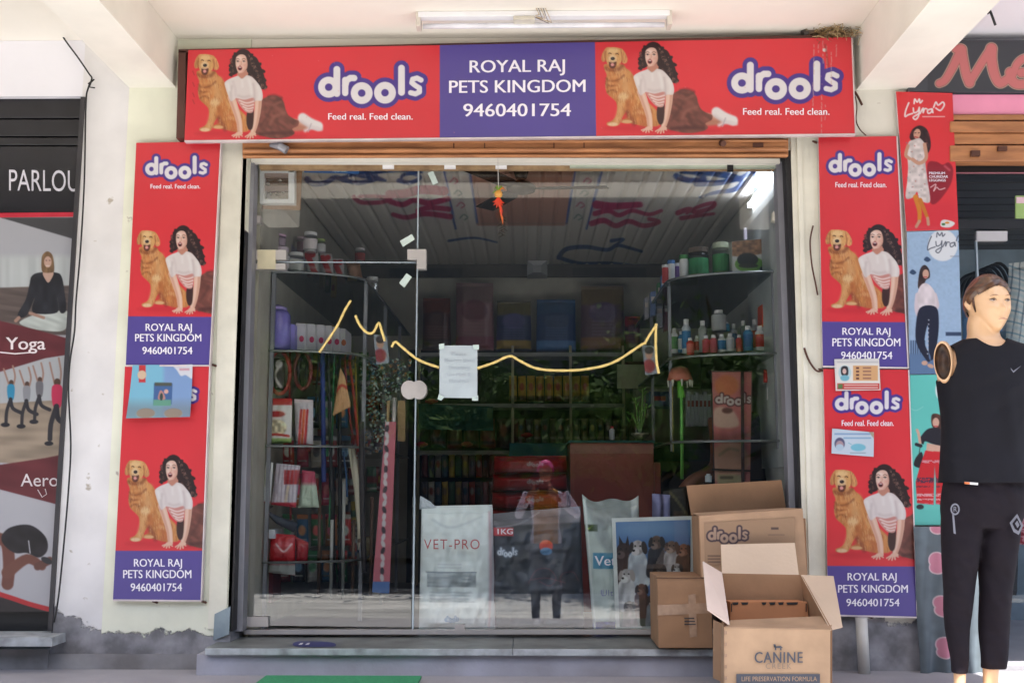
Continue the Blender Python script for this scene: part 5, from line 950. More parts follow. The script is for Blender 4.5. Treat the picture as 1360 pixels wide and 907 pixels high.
# ---- the dogs picture leaning on the glass
pr = root('dog_picture', 'white edged picture of many dogs on blue leaning against the glass', 'picture', (P(870, 836, .25).x, .25, ZS))
slab([(812.5, 688), (921, 685), (921, 835), (818, 838)], .25, .262).go('picture_mount', M('white picture mount', (226, 232, 230), .5), pr)
def dogs(c):
    c.C[:] = np.array((96, 142, 200)) / 255; c.rect(815, 690, 925, 712, (118, 162, 214), 6); c.rect(815, 800, 925, 840, (86, 104, 96), 8)
    c.ell(860, 702, 34, 9, (140, 180, 224), 6, a=.7)
    def dog(x, y, s, body, head, ear, ears=0):
        c.poly([(x - 9 * s, y + 8 * s), (x + 7 * s, y + 6 * s), (x + 13 * s, y + 24 * s), (x + 13 * s, y + 46 * s), (x - 12 * s, y + 46 * s), (x - 12 * s, y + 24 * s)], body, .8, tex=(.25, 5, 9, int(x), 10)); c.ell(x, y, 8 * s, 9 * s, head, .7, tex=(.15, 4, 4, int(y), 0)); c.ell(x - 3 * s, y + 5 * s, 5 * s, 4.5 * s, tuple(min(255, v + 50) for v in head), .8); c.ell(x - 5 * s, y + 3.5 * s, 1.8 * s, 1.5 * s, (24, 22, 26), .4)
        if ears: c.poly([(x - 5 * s, y - 6 * s), (x - 5 * s, y - 17 * s), (x, y - 8 * s)], ear, .5, False); c.poly([(x + 2 * s, y - 7 * s), (x + 5 * s, y - 17 * s), (x + 7 * s, y - 5 * s)], ear, .5, False)
        else: c.ell(x + 8 * s, y, 3.4 * s, 8 * s, ear, .6, -12); c.ell(x - 8 * s, y, 2.6 * s, 7 * s, ear, .6, 12)
        c.ell(x - 3 * s, y - 2 * s, 1.1 * s, 1.1 * s, (20, 18, 22), .4); c.ell(x + 3 * s, y - 2 * s, 1.1 * s, 1.1 * s, (20, 18, 22), .4)
    dog(828, 731, 1.15, (72, 48, 44), (66, 44, 42), (40, 30, 34), 1); dog(847, 727, 1.1, (206, 216, 226), (196, 190, 190), (44, 38, 42)); dog(872, 720, 1.0, (50, 50, 60), (116, 90, 76), (40, 34, 36)); dog(892, 726, .9, (206, 202, 204), (150, 118, 100), (96, 66, 56)); dog(908, 730, .9, (110, 74, 58), (150, 96, 70), (96, 56, 42))
    dog(899, 754, .7, (228, 228, 232), (220, 216, 214), (70, 62, 62)); dog(876, 756, .8, (38, 38, 44), (60, 50, 50), (30, 28, 30)); dog(832, 764, 1.0, (226, 226, 230), (214, 210, 210), (190, 180, 176)); dog(852, 782, .8, (92, 60, 54), (110, 72, 60), (56, 38, 38)); dog(868, 796, .8, (188, 190, 198), (176, 160, 150), (80, 66, 64)); dog(836, 804, .7, (140, 130, 130), (120, 104, 98), (70, 60, 60))
printed('print', [(817.5, 693), (917, 690), (917, 830), (823, 832)], .2475, dogs, (96, 142, 200), m_paper, pr, res=1.5)
# ---- paper notice, gold garland and small pieces on the glass
def pn(c): c.C *= (1 - .05 * (vnoise(c.X, c.Y, 14, 18, 60) - .5))[..., None]
no = root('paper_notice', 'white paper notice about distancing taped in the middle of the glass', 'notice', (P(609, 530, .1).x, .1, P(609, 530, .1).z))
printed('sheet', [(584, 459), (634, 459), (634, 529), (583.5, 528)], .104, pn, (222, 236, 242), m_paper, no, disp=lambda u, v: .006 * np.sin(u * 3.1) + .016 * (u * v) ** 6)
mn = M('pale grey handwriting', (184, 194, 204), .7)
for s_, x0, x1, y in (('Please', 600, 619, 472), ('Maintain Social', 590, 630, 481), ('Distancing', 596, 624, 490.5), ('Use Mask &', 594, 625, 499.5), ('Hand rub', 597, 623, 508)): text(s_, x0, x1, y - 4.6, y, .095, mn, no, -.004)
for q in ([(583, 457), (590, 456), (590, 463), (583, 464)], [(628, 458), (636, 458), (636, 464), (629, 464)], [(583, 523), (590, 527), (586, 532), (581, 530)], [(627, 527), (635, 525), (635, 532), (627, 532)]): slab(q, .092, .094).go('tape', m_tape, no)
k = 0
for q, lb in (([(568, 230), (575, 227), (582, 243), (575, 246)], 'pale tape scrap on the glass right below the shutter head'), ([(531, 320), (547, 311), (551, 318), (535, 328)], 'pale tape scrap just above the angled corner fitting'), ([(530, 376), (540, 363), (547, 368), (537, 382)], 'pale tape scrap just below the angled corner fitting')):
    slab(q, .109, .112).go('tape_scrap', m_tape, None, label=lb, cat='tape', group='tape scraps stuck on the glass')
def gar(pts, lb): MB().tube([P(x, y, .105) for x, y in smoothp(pts, False, 6)], [.0068 + .0008 * math.sin(i_ * 2.1) for i_ in range((len(pts) - 1) * 6 + 1)], 8).go('gold_garland', m_gold, None, smooth=True, label=lb, cat='garland', group='gold garland pieces on the glass')
gar([(424, 468), (446, 436), (458, 412), (466, 399)], 'short straight gold garland piece slanting up at the left end'); gar([(472, 419), (478, 432), (488, 442), (496, 441), (503, 429), (507, 440), (511, 453)], 'small curled gold garland piece between the slanting one and the long one')
gar([(520, 461), (525, 454), (534, 461), (556, 478), (583, 488)], 'gold garland piece running down to the left edge of the paper notice'); gar([(634, 489), (655, 482), (677, 473), (690, 479), (712, 489), (742, 492), (780, 490), (815, 481), (850, 459), (858, 455)], 'long gold garland swag right of the paper notice'); gar([(856, 457), (862, 446), (871, 433), (871, 433), (871, 460), (872, 480), (875, 496)], 'gold garland end folded into a sharp peak at the right')
# lemon and chilli charm on its thread
ch = root('chilli_charm', 'lemon and red chilli charm hanging on a thread before the glass', 'charm', (P(664, 300, .0).x, 0, P(664, 300, 0).z))
MB().tube([P(661, 201, 0), P(662, 250, 0)], .0018, 5).go('thread', M('white thread', (226, 222, 216), .7), ch); MB().tube([P(657, 203, 0), P(658, 198, 0), P(661, 198, 0)], .001, 5).go('hook', m_steel, ch)
ct = P(662, 259, 0); MB().lathe((ct.x, 0, ct.z - .017), [(.005, 0), (.018, .008), (.022, .02), (.017, .034), (.005, .042)], 14).go('lemon', M('dull orange lemon', (230, 168, 80), .5), ch, smooth=True)
for k, (dx, dy, c_) in enumerate(((-6, -5, (120, 150, 50)), (4, -7, (110, 160, 50)), (9, -4, (232, 130, 40)), (-8, 4, (120, 150, 40)), (7, -8, (120, 160, 60)), (-3, -9, (130, 160, 60)))): MB().tube([P(662, 254, 0), P(662 + dx * .6, 252 + dy * .6, -.004), P(662 + dx, 255 + dy * .5, -.006)], [.004, .005, .001], 7).go('chilli', M('charm %d' % c_[0], c_, .4), ch)
for dx, dy in ((-7, 14), (-3, 18), (2, 20), (6, 14), (8, 10), (-8, 8), (6, 26), (5, 33)): MB().tube([P(662, 262, -.003), P(662 + dx * .6, 264 + dy * .5, -.008), P(662 + dx, 262 + dy * .8, -.003)], [.004, .005, .001], 7).go('chilli', M('red chilli', (226, 64, 32), .35), ch)
MB().tube([P(664, 280, .0), P(667, 290, 0), P(668, 298, 0)], [.004, .006, .001], 7).go('chilli', M('orange chilli', (226, 110, 50), .4), ch)
for k in range(14):
    y = 288 + k * 1.9; x = 667 + 2 * math.sin(k); MB().tube([P(x, y, .003), P(x + (-1) ** k * 5, y + 2 + k % 3, 0)], [.003, .001], 5).go('dried_leaf', M('dried leaf', (60, 54, 46), .8), ch)
# floodlight box in its cardboard surround, sun blue sticker
fl = root('floodlight', 'white framed floodlight in a cardboard surround at the upper left of the glass', 'light', (P(368, 270, .2).x, .2, P(368, 270, .2).z))
slab([(338, 217), (401, 218), (399, 279), (336, 277)], .2, .21).go('cardboard_surround', m_card2, fl)
for q in (rect(345, 224, 390, 229), rect(345, 264.5, 390, 270), rect(345, 224, 350.5, 270), rect(383, 224, 391, 270)): slab(q, .15 + .001 * (q[0][1] > 230) + .002 * (q[1][0] < 380), .2).go('frame', m_white, fl)
slab(rect(350, 229, 384, 265), .185, .195).go('reflector', M('mirror reflector', (150, 145, 142), .12, .95), fl); slab(rect(350, 229, 384, 236), .17, .185).go('reflector_bar', M('pinkish bar', (170, 150, 144), .4), fl); slab(rect(350, 247, 384, 254), .17, .185).go('reflector_bar', MATS['pinkish bar'], fl)
for x, y in ((356, 244), (372, 240), (368, 259), (376, 256), (359, 258)): MB().lathe((P(x, y, .18).x, .18, P(x, y, .18).z), [(.002, -.006), (.011, 0), (.002, .008)], 8).go('reflector_facet', m_steel, fl)
stk = root('blue_sticker', 'long blue sticker with white print along the top of the glass', 'sticker', (P(440, 230, .11).x, .11, P(440, 230, .11).z))
slab([(403, 217), (480, 219), (476, 231), (404, 229)], .113, .116).go('sticker_face', M('blue sticker', (44, 86, 138), .5, var=.1), stk); text('Hyderabad', 442, 461, 225.5, 229, .111, M('pale sticker print', (160, 190, 210), .5), stk, 0); text('Royal Kingdom', 432, 470, 220.5, 223.6, .111, MATS['pale sticker print'], stk, 0)
# ---- shelving
def shelfunit(label, cat, x_in, x_out, Yf, Yb, zs, side, rad=.3):
    r = root('display_shelf', label, cat, ((x_in + x_out) / 2, Yf, ZS))
    for z in zs:
        s_ = 1 if side == 'L' else -1; w_ = abs(x_out - x_in); t = np.linspace(0, math.pi / 2, 12)
        pts = [(x_in, Yf), *[(x_in + s_ * w_ * math.sin(a), Yf + rad * (1 - math.cos(a))) for a in t], (x_in + s_ * w_, Yb), (x_in, Yb)]
        V = [(x, y, z) for x, y in pts] + [(x, y, z - .012) for x, y in pts]; n = len(pts)
        f = [tuple(range(n)), tuple(range(2 * n - 1, n - 1, -1))] + [(i, i + n, (i + 1) % n + n, (i + 1) % n) for i in range(n)]
        obj('shelf_board', V, f, m_shelf, r); MB().tube([(x, y, z - .006) for x, y in pts[1:13]] + [(x_in + s_ * w_, Yb, z - .006)], .007, 6).go('shelf_rim', M('grey shelf rim', (120, 124, 126), .3, .4), r)
    return r
zt_, zb_ = 2.68, 2.24
ls = shelfunit('smoked glass corner shelves along the left shop wall', 'shelf', XR0 + .005, XR0 + .5, .42, 2.9, (zt_, zb_, 1.72, 1.1), 'L')
for y in (.75, 1.6, 2.4): MB().box((XR0 + .47, y, ZS), (XR0 + .49, y + .02, zt_ + .01)).go('post', m_alu, ls)
MB().box((XR0 + .01, .42, ZS), (XR0 + .03, .44, zt_)).go('post', m_alu, ls)
rs = shelfunit('smoked glass corner shelves along the right shop wall', 'shelf', XR1 - .005, XR1 - .58, .5, 2.6, (2.69, zb_ - .01, 1.75), 'R')
for y, x in ((.9, XR1 - .56), (1.8, XR1 - .56), (.52, XR1 - .03)): MB().box((x, y, 1.7), (x + .018, y + .018, 2.7)).go('post', m_alu, rs)
MB().box((XR1 - .02, .3, 1.6), (XR1 - .004, 1.2, 3.1)).go('back_board', M('pale shelf back', (190, 196, 196), .5), rs)
bs = root('wall_shelf', 'long dark shelves across the back wall of the shop', 'shelf', (0, YB - .3, ZS))
for py_ in (468, 536, 598): 
    z = P(700, py_, YB - .3).z; MB().box((-.85, YB - .3, z - .03), (.75, YB - .001, z)).go('shelf_board', M('pale shelf edge', (150, 150, 148), .5), bs)
for x in (-.85, -.12, .33, .74): MB().box((x, YB - .29, ZS), (x + .02, YB - .27, P(0, 460, YB - .3).z)).go('post', M('cream post', (178, 166, 140), .5), bs)
MB().box((-.95, YB - .02, ZS), (.85, YB - .002, P(0, 466, YB).z)).go('back_board', M('dark shelf backing', (48, 50, 52), .8), bs)
# generic goods; every one stands at the pixel where the photograph shows it
def bottle(label, px, pyb, pyt, wpx, Y, body, cap, lab=None, group=None, cat='bottle', name='bottle', clear=False, neck=.5):
    b = P(px, pyb, Y); h = P(px, pyt, Y).z - b.z; R = wpx * pxs(Y) / 2; r = root(name, label, cat, tuple(b), group)
    MB().lathe(b, [(R * .92, 0), (R, h * .03), (R, h * .74), (R * neck, h * .84), (R * neck, h * .86)], 18).go('bottle_body', m_clear if clear else K(body), r, smooth=False)
    MB().lathe((b.x, b.y, b.z + h * .84), [(R * neck * 1.15, 0), (R * neck * 1.15, h * .15), (R * neck * .8, h * .16)], 14).go('cap', K(cap), r)
    if lab: MB().lathe((b.x, b.y, b.z + h * .15), [(R * 1.015, 0), (R * 1.015, h * .5)], 18, cap=False).go('label_band', K(lab), r)
    if clear: MB().lathe((b.x, b.y, b.z + .004), [(R * .85, 0), (R * .88, h * .62)], 14).go('contents', K(body), r)
    return r
def box(label, quad, Y, depth, body, marks=(), group=None, cat='box', name='packet_box', m=None):
    b = P(*quad[3], Y); r = root(name, label, cat, tuple(b), group); slab(quad, Y, Y + depth).go('box_body', m or K(body), r, auto=.002)
    for i, (q, c_) in enumerate(marks): slab(q, Y - .002 - .001 * i, Y).go('printed_mark', K(c_), r)
    return r
def pouch(label, quad, Y, paint, bg, group=None, cat='packet', name='hanging_packet', bulge=.02, m=None, seed=1, res=.9):
    return relief(name, quad, Y, paint, bg, m or m_bag, None, bulge=bulge, wr=.006, res=res, seed=seed, label=label, cat=cat, group=group)
G1 = 'jars and packs on the top left shelf'
for lb, px, yb, yt, wp, Y, bc, cc, lc in (('clear round jar nearest the left jamb on the top left shelf', 372, 362, 329, 24, .62, (206, 196, 204), (216, 200, 216), (226, 220, 226)), ('short jar with pinkish lid stacked on the jar by the left jamb', 372, 328, 312, 17, .62, (196, 170, 186), (206, 170, 196), None),
    ('clear jar of white treats left of the red bone packs', 393, 364, 336, 20, .66, (210, 206, 196), (222, 222, 224), (230, 228, 226)), ('clear jar stacked above the first red bone pack', 412, 336, 309, 19, .7, (200, 196, 196), (226, 224, 228), (226, 216, 220)), ('pale jar behind the tan pack on the left shelf', 494, 402, 368, 17, 1.5, (206, 204, 200), (226, 226, 226), None)):
    bottle(lb, px, yb, yt, wp, Y, bc, cc, lc, G1, 'jar', 'jar', True, .8)
def bonepk(k):
    def f(c):
        x = c.X.mean(); y = c.Y.mean(); c.C *= .95; c.line([(x - 4, y - 10), (x + 1, y + 2), (x + 4, y + 12)], 3.6, (206, 44, 50), .8); c.ell(x - 6, y - 12, 5, 5, (206, 44, 50), .7); c.ell(x + 1, y - 13, 4, 4, (206, 44, 50), .7); c.ell(x + 5, y + 12, 4.4, 4.4, (206, 44, 50), .7); c.rect(x - 8, y + 2, x + 8, y + 6, (220, 206, 196), 1, a=.5)
    return f
for k, (x0, y0, x1, y1) in enumerate(((404, 332, 422, 371), (425, 336, 441, 374), (442, 343, 456, 380))):
    pouch(('first', 'second', 'third')[k] + ' clear pack of red chew bones counted from the left on the top shelf', [(x0, y0), (x1, y0 + 1), (x1 + 3, y1 + 2), (x0 + 3, y1)], .75 + .18 * k, bonepk(k), (196, 190, 190), 'red bone packs')
pouch('tan crinkled treat pack right of the red bone packs', [(459, 346), (478, 350), (486, 394), (466, 384)], 1.35, lambda c: c.ell(470, 362, 6, 9, (206, 160, 130), 2), (150, 110, 80))
slab([(383, 298), (386, 297), (387, 337), (384, 338)], .9, 1.3).go('shelf_divider', M('lilac grey panel', (160, 156, 176), .5), None, label='thin upright lilac grey panel standing on the top left shelf', cat='panel')
# second left shelf
cr = root('pet_carrier', 'translucent violet pet carrier tub on the second left shelf', 'carrier', tuple(P(368, 466, .52)))
bb = P(368, 466, .55); MB().lathe(bb, [(.07, 0), (.075, .02), (.07, .2), (.055, .225), (.03, .235)], 24).go('tub', M('violet plastic', (140, 128, 222), .25, var=.15, coat=.5), cr, smooth=True); MB().lathe((bb.x, bb.y, bb.z + .232), [(.05, 0), (.05, .012), (.01, .03)], 16).go('lid', K((176, 160, 226)), cr)
for k, (x0, x1, yt, yb) in enumerate(((380, 392, 430, 467), (393, 406, 429, 467), (407, 419, 430, 467.5), (420, 431, 431, 468), (432, 441, 432, 469), (442, 451, 434, 470), (452, 459, 436, 471))):
    xm = (x0 + x1) / 2; cc = ((150, 140, 220) if k == 0 else (222, 218, 226))
    t = np.linspace(0, 2 * math.pi, 13)[:-1]; dot = [(xm + 1 + 3.2 * math.cos(a), 449 + k + 4.2 * math.sin(a)) for a in t]
    r = box(('%s white carton with pink dot on the second left shelf' % ('violet first', 'second', 'third', 'fourth', 'fifth', 'sixth', 'seventh')[k]) if k else 'violet carton beside the white dotted cartons on the second left shelf', [(x0, yt), (x1 - .5, yt + .5), (x1 - .5, yb), (x0, yb)], .58 + .06 * k, .22, cc, (), 'dotted cartons on the left shelf')
    if k: onm(dot, .58 + .06 * k - .002, 'pink_dot', K((206, 44, 104) if k < 6 else (226, 120, 60)), r)
# hanging goods on the left
rail = MB().tube([P(345, 469, .5), P(500, 476, 1.2)], .006, 6).go('hanging_rail', m_alu, None, label='thin metal rail under the left shelf holding leashes', cat='rail')
def ringleash(label, cx, cy, rx, ry, Y, col):
    MB().tube([P(cx + rx * math.cos(a), cy + ry * math.sin(a), Y + .01 * math.sin(3 * a)) for a in np.linspace(0, 2 * math.pi, 30)], .011, 7).go('coiled_leash', K(col), None, smooth=True, label=label, cat='leash', group='coiled leashes on the left')
ringleash('red coiled leash nearest the left jamb under the cartons', 371, 495, 14, 28, .5, (150, 44, 40)); ringleash('dark red coiled leash beside the first coiled one', 402, 492, 11, 24, .55, (104, 34, 38)); ringleash('black coiled leash hanging inside the dark red one', 402, 496, 6, 22, .6, (30, 28, 30))
pouch('black and white card of a leash set inside the red coil', [(364, 476), (379, 476), (379, 518), (364, 518)], .52, lambda c: (c.ell(371, 484, 5, 6, (214, 210, 206), 1), c.line([(370, 490), (366, 500), (374, 514)], 2, (206, 200, 196), 1)), (56, 46, 46))
def toypk(c): c.rect(350, 528, 392, 538, (196, 60, 60), .7); c.ell(368, 550, 13, 6, (226, 206, 196), .6); c.ell(368, 550, 11, 4, (176, 50, 54), .6); c.ell(368, 568, 14, 11, (226, 214, 180), 1, tex=(.3, 4, 4, 61, 0)); c.rect(350, 582, 392, 590, (150, 190, 90), 1, a=.8); c.line([(354, 580), (366, 577), (384, 579)], 1.6, (196, 60, 56))
pouch('white and red treat packet hanging under the red coiled leash', [(351, 529), (388, 529), (387, 588), (350, 590)], .5, toypk, (230, 226, 222), 'treat packets hanging on the left', seed=11)
def stickpk(c): 
    c.rect(388, 528, 420, 534, (226, 210, 214), .6); c.rect(390, 590, 420, 600, (196, 60, 84), .6)
    for x, cl in ((401, (206, 60, 60)), (405, (222, 96, 56)), (409, (206, 50, 60))): c.line([(x, 545), (x - 3, 590)], 1.6, cl, .6)
pouch('clear packet of red chew sticks right of the white and red packet', [(391, 530), (416, 531), (416, 595), (393, 594)], .56, stickpk, (206, 200, 206), 'treat packets hanging on the left', seed=12)
def lowpk(c): c.rect(325, 615, 365, 625, (226, 226, 222), .7); c.rect(331, 616, 356, 646, (206, 206, 190), .6); c.ell(346, 632, 6, 8, (90, 150, 70), 1); c.poly([(336, 641), (346, 622), (352, 640)], (60, 120, 60), .6); c.rect(334, 642, 352, 646, (176, 160, 80), .6); c.line([(344, 648), (343, 668)], 1.6, (206, 196, 170)); c.rect(322, 666, 365, 672, (196, 60, 76), .6)
pouch('white packet with green picture hanging low at the left jamb', [(330, 613), (363, 614), (359, 668), (326, 668)], .45, lowpk, (226, 226, 228), 'treat packets hanging on the left', seed=13)
def lowpk2(c): c.rect(378, 624, 400, 643, (180, 50, 54), .7); [c.line([(367 + k * 5, 617), (364 + k * 5, 668)], .7, (120, 104, 120), .6, a=.5) for k in range(7)]; c.line([(384, 646), (380, 668)], 1.8, (226, 206, 186)); c.rect(355, 667, 400, 676, (196, 60, 76), .6)
pouch('striped packet with red label beside the low green picture packet', [(367, 615), (399, 618), (393, 674), (360, 670)], .5, lowpk2, (214, 204, 214), 'treat packets hanging on the left', seed=14)
pouch('narrow packet with pink top and pale green body at the end of the low row', [(401, 624), (418, 626), (424, 674), (396, 674)], .58, lambda c: c.rect(395, 620, 425, 642, (190, 70, 96), 3), (190, 206, 186), 'treat packets hanging on the left', seed=15)
rng = random.Random(3)
for k, (x0, y0, x1, y1, col, wd) in enumerate(((385, 470, 386, 690, (150, 30, 34), 3), (428, 470, 430, 640, (40, 60, 130), 7), (436, 474, 441, 660, (34, 34, 40), 5), (444, 470, 437, 700, (40, 120, 76), 2.6), (450, 474, 452, 790, (26, 26, 30), 6), (424, 470, 420, 560, (60, 60, 66), 3), (458, 478, 470, 590, (160, 40, 44), 3), (464, 480, 476, 600, (196, 60, 50), 4), (472, 482, 478, 610, (190, 160, 60), 2.4), (480, 560, 484, 760, (48, 40, 44), 8), (412, 560, 410, 600, (150, 40, 60), 4), (433, 590, 432, 606, (50, 140, 80), 9), (456, 600, 461, 660, (40, 90, 140), 3), (470, 600, 476, 700, (44, 36, 40), 6), (440, 620, 442, 780, (40, 34, 38), 8), (340, 540, 338, 600, (70, 110, 110), 10), (346, 690, 345, 780, (120, 40, 50), 5), (354, 600, 353, 760, (120, 34, 38), 2.4))):
    Y = .62 + .04 * (k % 9); xm = (x0 + x1) / 2
    MB().tube([P(x, y, Y) for x, y in smoothp([(x0, y0), (xm + rng.uniform(-2, 2), (y0 + y1) / 2), (x1, y1)], False, 5)], wd * pxs(Y) / 2, 6).go('hanging_leash', K(col), None, smooth=True, label='%s leash or strap hanging %s at the left of the shop' % (('dark red', 'navy blue', 'charcoal', 'green', 'thick black', 'grey', 'brick red', 'orange red', 'mustard', 'brown black', 'crimson', 'short green', 'steel blue', 'dark brown', 'long brown', 'grey teal', 'low maroon', 'thin maroon')[k], ('beside the white packets', 'under the cartons', 'under the cartons', 'down to the low packets', 'almost to the floor', 'by the cartons', 'by the tan flag', 'by the tan flag', 'by the tan flag', 'near the pink board', 'over the packets', 'under the cartons', 'behind the tan flag', 'behind the tan flag', 'to the floor', 'by the jamb', 'by the jamb', 'by the jamb')[k]), cat='leash', group='leashes and straps hanging at the left')
pouch('tan triangular cloth with red print hanging among the leashes', [(452, 488), (458, 500), (466, 540), (442, 552)], .68, lambda c: c.line([(446, 520), (454, 512), (462, 516)], 1.8, (190, 70, 60), .8), (206, 160, 116), None, 'cloth', 'hanging_cloth', .008, m_fabric)
slab([(462, 592), (472, 598), (474, 640), (477, 700), (470, 700), (466, 650)][:4], .7, .705).go('hanging_tag', K((222, 214, 190)), None, label='pale cream bone shaped tag hanging low among the leashes', cat='tag')
MB().tube([P(468, 592, .7), P(474, 640, .7), P(478, 700, .7), P(476, 730, .7)], [.012, .02, .016, .004], 8).go('hanging_chew', K((224, 214, 190)), None, smooth=True, label='long pale rawhide chew hanging left of the pink board', cat='dog chew')
def redpk(c): c.ell(376, 726, 14, 8, (226, 150, 150), 1, a=.4); c.line([(368, 722), (378, 732), (388, 722)], 1.2, (236, 200, 200), .8); c.rect(350, 748, 412, 765, (226, 226, 226), 3)
pouch('red and white packed shirt on the low shelf by the left jamb', [(360, 708), (392, 710), (392, 764), (356, 760)], .55, redpk, (196, 30, 40), None, seed=16); pouch('second red packed shirt behind the red and white one', [(392, 712), (410, 720), (408, 750), (393, 744)], .6, lambda c: None, (170, 34, 44), None, seed=17)
MB().tube([P(361, 672, .6), P(352, 678, .5), P(368, 690, .55), P(392, 700, .6)], [.008, .01, .02, .03], 8).go('grooming_tool', K((70, 76, 90)), None, smooth=True, label='grey handled grooming tool above the red packed shirt', cat='tool')
slab(rect(345, 703, 365, 715), .52, .7).go('packet_box', K((226, 230, 240)), None, label='small white box behind the red packed shirt', cat='box')
slab(rect(347, 806 - 60, 362, 835 - 35), .6, .8).go('packet_box', K((120, 36, 44)), None, label='dark red box on the floor by the left jamb', cat='box')
# glitter garland of small treat packets in the middle left
g = MB(); rg = random.Random(5); mats_ = [K(c_) for c_ in ((150, 176, 160), (70, 110, 130), (170, 190, 180), (90, 120, 90), (150, 110, 70), (190, 200, 190))]
for x0, x1, y0, y1, nn in ((478, 500, 474, 540, 130), (493, 520, 470, 600, 330), (520, 545, 476, 520, 120), (485, 500, 540, 600, 50)):
    for k in range(nn):
        x = rg.uniform(x0, x1); y = rg.uniform(y0, y1); p = P(x, y, 1.0 + rg.uniform(-.1, .1)); s1 = rg.uniform(.005, .013); u = Vector((rg.uniform(-1, 1), rg.uniform(-1, 1), rg.uniform(-1, 1))).normalized() * s1; w_ = u.orthogonal().normalized() * s1
        g.add([p - u, p + w_, p + u, p - w_], [(0, 1, 2, 3)], rg.randrange(6))
g.go('foil_streamers', mats_, None, kind='stuff', label='cluster of glittering foil treat strips hanging left of the door lock', cat='foil strips')
pb = root('sale_board', 'tall narrow pink board with a printed strip leaning inside the door', 'board', tuple(P(505, 786, .4)))
def pinkp(c): c.rect(490, 772, 530, 790, (90, 130, 196), 1); [c.ell(514.5 - .035 * (k * 9), 560 + k * 9, 2.6, 5, ((226, 220, 222), (60, 50, 60))[k % 3 == 1], .8, 20 * math.sin(k * 9)) for k in range(24)]
printed('board_face', [(512, 560), (526, 560), (517, 788), (494, 786)], .4, pinkp, (214, 116, 130), m_paper, pb); slab([(512, 560), (526, 560), (517, 788), (494, 786)], .402, .412).go('board', K((190, 100, 110)), pb)
MB().tube([P(524, 528, .42), P(520, 640, .42)], .011, 8).go('steel_pole', m_steel, None, smooth=True, label='upright steel pole behind the pink board', cat='pole'); MB().tube([P(516, 532, .46), P(514, 600, .46)], .008, 8).go('wooden_rod', K((176, 150, 110)), None, label='thin wooden rod beside the steel pole', cat='rod'); slab(rect(528, 532, 538, 586), .5, .51).go('hanging_card', K((150, 122, 84)), None, label='tan card hanging right of the steel pole', cat='card')
MB().tube([P(477, 720, .7), P(478, 610, .7)], .01, 8).go('wooden_rod', K((120, 96, 80)), None, label='brown rod standing left of the pink board', cat='rod')
for k, (x, y0, y1, c_) in enumerate(((457, 640, 795, (196, 196, 190)), (441, 690, 795, (206, 206, 200)), (494, 660, 790, (96, 66, 50)), (470, 690, 790, (110, 84, 66)), (425, 650, 790, (110, 84, 66)))):
    MB().tube([P(x, y0, .75), P(x - 2, y1, .75)], .01, 8).go('broom_stick', K(c_), None, smooth=True, label=('white stick under the green leash', 'white stick nearest the low packets', 'reddish stick right against the pink board', 'brown stick under the rawhide chew', 'tan stick below the narrow packet')[k], cat='stick', group='sticks standing on the floor at the left')
# oval picture stickers on the pane
for q, lb in (((505, 464, 8, 30), 'oval portrait sticker beside the left garland pieces'), ((862, 478, 12, 27), 'oval portrait sticker under the right garland peak')):
    cx_, cy2, rx_, ry_ = q
    def ov(c, cx_=cx_, cy2=cy2): c.ell(cx_, cy2 - 8, 5, 7, (196, 150, 130), 1); c.ell(cx_, cy2 - 13, 6, 5, (60, 46, 44), 1); c.ell(cx_, cy2 + 8, 8, 9, (150, 50, 60), 1.5)
    printed('portrait_sticker', [(cx_ - 9, cy2 - 20), (cx_ + 9, cy2 - 18), (cx_ + 12, cy2 + 18), (cx_ - 5, cy2 + 20)], .135, ov, (150, 160, 170), m_paper, None, label=lb, cat='sticker')
# right shelves: top row, second row
GB = 'bottles on the second right shelf'
def pres(c): c.poly([(970, 322), (1018, 316), (1018, 335), (972, 340)], (150, 110, 80), 1, tex=(.3, 4, 3, 62, 0)); c.ell(995, 351, 19, 11, (120, 176, 70), .8); c.ell(993, 345, 14, 9, (40, 46, 44), .8); c.ell(994, 353, 13, 3, (60, 60, 50), 1); c.ell(1012, 358, 3, 4, (60, 60, 60), .8)
bx = root('grooming_box', 'white box with a green oval picture at the end of the top right shelf', 'box', tuple(P(995, 364, .78))); printed('box_face', [(972, 321), (1018, 317), (1018, 364), (973, 366)], .78, pres, (222, 222, 214), m_paper, bx); slab([(972, 321), (1018, 317), (1018, 364), (973, 366)], .782, .95).go('box_body', K((206, 206, 200)), bx)
for k, (px, yb, yt, wp, c1_, c2_, c3_, lb, cl) in enumerate(((958, 369, 323, 23, (150, 190, 90), (176, 184, 160), (60, 140, 80), 'tall clear jar with green label left of the green picture box', True), (928, 372, 330, 28, (150, 180, 90), (90, 76, 66), (46, 130, 80), 'squat jar with green label and brown lid on the top right shelf', True), (909, 374, 339, 13, (222, 222, 224), (60, 130, 70), None, 'white tub with green lid on the top right shelf', False), (990, 318, 303, 5, (210, 200, 216), (226, 220, 226), None, 'slim white bottle standing behind the green picture box', False))):
    bottle(lb, px, yb, yt, wp, .9, c1_, c2_, c3_, 'jars on the top right shelf', 'jar', 'jar', cl, .85)
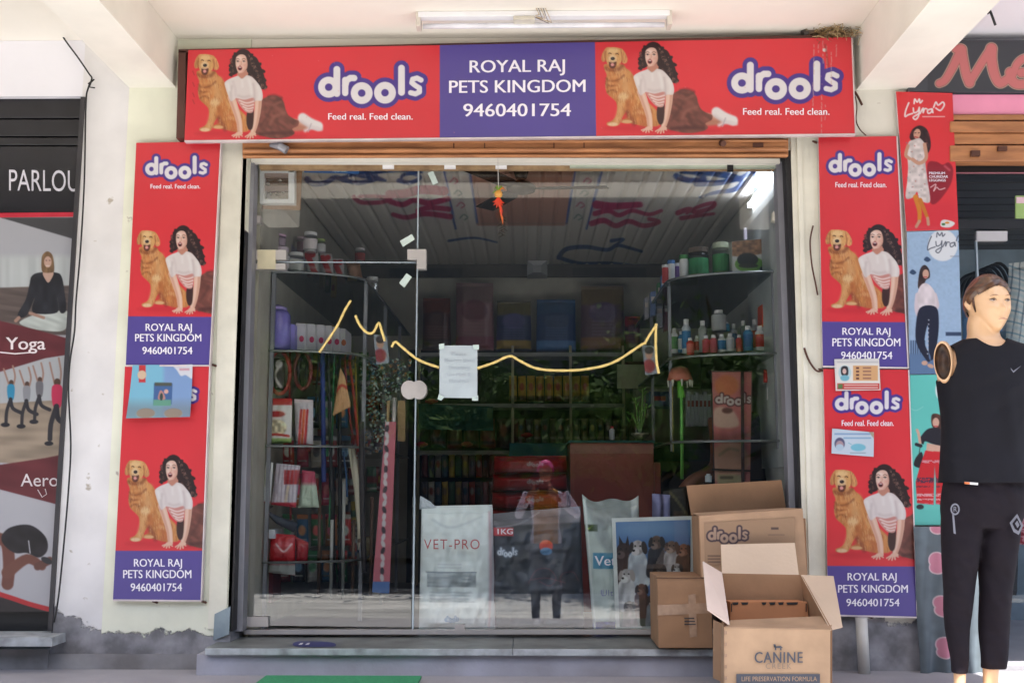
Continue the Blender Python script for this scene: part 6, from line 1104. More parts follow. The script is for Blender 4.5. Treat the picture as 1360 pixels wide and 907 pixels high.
for k, (px, yb, yt, wp, c1_, lc, lb) in enumerate(((912, 470, 424, 12, (206, 214, 222), (60, 130, 190), 'tall white bottle with blue band at the left end of the second right shelf'), (917, 472, 449, 10, (206, 60, 56), (226, 120, 110), 'short red bottle in front of the tall blue banded one'), (938, 469, 446, 10, (206, 70, 84), None, 'first crimson bottle of the pair on the second right shelf'), (948, 469, 445, 10, (206, 96, 110), None, 'pinkish bottle right of the crimson one'), (959, 468, 444, 11, (226, 226, 230), (60, 130, 190), 'white bottle with light blue label in mid row'), (970, 467, 443, 11, (226, 226, 226), (206, 206, 214), 'plain white bottle in mid row'), (982, 467, 445, 9, (200, 56, 56), None, 'small red bottle right of the plain white one'), (994, 466, 433, 13, (70, 140, 190), (50, 110, 170), 'large blue bottle near the right end'), (1010, 466, 433, 13, (222, 222, 222), (196, 50, 56), 'white bottle with broad red label near the right end'), (965, 440, 428, 9, (60, 140, 196), None, 'blue bottle standing behind the middle row'), (934, 468, 426, 11, (176, 180, 184), None, 'grey bottle behind the crimson pair'), (955, 440, 412, 20, (170, 174, 176), None, 'wide grey bottle behind the middle row'))):
    bottle(lb, px, yb, yt, wp, .82 + (.14 if yt < 430 or k == 9 else 0), c1_, (232, 232, 234) if k != 1 else (230, 230, 230), lc, GB)
for k, (x0, y0, x1, y1) in enumerate(((1012, 404, 1022, 434), (1016, 436, 1023, 466))): box(('orange box stacked above the end of the bottle row', 'orange box at the right end of the bottle row')[k], rect(x0, y0, x1, y1), .8 + .05 * k, .12, (206, 80, 50), (), 'orange boxes')
for k, (x0, y0, x1, y1, c_) in enumerate(((878, 366, 885, 392, (80, 120, 170)), (886, 372, 893, 398, (190, 160, 70)), (873, 376, 879, 402, (80, 140, 90)), (864, 388, 871, 420, (100, 120, 160)), (872, 404, 880, 436, (150, 150, 160)), (882, 402, 890, 440, (120, 60, 70)), (894, 380, 901, 402, (206, 206, 206)), (856, 396, 862, 424, (170, 170, 176)))):
    box('%s slim box on the far part of the right shelves' % ('blue', 'yellow', 'green', 'slate blue', 'grey', 'maroon', 'white', 'pale grey')[k], [(x0, y0), (x1, y0 - 2), (x1, y1 - 2), (x0, y1)], 1.5 + .1 * (k % 3), .06, c_, ((rect(x0 + 1, y0 + 6, x1 - 1, y0 + 12), (206, 190, 180)),), 'slim boxes on the right shelves')
# things on the back wall shelves
GS = 'big bags on the top back shelf'
def bk(top, mid, low):
    def f(c):
        x0, x1, y0, y1 = c.X.min(), c.X.max(), c.Y.min(), c.Y.max(); h = y1 - y0; xm = (x0 + x1) / 2; c.rect(x0, y0, x1, y0 + h * .3, top, 2); c.rect(x0, y0 + h * .8, x1, y0 + h * .97, low, 1); c.ell(xm, y0 + h * .42, (x1 - x0) * .33, h * .16, mid, 1.5)
        for k in range(5): c.rect(xm - 14, y0 + h * (.55 + .05 * k), xm + 14, y0 + h * (.57 + .05 * k), tuple(min(255, v + 50) for v in mid), .8, a=.5)
    return f
for k, (x0, y0, x1, y1, bg_, a_, m2_, l_, lb) in enumerate(((606, 376, 655, 466, (150, 110, 116), (130, 104, 104), (120, 70, 80), (150, 86, 104), 'tall rose grey bag at the left of the top back shelf'), (660, 400, 705, 466, (56, 64, 104), (110, 100, 60), (80, 80, 130), (170, 140, 60), 'navy bag with yellow foot on the top back shelf'), (713, 398, 764, 467, (50, 76, 124), (60, 90, 130), (60, 80, 120), (84, 130, 190), 'blue bag with bright blue foot on the top back shelf'), (772, 380, 828, 466, (116, 92, 100), (130, 110, 80), (110, 90, 120), (150, 110, 80), 'tall mauve bag with tan foot on the top back shelf'), (830, 420, 850, 466, (110, 50, 54), (150, 44, 48), (90, 50, 60), (100, 90, 70), 'narrow maroon bag at the right end of the top back shelf'), (562, 396, 598, 466, (96, 62, 56), (120, 70, 54), (90, 60, 56), (90, 70, 66), 'brown bag behind the garland at the left of the top back shelf'))):
    pouch(lb, [(x0, y0), (x1, y0), (x1 + 1, y1), (x0 - 1, y1)], YB - .2, bk(a_, m2_, l_), bg_, GS, 'bag', 'pet_food_bag', .05, seed=30 + k, res=.7)
for k in range(9):
    x = 676 + k * 12; pouch('%s yellow treat packet from the left on the middle back shelf' % ('first', 'second', 'third', 'fourth', 'fifth', 'sixth', 'seventh', 'eighth', 'ninth')[k], [(x, 499 + k % 2), (x + 10, 499), (x + 11, 533), (x, 533)], YB - .16, (lambda x=x: lambda c: (c.ell(x + 5, 514, 3, 5, (170, 60, 50), .8), c.rect(x, 526, x + 11, 533, (90, 60, 50), 1)))(), (186, 140, 50), 'yellow packets on the middle back shelf', bulge=.02, seed=40 + k, res=.6)
for k in range(6):
    x = 572 + k * 22; c_ = ((34, 84, 88), (120, 60, 46), (100, 50, 44), (130, 70, 50), (70, 60, 56), (96, 44, 44))[k]
    pouch('%s dark packet on the lowest back shelf' % ('teal', 'rust', 'maroon', 'orange brown', 'grey brown', 'red brown')[k], [(x, 556), (x + 19, 556), (x + 20, 595), (x, 595)], YB - .16, (lambda x=x: lambda c: (c.ell(x + 9, 572, 5, 9, (150, 80, 60), 1.5), c.rect(x, 586, x + 19, 590, (60, 50, 50), 1)))(), c_, 'dark packets on the lowest back shelf', bulge=.03, seed=50 + k, res=.6)
for x, y, lb in ((573, 533, 'red packet lying under the paper notice at the left'), (560, 590, 'red flower shaped toy at the left of the lowest shelf'), (620, 590, 'red flower shaped toy at the middle of the lowest shelf'), (700, 578, 'crimson toy cluster right of the dark packets')):
    b_ = P(x, y, YB - .36); MB().lathe((b_.x, b_.y, b_.z - .02), [(.01, 0), (.045, .012), (.05, .025), (.02, .04)], 9).go('toy', K((190, 44, 60)), None, label=lb, cat='toy')
# teal covered counter, brown counter, red bags
tb = root('teal_counter', 'long counter covered in dark teal cloth behind the brown desk', 'counter', (.1, 1.8, ZS))
za, zb2 = P(800, 588, 1.7).z, P(700, 602, 1.9).z
MB().box((-.12, 1.7, ZS), (XR1 - .1, 2.2, za)).go('cloth_cover', m_teal, tb, auto=.01); MB().box((.1, 1.69, ZS + .02), (XR1 - .15, 1.699, za - .12)).go('counter_front', M('near black counter front', (24, 28, 32), .5), tb)
tb2 = root('teal_sheet', 'dark teal sheet hanging from the back shelves at the left', 'cloth', (-.75, 2.75, 1.5)); slab([(556, 536), (655, 540), (655, 572), (556, 570)], YB - .33, YB - .322).go('sheet', m_teal, tb2)
dk = root('brown_desk', 'reddish brown shop desk with stepped side in the middle of the room', 'desk', (P(812, 700, 1.2).x, 1.2, ZS)); m_desk = M('red brown laminate', (150, 70, 60), .45, rgb2=(124, 56, 50), scale=3, stretch=(1, 1, .2))
q = [P(757, 588, 1.2), P(868, 588, 1.2)]; MB().box((q[0].x, 1.2, ZS), (q[1].x, 1.65, q[0].z)).go('desk_body', m_desk, dk, auto=.004); MB().box((q[1].x + .001, 1.2, ZS), (P(877, 615, 1.2).x, 1.65, P(877, 614, 1.2).z)).go('desk_side', m_desk, dk, auto=.004); MB().box((q[0].x - .01, 1.19, q[0].z + .0005), (q[1].x + .01, 1.66, q[0].z + .014)).go('desk_top', m_teal, dk)
slab(rect(757, 591, 868, 602), 1.194, 1.2).go('desk_rail', M('paler laminate', (150, 96, 84), .4), dk)
for k in range(4):
    y0 = 606 + k * 23; 
    def rb(c, y0=y0): logo(c, 699, y0 + 6, 722, y0 + 15, (150, 70, 70), (170, 160, 160)); c.rect(655, y0 + 18, 760, y0 + 24, (50, 14, 18), 3, a=.7)
    pouch('%s red pet food bag of the pile left of the brown desk' % ('topmost', 'second from top', 'third from top', 'lowest')[k], [(656 - k, y0), (752, y0 - 1), (754, y0 + 23), (655 - k, y0 + 24)], 1.25, rb, (140, 26, 32), 'pile of red pet food bags', 'bag', 'pet_food_bag', .1, seed=60 + k)
# vase of bamboo, small bottle, hanging lines, pink display, hanging bag
vs = root('glass_vase', 'round glass vase with lucky bamboo standing on the brown desk', 'vase', tuple(P(850, 588, 1.35)))
vb = P(850, 582, 1.35); MB().lathe(vb, [(.035, 0), (.062, .02), (.066, .045), (.05, .075), (.022, .1), (.03, .12)], 20, cap=False).go('glass_bowl', m_clear, vs, smooth=True); MB().lathe((vb.x, vb.y, vb.z + .002), [(.034, 0), (.055, .02), (.055, .03)], 16).go('pebbles', K((190, 180, 150)), vs)
for k, (dx, top) in enumerate(((-6, 528), (4, 516), (0, 540), (-12, 548), (9, 536))):
    MB().tube([Vector(vb) + Vector((0, 0, .03)), P(850 + dx * .6, 556, 1.35), P(850 + dx, top, 1.35)], .006, 6).go('stem', K((110, 150, 70)), vs, smooth=True)
    for j in range(4): p = P(850 + dx, top + 3 + j * 4, 1.35); d = Vector((math.cos(j * 2.3 + k) * .035, -.02, .02 + .01 * j)); MB().add([p, p + d * .5 + Vector((0, 0, .012)), p + d, p + d * .5 - Vector((0, 0, .006))], [(0, 1, 2, 3)]).go('leaf', K((90, 140, 60)), vs)
bottle('small bottle with red cap on the brown desk left of the vase', 813, 584, 566, 7, 1.35, (190, 190, 196), (206, 60, 80), None)
for k, (x, y0, y1, c_) in enumerate(((905, 512, 636, (110, 190, 90)), (893, 505, 600, (150, 140, 60)))): MB().tube([P(x, y0, .9), P(x + 1, y1, .9)], (4.5, 1.6)[k] * pxs(.9) / 2, 6).go('hanging_ribbon', K(c_), None, smooth=True, label=('bright green strap hanging at the right beside the display', 'thin olive cord hanging left of the green strap')[k], cat='strap')
hb = root('wind_toy', 'orange and white hanging hood toy above the green strap', 'toy', tuple(P(903, 514, .9))); hv_ = P(903, 494, .9)
MB().lathe((hv_.x, hv_.y, hv_.z - .05), [(.075, 0), (.065, .04), (.05, .07), (.01, .085)], 16).go('hood', K((196, 116, 96)), hb, smooth=True)
for a in range(8): MB().tube([(hv_.x + .07 * math.cos(a * .785), hv_.y + .07 * math.sin(a * .785), hv_.z - .05), (hv_.x + .07 * math.cos(a * .785), hv_.y + .07 * math.sin(a * .785), hv_.z - .09)], [.008, .003], 5).go('fringe', K((206, 206, 190)), hb)
MB().tube([P(903, 506, .9), P(905, 528, .9)], [.016, .022], 8).go('green_tuft', K((90, 170, 50)), hb)
dp = root('display_stand', 'tall faded pink card display stand with paw prints and a cat picture', 'display', tuple(P(972, 650, .7)))
def disp(c):
    c.C *= (1 - .12 * (vnoise(c.X, c.Y, 8, 20, 63) - .5))[..., None]; c.ell(965, 512, 16, 14, (222, 124, 84), 2); c.poly([(948, 545), (960, 540), (976, 548), (980, 566), (950, 566)], (230, 190, 170), 2); c.ell(966, 545, 7, 4, (110, 60, 60), 1.5); c.poly([(946, 600), (962, 588), (985, 590), (995, 620), (950, 640)], (222, 186, 150), 3, a=.7); c.line([(956, 604), (968, 596), (980, 598)], 2, (150, 140, 110), 1.5, a=.6)
    logo(c, 948, 520, 1000, 540, (120, 60, 70), (214, 200, 196)); c.rect(985, 575, 998, 580, (190, 130, 130), 1); c.rect(953, 630, 985, 648, (190, 180, 140), 1.5); c.line([(958, 634), (972, 634)], 2, (120, 110, 90), 1)
printed('display_face', [(946, 494), (998, 494), (996, 655), (950, 655)], .7, disp, (210, 120, 118), m_paper, dp); slab([(945, 492), (999, 492), (997, 657), (949, 657)], .702, .73).go('stand_board', K((70, 44, 48)), dp)
slab([(946, 622), (998, 624), (998, 626), (946, 624.5)], .685, .7).go('stand_rail', m_black, dp); slab([(984, 494), (988, 494), (989, 655), (985, 655)], .68, .69).go('pole_reflection', K((60, 36, 40)), dp)  # last dark upright strip imitates a pole mirrored in the glass
for k, (x, y, c_) in enumerate(((1018, 500, (190, 60, 56)), (1026, 504, (190, 70, 60)), (1022, 522, (206, 200, 200)), (1031, 520, (176, 50, 56)), (1024, 540, (190, 80, 80)), (1034, 536, (206, 196, 196)))):
    pouch('%s small hanging packet on the right wall' % ('upper left red', 'upper right red', 'middle pale', 'middle red', 'lower pink', 'lower pale')[k], [(x - 4, y - 9), (x + 4, y - 9), (x + 4, y + 8), (x - 4, y + 8)], .75, lambda c: None, c_, 'small packets on the right wall', bulge=.012, seed=70 + k)
pouch('violet white plush toy behind the dog picture', [(866, 655), (890, 657), (890, 690), (866, 690)], .5, lambda c: c.rect(876, 655, 880, 690, (60, 56, 80), 1.5), (150, 150, 190), None, 'toy', 'plush_toy', .04, m_fabric)
pouch('dark olive sack behind the cartons', [(880, 650), (912, 645), (915, 690), (886, 690)], .6, lambda c: [c.ell(890 + k * 3, 655 + k * 4, 2, 3, (96, 90, 60), 1) for k in range(8)], (44, 42, 36), None, 'sack', 'sack', .06, m_fabric)
bottle('small white tin standing at the right behind the carton flap', 941, 640, 629, 9, .7, (190, 200, 206), (206, 210, 216), None, None, 'tin', 'tin')
# white goods on the left of mid shelf behind the pink display
for k in range(6):
    x = 912 + k * 5.5; box('%s white packet in the row left of the pink display' % ('first', 'second', 'third', 'fourth', 'fifth', 'sixth')[k], rect(x, 520 + 4 * (k % 2), x + 5, 566), 1.5, .05, (176, 180, 184), ((rect(x + 1, 532, x + 4, 540), (150, 70, 70)),), 'white packets left of the pink display')
box('pale green board behind the right hanging toys', rect(820, 484, 930, 516), 2.4, .02, (150, 156, 120), (), None, 'board', 'wall_board'); box('dark blue tin with red oval left of the pink display', rect(862, 520, 892, 540), 1.9, .2, (40, 60, 110), ((rect(868, 526, 884, 532), (160, 50, 60)),))
box('magenta box at the right of the middle back shelf', rect(832, 480, 866, 496), 2.6, .1, (120, 36, 70))
# ceiling fan, wall speaker, lit tube, veranda batten light, nest
fn = root('ceiling_fan', 'dark ceiling fan hanging near the front of the shop', 'fan', tuple(P(692, 246, .52))); fc = P(692, 249, .52)
MB().lathe((fc.x, fc.y, fc.z - .03), [(.02, -.01), (.08, .008), (.084, .034), (.055, .055), (.02, .07)], 24).go('motor', M('dark brown fan metal', (30, 24, 24), .8, spec=.2), fn, smooth=True); MB().tube([(fc.x, fc.y, fc.z), (fc.x, fc.y, ZI - .02)], .012, 8).go('down_rod', MATS['dark brown fan metal'], fn); MB().lathe((fc.x, fc.y, ZI - .07), [(.03, 0), (.045, .05)], 16).go('canopy', MATS['dark brown fan metal'], fn)
for a in (-2, 118, 238):
    a = math.radians(a); d = Vector((math.cos(a), math.sin(a), 0)); s_ = Vector((-math.sin(a), math.cos(a), .15)); c0 = Vector((fc.x, fc.y, fc.z - .005)); V = [c0 + d * .07 - s_ * .02, c0 + d * .15 - s_ * .055, c0 + d * .48 - s_ * .06, c0 + d * .5 + s_ * .05, c0 + d * .15 + s_ * .05, c0 + d * .07 + s_ * .02]
    obj('blade', V + [v - Vector((0, 0, .004)) for v in V], [(0, 1, 2, 3, 4, 5), (11, 10, 9, 8, 7, 6)] + [(i, i + 6, (i + 1) % 6 + 6, (i + 1) % 6) for i in range(6)], MATS['dark brown fan metal'], fn)
sk = root('wall_speaker', 'small grey square speaker high on the back wall', 'speaker', tuple(P(714, 366, YB - .2))); slab(rect(700, 346, 727, 366), YB - .2, YB - .06).go('speaker_box', K((150, 150, 152)), sk, auto=.004)
q = rect(700, 346, 727, 366); i_ = rect(708, 352, 719, 362)
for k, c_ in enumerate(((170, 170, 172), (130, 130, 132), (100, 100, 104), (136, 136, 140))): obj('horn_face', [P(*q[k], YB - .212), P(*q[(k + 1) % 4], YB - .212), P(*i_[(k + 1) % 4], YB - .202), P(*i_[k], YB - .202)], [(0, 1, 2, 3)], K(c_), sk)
tl = root('tube_light', 'lit white tube lamp on the right wall near the shop ceiling', 'lamp', tuple(P(1028, 228, .45)))
p0, p1 = P(1029, 229, .42), P(997, 272, 1.07); MB().tube([p0, p1], .016, 12).go('lit_tube', m_tube, tl, smooth=True); MB().box((p0.x + .018, .4, p0.z - .01), (XR1 - .001, 1.1, p0.z + .01)).go('lamp_housing', m_white, tl)
for yy, zz in ((.39, p0.z), (1.09, p1.z)): MB().box((p0.x - .016, yy - .01, zz - .016), (p0.x + .03, yy + .01, zz + .016)).go('end_cap', m_white, tl)
bt = root('batten_light', 'unlit white batten tube light under the veranda ceiling above the sign', 'lamp', tuple(P(720, 30, -.35)))
zq = ZC; Yb_ = -.3
def cz(px, py): return PZ(px, py, ZC)
pA, pB = cz(556, 18), cz(888, 18); yb_ = pA.y
MB().box((pA.x, yb_ - .025, ZC - .03), (pB.x, yb_ + .025, ZC - .001)).go('batten', m_white, bt, auto=.004); MB().tube([(pA.x + .02, yb_ + .03, ZC - .055), (pB.x - .02, yb_ + .03, ZC - .055)], .013, 12).go('tube', M('unlit tube', (240, 240, 246), .25), bt, smooth=True)
for x in (pA.x, pB.x): MB().box((x - .012, yb_ - .02, ZC - .075), (x + .012, yb_ + .05, ZC - .001)).go('end_bracket', K((216, 208, 196)), bt, auto=.003)
MB().box((cz(682, 20).x, yb_ - .03, ZC - .05), (cz(710, 20).x, yb_ + .028, ZC - .03)).go('ballast', M('pale beige plastic', (222, 216, 200), .5), bt, auto=.003)
for k in range(5): MB().tube([Vector((cz(712 + k * 3, 16).x, yb_ - .05, ZC - .002)), Vector((cz(716 + k * 4, 20).x, yb_ - .06 + .03 * (k % 2), ZC - .04 - .01 * k)), Vector((cz(708, 16).x, yb_, ZC - .02))], .0025, 5).go('loose_wire', K(((200, 180, 150), (120, 110, 100))[k % 2]), bt)
ne = root('bird_nest', 'straw bird nest on top of the right end of the wide sign', 'nest', tuple(P(1105, 50, -.1))); nb = MB(); rg = random.Random(9); nc = P(1108, 45, -.13)
for k in range(320):
    a = Vector((rg.gauss(0, .05), rg.gauss(0, .025), rg.gauss(0, .02))); d = Vector((rg.uniform(-1, 1), rg.uniform(-.5, .5), rg.uniform(-.5, .35))).normalized() * rg.uniform(.02, .07); nb.tube([nc + a, nc + a + d * .5 + Vector((0, 0, .006)), nc + a + d], .0018, 3, k % 3)
nb.go('straw', [K((150, 124, 84)), K((110, 90, 64)), K((186, 164, 120))], ne, kind='stuff'); MB().tube([P(1072, 44, -.1), P(1092, 40, -.1)], .018, 8).go('wood_scrap', K((120, 98, 82)), ne); MB().tube([P(1066, 46, -.12), P(1072, 43, -.12)], .02, 8).go('wood_scrap', K((56, 48, 46)), ne)
# cables, nails, rods on the facade
def cable(pts, Y, r, lb, m=m_cable): MB().tube([P(x, y, Y) for x, y in smoothp(pts, False, 5)], r, 6).go('cable', m, None, smooth=True, label=lb, cat='cable', group='cables on the facade')
cable([(56, -8), (67, 8), (72, 26), (84, 50), (103, 76), (118, 98), (122, 105), (117, 118), (114, 140), (112, 240), (107, 330), (101, 400), (99, 440), (93, 480), (91, 520), (94, 590), (91, 650), (85, 720), (78, 790), (72, 826)], YW - .03, .0045, 'long thin black cable running down the white column beside the parlour')
MB().tube([P(117, 112, YW - .04), P(125, 106, YW - .04), P(121, 110, YW - .05), P(119, 116, YW - .04), P(126, 117, YW - .04)], .004, 5).go('cable_knot', m_cable, None, label='small knot of wire on the long black cable at the beam', cat='wire')
cable([(1080, 300), (1076, 320), (1078, 350), (1083, 376), (1086, 392)], YW - .03, .004, 'short wire bowed against the right jamb above', m_rust); cable([(1068, 462), (1074, 478), (1084, 492), (1093, 492)], YW - .03, .005, 'short bent wire by the right jamb at mid height', m_rust)
cable([(1134, 122), (1138, 140), (1137, 160), (1142, 172), (1150, 180)], YW - .03, .003, 'thin brown wire between the wide sign and the right board', m_rust); cable([(1135, 122), (1139, 128), (1145, 140)], YW - .035, .006, 'thick short brown wire end beside the wide sign', m_rust)
MB().tube([P(1311, -6, -.5), P(1312, 8, -.5), P(1317, 20, -.5), P(1322, 34, -.5)], .006, 6).go('wire_end', m_cable, None, smooth=True, label='black wire ends dangling from the beam at the top right', cat='wire'); MB().tube([P(1309, 0, -.5), P(1308, 12, -.5), P(1313, 19, -.5)], .006, 6).go('wire_end', m_cable, None, smooth=True, label='shorter black wire loop beside the dangling ends at the top right', cat='wire')
for k, (x, y) in enumerate(((284, 484), (1082, 188), (1090, 490), (271, 798), (1156, 818), (206, 798))): MB().tube([P(x - 3, y, YW - .01), P(x + 3, y + 2, YW - .02)], .006, 6).go('nail', m_rust, None, label=('rusty nail at the seam of the left boards', 'rusty nail at the top of the upper right board', 'rusty nail at the seam of the right boards', 'rusty nail at the bottom right corner of the left lower board', 'rusty nail under the right lower board', 'rusty nail under the middle of the left lower board')[k], cat='nail', group='nails holding the boards')
# floor sticker, green mat, pipe
fs = root('floor_sticker', 'small blue oval sticker stuck on the stone sill left of centre', 'sticker', tuple(P(417, 856, -.2))); sp_ = [PZ(x, y, ZS + .003) for x, y in smoothp([(389, 854), (400, 851), (436, 852), (446, 855), (440, 858), (396, 858)], True, 4)]
obj('sticker_face', sp_, [tuple(range(len(sp_)))], M('indigo sticker', (58, 62, 120), .5), fs)
for x in (396, 405): sp2 = [PZ(x + dx, y, ZS + .005) for dx, y in ((0, 856), (3, 853.4), (7, 853), (5, 855.6))]; obj('white_mark', sp2, [(0, 1, 2, 3)], m_white, fs)
gm = root('green_mat', 'green mat lying on the veranda floor below the sill', 'mat', (P(455, 905, -.3).x, -.5, ZF)); gx0, gx1 = P(353, 902, -.29).x, P(560, 902, -.29).x
MB().box((gx0, -1.0, ZF + .002), (gx1, -.29, ZF + .014)).go('mat', M('green mat fibre', (60, 150, 104), .9, var=.1, scale=60, bump=.4, bscale=200), gm, auto=.003)
MB().tube([(P(1145, 830, -.12).x, -.12, ZF), (P(1144, 822, -.12).x, -.12, P(1144, 820, -.12).z)], .028, 14).go('drain_pipe', M('white drain pipe', (214, 212, 206), .4, var=.1), None, smooth=True, label='short white drain pipe under the lower right board', cat='pipe')
# ---- goods in the right shop
for k in range(7): MB().tube([P(1290 + k * 6 + 40 * math.sin(a) * .5, 395 - (30 + k * 2.5) * math.cos(a), .5 + .05 * k) for a in np.linspace(-1.6, 1.6, 14)], .011, 6).go('bag_strap', M('black strap', (26, 26, 32), .4), None, smooth=True, label='%s black looped strap hanging behind the mannequin head' % ('first', 'second', 'third', 'fourth', 'fifth', 'sixth', 'seventh')[k], cat='strap', group='black straps behind the mannequin')
def plaid(c):
    c.C *= 1
    for k in range(9): c.line([(1320 + k * 9, 340), (1300 + k * 9, 480)], .7, (40, 60, 84), .6, a=.7); c.line([(1320, 345 + k * 15), (1372, 365 + k * 15)], .9, (50, 110, 140), .7, a=.6); c.line([(1320, 352 + k * 15), (1372, 372 + k * 15)], 2.4, (150, 176, 190), 1.5, a=.5)
pouch('pale blue plaid shirt hanging at the far right behind the mannequin', [(1340, 350), (1385, 345), (1390, 470), (1335, 470)], .3, plaid, (206, 204, 200), None, 'shirt', 'hanging_shirt', .04, m_fabric)
pouch('grey blue shirt hanging below the plaid one', [(1328, 440), (1388, 436), (1392, 560), (1330, 560)], .45, lambda c: None, (104, 128, 150), None, 'shirt', 'hanging_shirt', .04, m_fabric)
pouch('faded pale blue cloth poster hanging behind the mannequin neck', [(1276, 370), (1330, 370), (1332, 480), (1280, 480)], .8, lambda c: c.rect(1276, 370, 1300, 400, (90, 130, 170), 4), (120, 160, 200), None, 'cloth', 'hanging_cloth', .02, m_fabric)
pouch('red and white checked cloth at the far right by the thigh', [(1350, 645), (1384, 640), (1384, 725), (1348, 722)], .3, lambda c: c.put(c.X > 0, ((vnoise(c.X, c.Y, 2, 2, 64) > .55) * .6).ravel(), (226, 200, 206)), (150, 40, 60), None, 'cloth', 'hanging_cloth', .03, m_fabric)
pouch('black shoulder bag standing between the mannequin legs and the shop edge', [(1290, 700), (1352, 712), (1350, 790), (1290, 790)], .35, lambda c: None, (26, 28, 34), None, 'bag', 'shoulder_bag', .06, m_fabric)
# ---- across the street, seen only as reflections
ob = root('opposite_building', 'long shaded building across the street mirrored in the glass', 'building', (0, -17, 0)); MB().box((-26, -24, 0), (26, -17, 9.2)).go('wall', M('grey brown facade', (120, 114, 108), .8, var=.12, scale=.6), ob)
for k in range(12): MB().box((-23 + k * 4, -17.02, 1.0), (-21 + k * 4, -16.99, 3.0)).go('shutter', M('dark shutter', (46, 50, 58), .5), ob); MB().box((-23 + k * 4, -17.02, 4.6), (-21.4 + k * 4, -16.99, 6.2)).go('window', M('dark window pane', (40, 46, 56), .2), ob); MB().box((-23 + k * 4, -17.02, 7.2), (-21.4 + k * 4, -16.99, 8.6)).go('window', M('dark window pane', (40, 46, 56), .2), ob)
def tree(lb, x, y, h, rc, seed, n=5200):
    r = root('street_tree', lb, 'tree', (x, y, 0), 'trees across the street'); rg = np.random.RandomState(seed)
    mb = MB().tube([(x, y, 0), (x + .1, y, h * .3), (x - .05, y, h * .55), (x, y, h * .75)], [.2, .15, .11, .05], 8)
    for k in range(7): a = k * 2.4; mb.tube([(x, y, h * (.33 + .05 * k)), (x + math.cos(a) * rc * .45, y + math.sin(a) * rc * .45, h * (.45 + .06 * k)), (x + math.cos(a) * rc * .85, y + math.sin(a) * rc * .85, h * (.5 + .06 * k))], [.08, .05, .02], 6)
    mb.go('trunk', M('tree bark', (86, 70, 56), .9), r)
    cl = np.stack([rg.randn(26) * rc * .5, rg.randn(26) * rc * .45, h * .62 + rg.randn(26) * h * .07], 1); ci = rg.randint(0, 26, n); p = cl[ci] + rg.randn(n, 3) * rc * np.array([.2, .2, .12]) + np.array([x, y, 0]); p[:, 2] = np.maximum(p[:, 2], h * .3)
    u = rg.randn(n, 3); u /= np.linalg.norm(u, axis=1)[:, None]; w_ = np.cross(u, rg.randn(n, 3)); w_ /= np.linalg.norm(w_, axis=1)[:, None]; s1 = rg.uniform(.06, .12, (n, 1))
    v = np.stack([p - u * s1, p + w_ * s1 * .5, p + u * s1, p - w_ * s1 * .5], 1).reshape(-1, 3)
    obj('crown', v, np.arange(n * 4).reshape(-1, 4), M('tree foliage', (88, 112, 52), .9, spec=.15, rgb2=(50, 76, 34), scale=1.5), r)
for k, (x, y, h, rc) in enumerate(((-9, -12.5, 4.6, 2.2), (-4.6, -13, 4.9, 2.4), (-.6, -12.2, 4.3, 2.2), (3.4, -13, 5.2, 2.6), (1.6, -10.6, 3.6, 1.0), (7.6, -12.4, 4.8, 2.3), (12, -13, 5, 2.4))):
    tree('%s, mirrored in the glass from across the street' % ('broad tree at the far left', 'tall tree at the left', 'rounded tree near the middle', 'tall dense tree right of the middle', 'small young tree nearest the road', 'broad tree at the right', 'tallest tree at the far right')[k], x, y, h, rc, 80 + k)

# ---- dim crowded stock further back, alike and hardly told apart in the photograph
ORD = 'first second third fourth fifth sixth seventh eighth ninth tenth eleventh twelfth thirteenth fourteenth fifteenth sixteenth'.split(); PN = ['maroon', 'slate blue', 'tan', 'brown', 'pale grey', 'green', 'brick red', 'grey blue', 'mustard', 'mauve']; ROW = ['topmost', 'second', 'third', 'fourth', 'fifth', 'lowest']; racks = []
rq = random.Random(21); PAL = [(120, 40, 44), (60, 90, 110), (150, 130, 90), (90, 60, 50), (170, 166, 160), (60, 100, 70), (150, 60, 50), (80, 80, 96), (190, 160, 70), (130, 110, 120)]
for k in range(46):
    Y = rq.uniform(1.0, 2.3); x = rq.uniform(XR0 + .12, XR0 + .42); qx, _ = proj((x, Y, 1.8)); y = (492, 540, 588, 636, 686, 730)[k % 6] + rq.uniform(-6, 6); wd = rq.uniform(9, 14); h_ = rq.uniform(26, 38); cc = rq.choice(PAL); c2 = rq.choice(PAL)
    racks.append((k % 6, qx, PN[PAL.index(cc)])); ro_ = pouch('x', [(qx - wd / 2, y - h_ / 2), (qx + wd / 2, y - h_ / 2), (qx + wd / 2 + 1, y + h_ / 2), (qx - wd / 2, y + h_ / 2)], Y, (lambda qx=qx, y=y, c2=c2: lambda c: (c.rect(qx - 8, y - 4, qx + 8, y + 5, c2, 1), c.rect(qx - 8, y + 11, qx + 8, y + 13, (200, 196, 190), .8)))(), cc, 'dim packets in the left racks', bulge=.015, seed=100 + k, res=.6)
    racks[-1] += (ro_,)
for r_ in range(6):
    for i_, t_ in enumerate(sorted([t_ for t_ in racks if t_[0] == r_], key=lambda t_: t_[1])): t_[3]['label'] = 'dim %s packet, %s in the %s hanging row at left' % (t_[2], ORD[i_], ROW[r_])
for k in range(22):
    row = k // 11; x = 560 + (k % 11) * 9; y = (604, 640)[row]
    pouch('dim %s packet, %s in the %s low back row above the white bag' % (PN[(k * 7) % 10], ORD[k % 11], ('upper', 'lower')[row]), [(x, y), (x + 8, y - 1), (x + 8, y + 30), (x, y + 30)], YB - .2, (lambda x=x, y=y, k=k: lambda c: c.ell(x + 4, y + 12, 2.5, 5, PAL[(k * 3) % 10], 1))(), PAL[(k * 7) % 10], 'dim packets low on the back shelves', bulge=.02, seed=150 + k, res=.6)
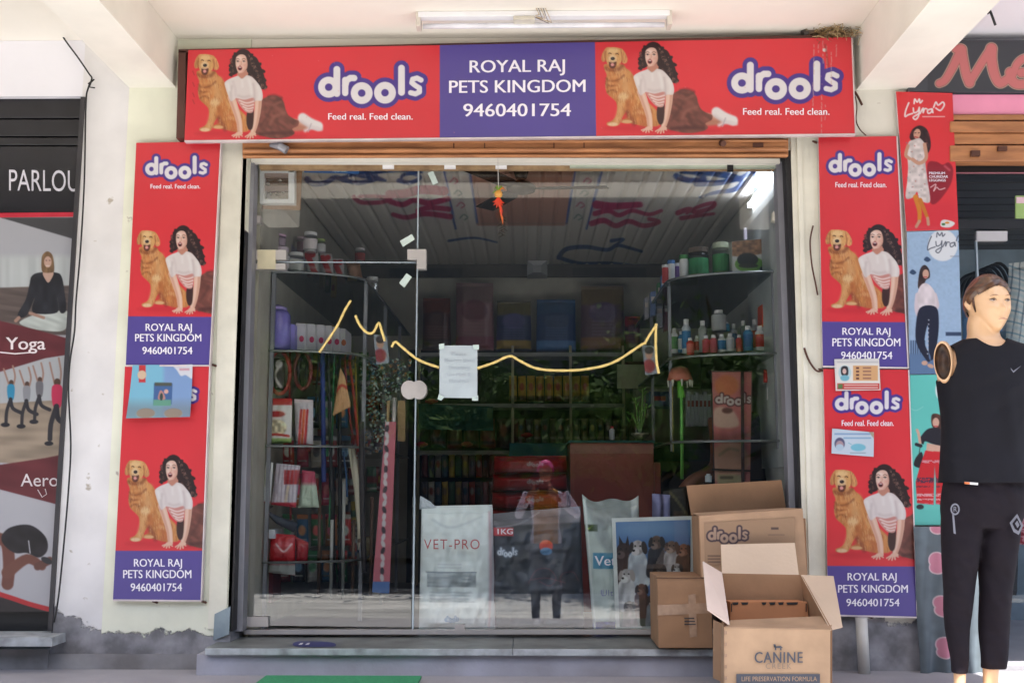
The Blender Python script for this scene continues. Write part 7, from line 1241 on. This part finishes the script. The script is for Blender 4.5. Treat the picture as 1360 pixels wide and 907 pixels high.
for k in range(16):
    x = 688 + (k % 16) * 10.5
    pouch('dim small %s packet, %s from the left above the teal counter' % (PN[(k * 5 + 2) % 10], ORD[k]), [(x, 556), (x + 9, 555), (x + 9, 590), (x, 590)], YB - .22, (lambda x=x, k=k: lambda c: (c.ell(x + 4, 568, 2.5, 4, PAL[(k * 3 + 1) % 10], 1), c.rect(x, 580, x + 9, 583, (160, 150, 140), .8)))(), tuple(int(v * .7) for v in PAL[(k * 5 + 2) % 10]), 'dim packets above the teal counter', bulge=.02, seed=180 + k, res=.6)
for k in range(14):
    x = 398 + k * 8; y = 392 + k * 3.5
    box('dim slim %s box, %s back along the top left shelf' % (PN[(k * 3) % 10], ORD[k - 7]), [(x, y - 26), (x + 6, y - 25), (x + 6, y), (x, y - 1)], 1.2 + .1 * k, .05, PAL[(k * 3) % 10], ((rect(x + 1, y - 18, x + 5, y - 12), PAL[(k * 7 + 4) % 10]),), 'dim boxes on the left shelves') if k > 6 else box('dim slim %s box, %s from the left behind the dotted cartons' % (PN[(k * 3) % 10], ORD[k]), [(x - 8, 432), (x - 2, 432), (x - 2, 466), (x - 8, 466)], 1.1 + .1 * k, .05, PAL[(k * 3) % 10], ((rect(x - 7, 440, x - 3, 448), PAL[(k * 7 + 4) % 10]),), 'dim boxes behind the dotted cartons')

for k, (px, yb, yt, wp, Y, bc, cc, lc, lb) in enumerate(((352, 361, 336, 20, .58, (190, 186, 190), (226, 226, 230), (200, 160, 180), 'clear jar tight against the left jamb on the top shelf'), (386, 363, 343, 14, .9, (176, 170, 176), (210, 210, 216), None, 'small jar behind the treat jars on the top left shelf'), (425, 338, 318, 15, .95, (206, 200, 206), (170, 190, 120), (226, 226, 226), 'small jar with olive lid above the second bone pack'), (400, 336, 315, 14, .95, (190, 150, 160), (220, 190, 200), None, 'small pink jar beside the stacked clear jar'), (478, 350, 330, 14, 1.5, (190, 186, 180), (220, 220, 220), (160, 60, 60), 'small jar with red band behind the tan pack'))):
    bottle(lb, px, yb, yt, wp, Y, bc, cc, lc, G1, 'jar', 'jar', True, .8)
for k, (px, yt, wp, bc, lc, nm_) in enumerate(((905, 440, 9, (60, 120, 170), (220, 220, 226), 'blue'), (926, 446, 8, (210, 200, 190), (190, 60, 60), 'cream'), (931, 450, 7, (200, 70, 70), None, 'scarlet'), (975, 430, 10, (190, 194, 200), (70, 120, 160), 'silver'), (988, 426, 9, (120, 126, 136), None, 'steel grey'), (1003, 424, 10, (206, 206, 210), (206, 90, 60), 'orange banded'), (896, 436, 9, (220, 220, 224), (90, 150, 90), 'green banded'))):
    bottle('%s bottle in the rear row of the second right shelf' % nm_, px, 469, yt, wp, .98, bc, (226, 226, 228), lc, GB)
for k, (px, yt, wp, bc, cc, nm_) in enumerate(((884, 352, 9, (190, 60, 60), (226, 226, 226), 'red tub with white lid'), (892, 346, 10, (220, 220, 222), (60, 110, 170), 'white tub with blue lid'), (900, 350, 8, (90, 60, 130), (210, 210, 216), 'purple tub with pale lid'))):
    bottle('%s at the far end of the top right shelf' % nm_, px, 376, yt, wp, 1.1, bc, cc, None, 'jars on the top right shelf', 'jar', 'jar', False, .9)

LC = [(206, 60, 56), (214, 212, 210), (190, 60, 90), (70, 120, 160), (206, 196, 180), (60, 130, 80), (150, 40, 46), (196, 120, 70), (40, 44, 56)]; LN = ['red', 'white', 'pink', 'sky blue', 'cream', 'green', 'deep red', 'orange', 'black']
for r_ in range(5):
    for q_ in range(7):
        x = 340 + q_ * 19 + (r_ % 2) * 5; y = (548, 600, 650, 704, 752)[r_]; k = (r_ * 5 + q_ * 2) % 9; c2 = LC[(k + 4) % 9]
        if (r_, q_) in ((0, 1), (0, 3), (2, 1), (2, 2)): continue
        pouch('bright %s packet, %s from the left in %s row behind the leashes' % (LN[k], ORD[q_], ('the top', 'the second', 'the middle', 'the fourth', 'the bottom')[r_]), [(x - 8, y - 22), (x + 7, y - 21), (x + 8, y + 20), (x - 8, y + 21)], .8 + .03 * q_, (lambda x=x, y=y, c2=c2: lambda c: (c.rect(x - 8, y - 22, x + 8, y - 15, c2, .8), c.ell(x, y, 5, 7, tuple(min(255, v + 60) for v in c2), 1), c.line([(x - 4, y + 12), (x + 5, y + 12)], .8, (230, 226, 220), .6)))(), LC[k], 'bright packets hanging behind the leashes', bulge=.02, seed=200 + r_ * 9 + q_, res=.8)
